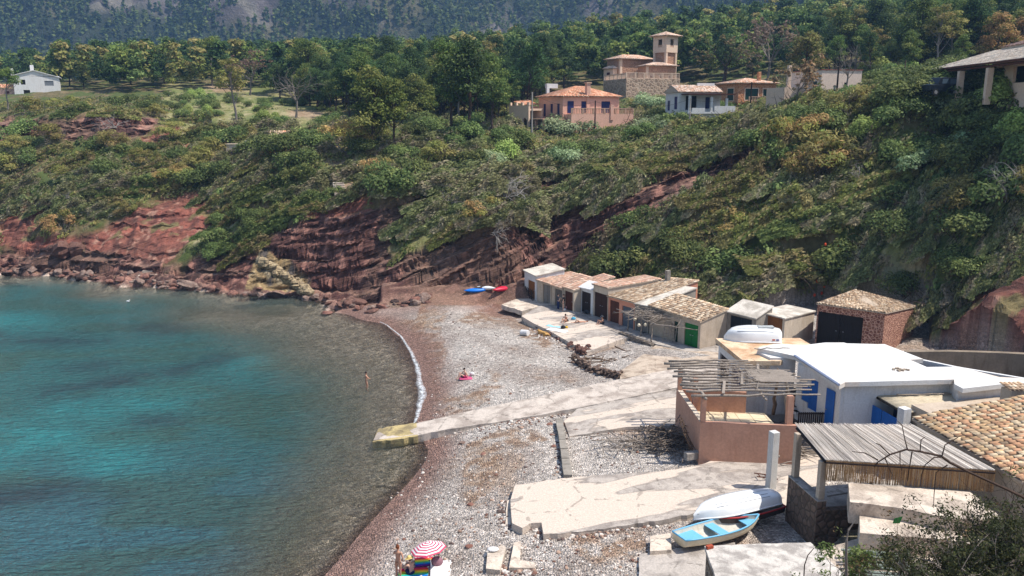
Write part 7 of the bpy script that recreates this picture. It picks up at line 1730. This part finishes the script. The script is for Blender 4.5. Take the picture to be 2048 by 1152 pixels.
person((g_[0], g_[1], -.32), R(-75), pose(lel=(-.2,.14,1.2), lwr=(-.05,.24,1.12), rel=(.2,.14,1.2), rwr=(.05,.26,1.1), rkn=(.1,.1,.52)), 'bather in dark trunks standing knee deep in the sea', SK, False, HAIRD, False, [('brief', N_black)], .98)
g_ = onground(932, 757)
person(g_, R(110), dict(SIT, lwr=(-.3,-.1,.08), lel=(-.28,-.08,.3)), 'person with dark hair sitting on a pink towel on the brown seaweed patch', SK2, False, HAIRD, False, [('shorts', flat('pink_cloth', srgb(190,70,110), .9))])
# sunbathers and visitors on the bathing terrace
zt0 = 1.36
g_ = at_z(1116, 620, 1.58); person((g_[0], g_[1], 1.58), R(-60), pose(lel=(-.24,.12,1.2), lwr=(-.1,.3,1.25)), 'standing person in blue jeans and dark top in front of the grey doors', SK2, False, HAIRD, False, [('shirt', N_grey), ('trousers', N_navy)], 1.02)
g_ = at_z(1127, 622, 1.58); person((g_[0], g_[1], 1.58), R(80), pose(rel=(.3,.1,1.2), rwr=(.2,.3,1.2)), 'standing person in a black top and olive shorts facing the one in jeans', SK2, False, HAIRD, False, [('shirt', N_black), ('shorts', N_olive)], 1.04)
g_ = at_z(1132, 645, zt0); person((g_[0], g_[1], zt0+.03), R(150), SIT, 'sunbather sitting upright on a blue towel on the terrace', SK, True, HAIRD, False, [('brief', N_black)])
LIE = dict(pelvis=(0,0,.12), chest=(0,-.33,.13), neck=(0,-.52,.13), head=(0,-.67,.14), face=(0,0,1), lsh=(-.17,-.47,.11), rsh=(.17,-.47,.11), lel=(-.3,-.25,.06), rel=(.3,-.25,.06), lwr=(-.28,.0,.05), rwr=(.28,.0,.05), lhip=(-.09,.05,.11), rhip=(.09,.05,.11), lkn=(-.1,.42,.42), rkn=(.1,.45,.12), lan=(-.1,.62,.06), ran=(.1,.85,.06), ltoe=(-.1,.75,.05), rtoe=(.1,.95,.12))
g_ = at_z(1161, 646.5, 1.40); person((g_[0], g_[1], 1.405), R(100), LIE, 'sunbather lying on the back with one knee raised', SK, True, HAIR, False, [('brief', flat('yellow_cloth', srgb(214,170,70), .9)), ('top', flat('yellow_cloth', srgb(214,170,70), .9))])
g_ = at_z(1206, 648, 1.50); person((g_[0], g_[1], 1.5), R(120), SIT, 'person with a cap sitting at the edge of the shade before the brown doors', SK, False, HAIRD, False, [('shorts', N_grey)], .95, N_grey)
g_ = at_z(1180, 628, 1.59); person((g_[0], g_[1], 1.6), R(75), LIE, 'dark clothed person lying in the shade before the tall brown door', SK2, False, HAIRD, False, [('shirt', N_black), ('trousers', N_grey)], .95)
# towels
def stripes(name, cols, along_x=True, sc=1.0):
    t = NT(name); s = t.n('ShaderNodeSeparateXYZ'); t.l(t.n('ShaderNodeTexCoord').outputs['Generated'], s.inputs[0])
    n = len(cols); t.base(t.ramp(s.outputs[0 if along_x else 1], [(i/n, srgb(*c)) for i, c in enumerate(cols)], 'CONSTANT'), .9); return t.m
RB = [(120,40,140),(40,40,150),(30,120,190),(40,170,150),(120,190,60),(240,220,60),(245,150,40),(225,60,50),(200,30,90)]
def towel(px, py, z, w, l, rz, mat, label, seed=1, cat='towel'):
    c = at_z(px, py, z) if z is not None else onground(px, py); zz = z if z is not None else float(H(c[0], c[1])); rs = np.random.RandomState(seed); n = 14; V = []
    for i in range(n+1):
        for j in range(n+1):
            x, y = (i/n-.5)*w, (j/n-.5)*l; V.append((x, y, .02+.025*float(vn(np.array(x*3+seed), np.array(y*3), 5))))
    ii = np.arange((n+1)**2).reshape(n+1, n+1); Q_ = np.stack([ii[:-1, :-1], ii[1:, :-1], ii[1:, 1:], ii[:-1, 1:]], -1).reshape(-1, 4)
    me = np_mesh('towel', V, Q_, mat, smooth=True); o = link('towel', me); o.location = (float(c[0]), float(c[1]), zz+.01); o.rotation_euler = (0, 0, rz); m_ = o.modifiers.new('thickness', 'SOLIDIFY'); m_.thickness = .012
    return tag(o, label, cat)
m_rb = stripes('rainbow_towel', RB, False)
towel(838, 1148, None, 1.9, 1.0, R(8), m_rb, 'rainbow striped towel spread under the seated man', 1)
towel(851, 1126, None, 1.0, .8, R(10), m_rb, 'folded rainbow striped towel under the parasol', 2)
towel(884, 1142, None, 1.1, 1.7, R(5), flat('white_towelling', (.78, .76, .74), .95, .04), 'white patterned towel right of the parasol', 3)
towel(1110, 653, 1.36, 1.7, .7, R(-30), flat('aqua_towelling', srgb(150,210,226), .9), 'pale aqua towel on the bathing terrace', 4)
towel(1115, 661, 1.36, 2.2, .9, R(-35), flat('white_towelling', (.78, .76, .74), .95, .04), 'white towel on the bathing terrace', 5)
towel(1130, 648, 1.36, 1.4, .8, R(-20), flat('blue_towelling', srgb(50,150,214), .9), 'bright blue towel under the upright sunbather', 6)
towel(1150, 647, 1.37, 1.8, .8, R(-20), flat('light_blue_towelling', srgb(130,190,214), .9), 'light blue towel under the lying sunbather', 7)
towel(935, 757, None, 1.3, .8, R(0), flat('pink_towelling', srgb(206,90,130), .9), 'pink towel on the seaweed patch', 8)
def bag(px, py, z, s, mat, label, cat='bag'):
    c = at_z(px, py, z) if z is not None else onground(px, py); zz = z if z is not None else c[2]; r = empty('bag', (c[0], c[1], zz), label, cat); mb = MB(); mb.ball((c[0], c[1], zz+s*.42), (s*.55, s*.38, s*.45), 10, 7); mb.build('body', mat, r, smooth=True)
    mb = MB(); mb.tube([(c[0]-s*.25, c[1], zz+s*.75), (c[0]-s*.15, c[1], zz+s*1.1), (c[0]+s*.15, c[1], zz+s*1.1), (c[0]+s*.25, c[1], zz+s*.75)], .02, 5); mb.build('strap', N_black, r)
bag(1133, 644.5, 1.38, .4, N_black, 'small black bag beside the upright sunbather'); bag(1147, 641, 1.4, .45, flat('aqua_bag', srgb(90,170,200), .8), 'aqua beach bag behind the sunbathers'); bag(1126, 658, 1.37, .42, N_black, 'black bag on the white terrace towel'); bag(1133, 657, 1.37, .3, flat('yellow_bag', srgb(226,180,50), .7), 'little yellow bag on the white terrace towel')
bag(1136, 618, 1.58, .5, flat('pink_bag', srgb(214,150,150), .8), 'pink bag beside the standing people'); bag(1129, 622, 1.58, .35, M_white, 'small white bag at the feet of the standing people')
bag(944, 752, None, .4, M_white, 'white bag beside the person on the pink towel'); bag(926, 755, None, .35, flat('green_bag', srgb(30,150,110), .7), 'green bag on the seaweed patch'); bag(874, 1133, None, .55, flat('mauve_bag', srgb(150,110,120), .8), 'mauve bag on the folded rainbow towel')
# parasol
c = onground(864, 1138); pr_ = empty('parasol', c, 'red and white ring striped beach parasol tilted towards the sea', 'parasol')
tilt = Matrix.Rotation(R(-9), 4, 'Y') @ Matrix.Rotation(R(-5), 4, 'X'); M_ = Matrix.Translation([float(v) for v in c]) @ tilt
mbw, mbr = MB(), MB(); rows_ = np.linspace(.02, 1.0, 13); n8 = 8; Rr_ = .86
def cpos(f, k): a = 2*math.pi*k/n8; return M_ @ Vector((math.cos(a)*f*Rr_, math.sin(a)*f*Rr_, 1.32-.34*f**1.7))
for i in range(12):
    for k in range(n8):
        tgt = mbr if i % 2 else mbw; A_, B_, C_, D_ = cpos(rows_[i], k), cpos(rows_[i], k+1), cpos(rows_[i+1], k+1), cpos(rows_[i+1], k); lo_ = Vector((0, 0, .012))
        tgt.add([A_, B_, C_, D_, A_-lo_, B_-lo_, C_-lo_, D_-lo_], [(0, 3, 2, 1), (4, 5, 6, 7), (0, 1, 5, 4), (1, 2, 6, 5), (2, 3, 7, 6), (3, 0, 4, 7)])
cn = mbw.build('canopy', flat('white_canvas', (.82, .80, .79), .8, .03), pr_); mbr.build('red_stripe', flat('red_canvas', srgb(198,74,100), .8, .03), cn)
MB().tube([M_ @ Vector((0, 0, -.2)), M_ @ Vector((0, 0, 1.42))], .02, 8).build('pole', B_white, pr_)
for k in range(n8): MB().tube([cpos(.05, k)-Vector((0, 0, .02)), cpos(.99, k)-Vector((0, 0, .03))], .008, 4).build('rib', MET, pr_)
# ================================================================ ODDS AND ENDS
def stick_bundle(name, label, cat, c, L, n, seed, spread, dirn, mat, z, hgt=.4, r=.035, kind=None):
    rs = np.random.RandomState(seed); mb = MB()
    for k in range(n):
        q = np.array([c[0]+rs.normal(0, spread[0]), c[1]+rs.normal(0, spread[1]), z+abs(rs.normal(0, hgt))]); a = dirn+rs.normal(0, .7); v = np.array([math.cos(a), math.sin(a), rs.normal(0, .18)])*L*rs.uniform(.3, .6)
        P_, rr = crooked(q-v, q+v, r*rs.uniform(.5, 1.2), seed*100+k, 4, .03); mb.tube(P_, rr, 5)
    return tag(mb.build(name, mat, smooth=True), label, cat, kind=kind)
c = at_z(1338, 882, 1.9); stick_bundle('driftwood_heap', 'big tangled heap of grey driftwood and old nets against the pink terrace', 'driftwood heap', c, 1.7, 190, 5, (.9, .9), .6, wood('grey_brown_stick', srgb(138,122,108)), 1.8, .4, .035, 'stuff')
stick_bundle('driftwood_heap', 'pale broken canes scattered before the driftwood heap', 'driftwood heap', at_z(1285, 890, 1.9), 1.8, 60, 6, (1.5, .6), .2, W_stick, 1.95, .08, .03, 'stuff')
c = at_z(1235, 720, 1.15)
stick_bundle('log_rollers', 'rows of dark wooden rollers for hauling boats inside the rubble enclosure', 'boat rollers', c, 1.9, 60, 7, (1.5, .9), .25, W_stickd, 1.05, .1, .055, 'stuff')
ca_ = at_z(1320, 634, 3.4); stick_bundle('brushwood_awning', 'thicket of dry brushwood laid over poles before the green boathouse door', 'awning', ca_, 2.2, 190, 8, (1.5, 1.0), -.2, W_stick, 3.6, .22, .028, 'stuff')
aw = empty('awning_frame', at_z(1290, 690, 1.6), 'crooked pole frame holding the brushwood awning', 'pole frame')
zp = 3.55
for a, b in (((1256,661,1.6),(1256,626,None)),((1282,672,1.6),(1282,640,None)),((1303,684,1.6),(1303,648,None))):
    q = at_z(*a); pole('post', q, (q[0], q[1], z_on(q[0], q[1], b[1])), .06, 3, W_stick, aw, .03)
q = at_z(1303, 684, 1.6); zq_ = z_on(q[0], q[1], 648); q2 = hp1; pole('rail', (q[0], q[1], zq_), (hp1[0]-.3, hp1[1]-.2, zq_+.1), .055, 9, W_stick, aw, .02)
q1 = at_z(1256, 661, 1.6); pole('beam', (q1[0]-.6, q1[1]+.3, z_on(q1[0], q1[1], 625)), (q[0]+.3, q[1]-.2, zq_+.05), .05, 10, W_stick, aw, .02); pole('beam', (q[0]-.2, q[1]-.2, zq_), (q[0]+2.4, q[1]+2.6, zq_+.6), .05, 12, W_stick, aw, .02)
for k, (px, py) in enumerate(((1271,640),(1279,652),(1292,651))):
    p = at_z(px, py, 3.0); tag(MB().ball((p[0], p[1]+.3, p[2]), .16, 10, 8).build('float', B_cream, smooth=True), ['cream fishing float hanging under the brushwood awning, the topmost', 'cream fishing float hanging low in the middle of the awning', 'cream fishing float hanging beside the awning corner post'][k], 'fishing float')
def ladder(px, py, z, L, rz, lean, label, mat=W_stick, n=6, w=.45):
    c = at_z(px, py, z); M_ = Matrix.Translation([float(v) for v in c]) @ Matrix.Rotation(rz, 4, 'Z') @ Matrix.Rotation(lean, 4, 'X'); r = empty('ladder', c, label, 'ladder')
    for s in (-1, 1): MB().tube([M_ @ Vector((s*w/2, 0, 0)), M_ @ Vector((s*w/2, 0, L))], .035, 5).build('rail', mat, r)
    for k in range(n): MB().tube([M_ @ Vector((-w/2, 0, L*(k+.5)/n)), M_ @ Vector((w/2, 0, L*(k+.5)/n))], .025, 5).build('rung', mat, r)
ladder(1385, 905, 2.0, 2.2, R(65), R(-22), 'rough wooden ladder leaning against the end of the pink terrace', W_stickd)
ladder(1395, 915, 2.0, 1.7, R(65), R(-30), 'shorter ladder rack leaning low on the pink terrace wall', W_stickd)
ladder(1330, 684, 1.6, 1.9, R(-25), R(-20), 'ladder leaning by the narrow green door, the left one', W_stick); ladder(1344, 686, 1.6, 1.8, R(-25), R(-26), 'ladder leaning by the narrow green door, the right one', W_stick)
ladder(1552, 955, 2.08, 1.2, R(95), R(-80), 'small ladder lying flat on the apron between the white post and the awning', W_brown, 3)
c = at_z(1590, 905, 2.1); stick_bundle('cane_stack', 'stack of bleached canes and ladder frames behind the reed awning', 'cane stack', c, 2.2, 40, 12, (.8, .5), .1, W_stick, 2.2, .25, .04, 'stuff')
# rack fence beside the first boathouse
p0, p1 = at_z(1047, 585, 1.5), at_z(1071, 600, 1.5); fr_ = empty('rack_fence', p0, 'dark wooden rack fence standing before the white end boathouse', 'fence'); d_ = unit(xy(p1)-xy(p0)); L_ = np.linalg.norm(xy(p1)-xy(p0))
for k in range(9):
    q = xy(p0)+d_*L_*k/8-np.array([.3, .2]); MB().tube([(*q, 1.3), (*(q+[.03, 0]), 2.6)], .05, 5).build('paling', W_dark, fr_)
for z in (1.8, 2.3): a = xy(p0)-np.array([.3, .2]); MB().tube([(*a, z), (*(a+d_*L_), z)], .045, 5).build('rail', W_dark, fr_)
# concrete post stump and wrapped bundle on the shingle, wall stones, crates
c = onground(1049, 671); tag(MB().tube([(c[0]-.3, c[1]+.2, c[2]+.25), (c[0]+.35, c[1]-.25, c[2]+.3)], .3, 12).build('concrete_drum', M_white, None, .03), 'whitish broken concrete drum lying on the shingle before the bathing terrace', 'drum')
c = onground(1090, 671); r_ = empty('dog', c, 'golden dog lying on the shingle beside the terrace edge', 'dog')
DOG = flat('golden_fur', srgb(206,160,96), .9, .2)
skin_obj('body', [(0,0,.2),(.3,0,.24),(.58,0,.3),(.74,0,.44),(.92,0,.4),(-.25,0,.2),(-.5,.05,.1),(-.75,.2,.05),(.5,.14,.1),(.78,.16,.05),(.5,-.14,.1),(.8,-.14,.05),(-.2,.2,.12),(.1,.26,.05),(-.2,-.2,.12),(.1,-.27,.05)], [(0,1),(1,2),(2,3),(3,4),(0,5),(5,6),(6,7),(2,8),(8,9),(2,10),(10,11),(5,12),(12,13),(5,14),(14,15)], [.19,.18,.15,.12,.07,.17,.05,.025,.06,.04,.06,.04,.09,.045,.09,.045], DOG, r_, Matrix.Translation([float(v) for v in c]) @ Matrix.Rotation(R(150), 4, 'Z'))
for s in (-1, 1): q = Matrix.Translation([float(v) for v in c]) @ Matrix.Rotation(R(150), 4, 'Z') @ Vector((.72, s*.1, .5)); MB().ball(q, (.04, .04, .07)).build('ear', DOG, r_)
for k, (px, py) in enumerate(((1794,738),(1800,740),(1797,742.5),(1804,742),(1808,740.5),(1787,740),(1815,741))):
    p = at_z(px, py, ZR); tag(MB().box((p[0], p[1], ZR+.05), (.22, .12, .09), k*.9).build('loose_stone', S_pale), 'small stone lying in the little cluster on the big white roof', 'stone', 'stones on the white roof')
for px, py, rz, L in ((1545,697,.1,2.4),(1830,779,.15,3.2),(1870,789,.05,4.5),(1850,784,.3,2.2)):
    z_ = ZR+.03 if px < 1600 else 5.72; p = at_z(px, py, z_); P_, rr = crooked(p-np.array([L/2, 0, 0]), p+np.array([L/2*math.cos(rz), L/2*math.sin(rz), 0]), .035, int(px), 6, .03)
    tag(MB().tube(P_, rr, 5).build('pole', W_stick), {1545: 'weathered pole lying on the white roof above the boat', 1830: 'short grey stick lying on the corrugated roof', 1870: 'long grey pole lying across the corrugated roof', 1850: 'bent stick on the corrugated roof beside the long pole'}[px], 'pole')
p = at_z(1340, 920, 2.0); tag(MB().box((p[0]+1.3, p[1]+.1, 2.25), (.9, .4, .45), .35).build('stone_block', M_concg, None, .03), 'rough concrete block at the foot of the pink terrace corner', 'block')
p = at_z(983, 1105, 1.3); tag(MB().plate([at_z(972,1137,1.45), at_z(975,1104,1.45), at_z(1003,1090,1.5), at_z(1012,1094,1.5), at_z(1000,1140,1.45)], .35).build('broken_slab', M_conc2), 'broken concrete footing with a white cloth on it near the bottom edge', 'slab')
tag(MB().plate([at_z(1018,1135,1.5), at_z(1028,1085,1.55), at_z(1042,1082,1.55), at_z(1040,1120,1.5), at_z(1070,1125,1.5), at_z(1070,1136,1.5)], .3).build('broken_slab', M_conc2), 'crooked strip of broken concrete footing right of the white cloth', 'slab')
p = at_z(986, 1100, 1.5); mb = MB(); mb.ball((p[0], p[1], p[2]+.04), (.3, .22, .09), 9, 6); tag(mb.build('cloth', M_white, smooth=True), 'crumpled white cloth left on the broken footing', 'cloth')
# gull on the water
p = at_z(256, 604, 0); g2 = empty('gull', p, 'white gull floating on the calm water left of centre', 'gull'); mb = MB(); mb.ball((p[0], p[1], .1), (.22, .1, .1), 8, 6); mb.ball((p[0]+.2, p[1], .24), (.07, .06, .07), 7, 5); mb.build('body', B_white, g2, smooth=True); MB().tube([(p[0]+.25, p[1], .24), (p[0]+.33, p[1], .22)], [.02, .005], 4).build('beak', flat('yellow_beak', srgb(220,170,40), .5), g2)
p = at_z(404, 604, 0)
# slatted pallet of grey-green boards in the foreground yard
py_ = empty('pallet', at_z(1760, 1105, 3.9), 'grey green slatted boards stacked in the yard behind the twigs', 'pallet'); pa, pb_ = at_z(1690, 1100, 4.05), at_z(1800, 1108, 4.05); d_ = unit(xy(pb_)-xy(pa)); n_ = np.array([d_[1], -d_[0]])
for k in range(11):
    a = xy(pa)+n_*.27*k; MB().box((*(a+d_*1.2), 4.05+.03*(k % 3)), (2.7, .14, .05), math.atan2(d_[1], d_[0])+.04*math.sin(k*2.1)).build('slat', wood('grey_green_wood', srgb(140,150,138)), py_)
p = at_z(1796, 1075, 4.0); tag(MB().plate([p+[-.25, 0, .9], p+[.1, 0, 1.0], p+[-.15, .1, -.1], p+[-.4, .1, -.1]], .04).build('green_board', P_green), 'broken green painted board sticking up behind the slats', 'board')
# flowers on the slope
FLW = flat('orange_petals', srgb(236,92,50), .7)
for cx, cy, n, lab in ((1652,546,9,'clump of orange flower spikes on the slope above the cream boathouse'),(1690,531,3,'pair of orange flower spikes to the right of the larger orange clump')):
    p = drop(cx, cy, 50, 120); rr = empty('flower_clump', p, lab, 'flowers'); rs = np.random.RandomState(cx); mb = MB(); m2 = MB()
    for k in range(n):
        q = p+np.array([rs.normal(0, .8), rs.normal(0, .3), 0]); q[2] = float(H(q[0], q[1])); m2.tube([q, q+[0, -.15, 1.2]], .025, 4); mb.ball(q+[0, -.2, 1.3], (.14, .14, .2), 7, 5)
    mb.build('flower_heads', FLW, rr); m2.build('stem', flat('leaf_green', srgb(90,120,60), .7), rr)
# ================================================================ FOREGROUND BUSH
def twig_bush(name, label, pts, n, seed, L, r, leaves, up=(0, 0, 1), depth=3, pal=PAL_MASTIC, leafn=30, lsize=.05, mat=BARKG):
    rs = np.random.RandomState(seed); rt = empty(name, pts[0], label, 'bush'); mb = MB(); tips = []
    for k in range(n):
        p = np.array(pts[rs.randint(len(pts))], float)+rs.normal(0, .35, 3)*[1, 1, .2]; d = np.array(up)+rs.normal(0, .55, 3)
        branches(mb, p, d, L*rs.uniform(.6, 1.2), r*rs.uniform(.6, 1.2), depth, rs, 3, .5, tips, .03, 5)
    mb.build('branches', mat, rt)
    if leaves:
        T_ = np.array(tips); T_ = T_[rs.rand(len(T_)) < leaves]; V, Q_, c = cloud([(*q, .22, .22, .18) for q in T_], leafn*len(T_), lsize, pal, rs, shell=.1, asp=.35, lo=-1); link('leaves', np_mesh('leaves', V, Q_, LEAF, c), rt)
    return rt
gp = lambda px, py, Y: at_y(px, py, Y)
twig_bush('foreground_bush', 'dense leafy evergreen bush with bare grey twigs at the bottom right corner', [gp(1960,1240,17), gp(2040,1180,17.5), gp(2080,1140,18), gp(1900,1270,16.5), gp(2000,1200,18)], 80, 1, .95, .03, .8, (-.05, 0, 1), 3, [(58,66,38),(70,78,42),(48,54,32),(84,86,48)], 24, .05)
twig_bush('twiggy_bush', 'thicket of bare dark twigs in front of the cream terraces', [gp(1830,1230,18), gp(1900,1220,18), gp(1760,1250,17.5), gp(1960,1150,19), gp(2030,1110,20)], 64, 2, 1.0, .022, .10, (-.15, 0, 1), 3, [(84,90,48),(110,84,52)], 8, .05, BARKD)
twig_bush('spiky_shrub', 'sparse green needle leaved shrub beside the foreground roof', [gp(1655,1160,20), gp(1700,1170,20), gp(1720,1180,19)], 8, 4, .55, .014, 1.0, (-.1, 0, 1), 2, PAL_GREEN, 34, .06, BARKG)
rs = np.random.RandomState(12)
def viapx(pts, Y): return [at_y(px, py, Y+.02*i) for i, (px, py) in enumerate(pts)]
rt = empty('overhanging_branch', at_y(2048, 1010, 15), 'bare dark arching branch hanging in front of the reed curtain', 'branch'); mb = MB()
mb.tube(viapx([(2080,1010),(2000,972),(1940,945),(1900,925),(1882,912),(1840,903),(1812,899),(1780,909),(1756,924),(1748,934)], 15), list(np.linspace(.035, .012, 10)), 6)
for sub in ([(1815,899),(1810,880),(1804,850),(1795,842)], [(1884,912),(1890,890),(1920,872),(1950,869)], [(1824,904),(1818,940),(1815,962)], [(1840,905),(1842,880),(1850,874)], [(1780,909),(1760,890),(1752,886)], [(1756,920),(1730,906),(1704,903)], [(1884,914),(1868,915),(1850,930),(1843,950),(1841,972)], [(1895,930),(1872,945),(1868,990),(1867,1016)], [(1800,902),(1800,925),(1803,941)], [(1770,916),(1780,940),(1786,952)]):
    mb.tube(viapx(sub, 15), list(np.linspace(.014, .006, len(sub))), 4)
mb.build('branches', BARKD, rt)
rt = empty('bare_shrub', at_y(1695, 1150, 17), 'pale bent bare stem rising beside the spiky shrub', 'branch'); mb = MB(); mb.tube(viapx([(1694,1170),(1692,1120),(1693,1080),(1697,1060),(1708,1044)], 17), [.035,.03,.028,.022,.012], 6); mb.build('stem', BARKG, rt)
rt = empty('bare_shrub', at_y(1610, 1150, 17), 'thin dark arching stem in front of the grey foreground roof', 'branch'); mb = MB(); mb.tube(viapx([(1607,1165),(1609,1130),(1616,1110),(1628,1096)], 17), [.014,.014,.012,.008], 5); mb.build('stem', BARKD, rt)
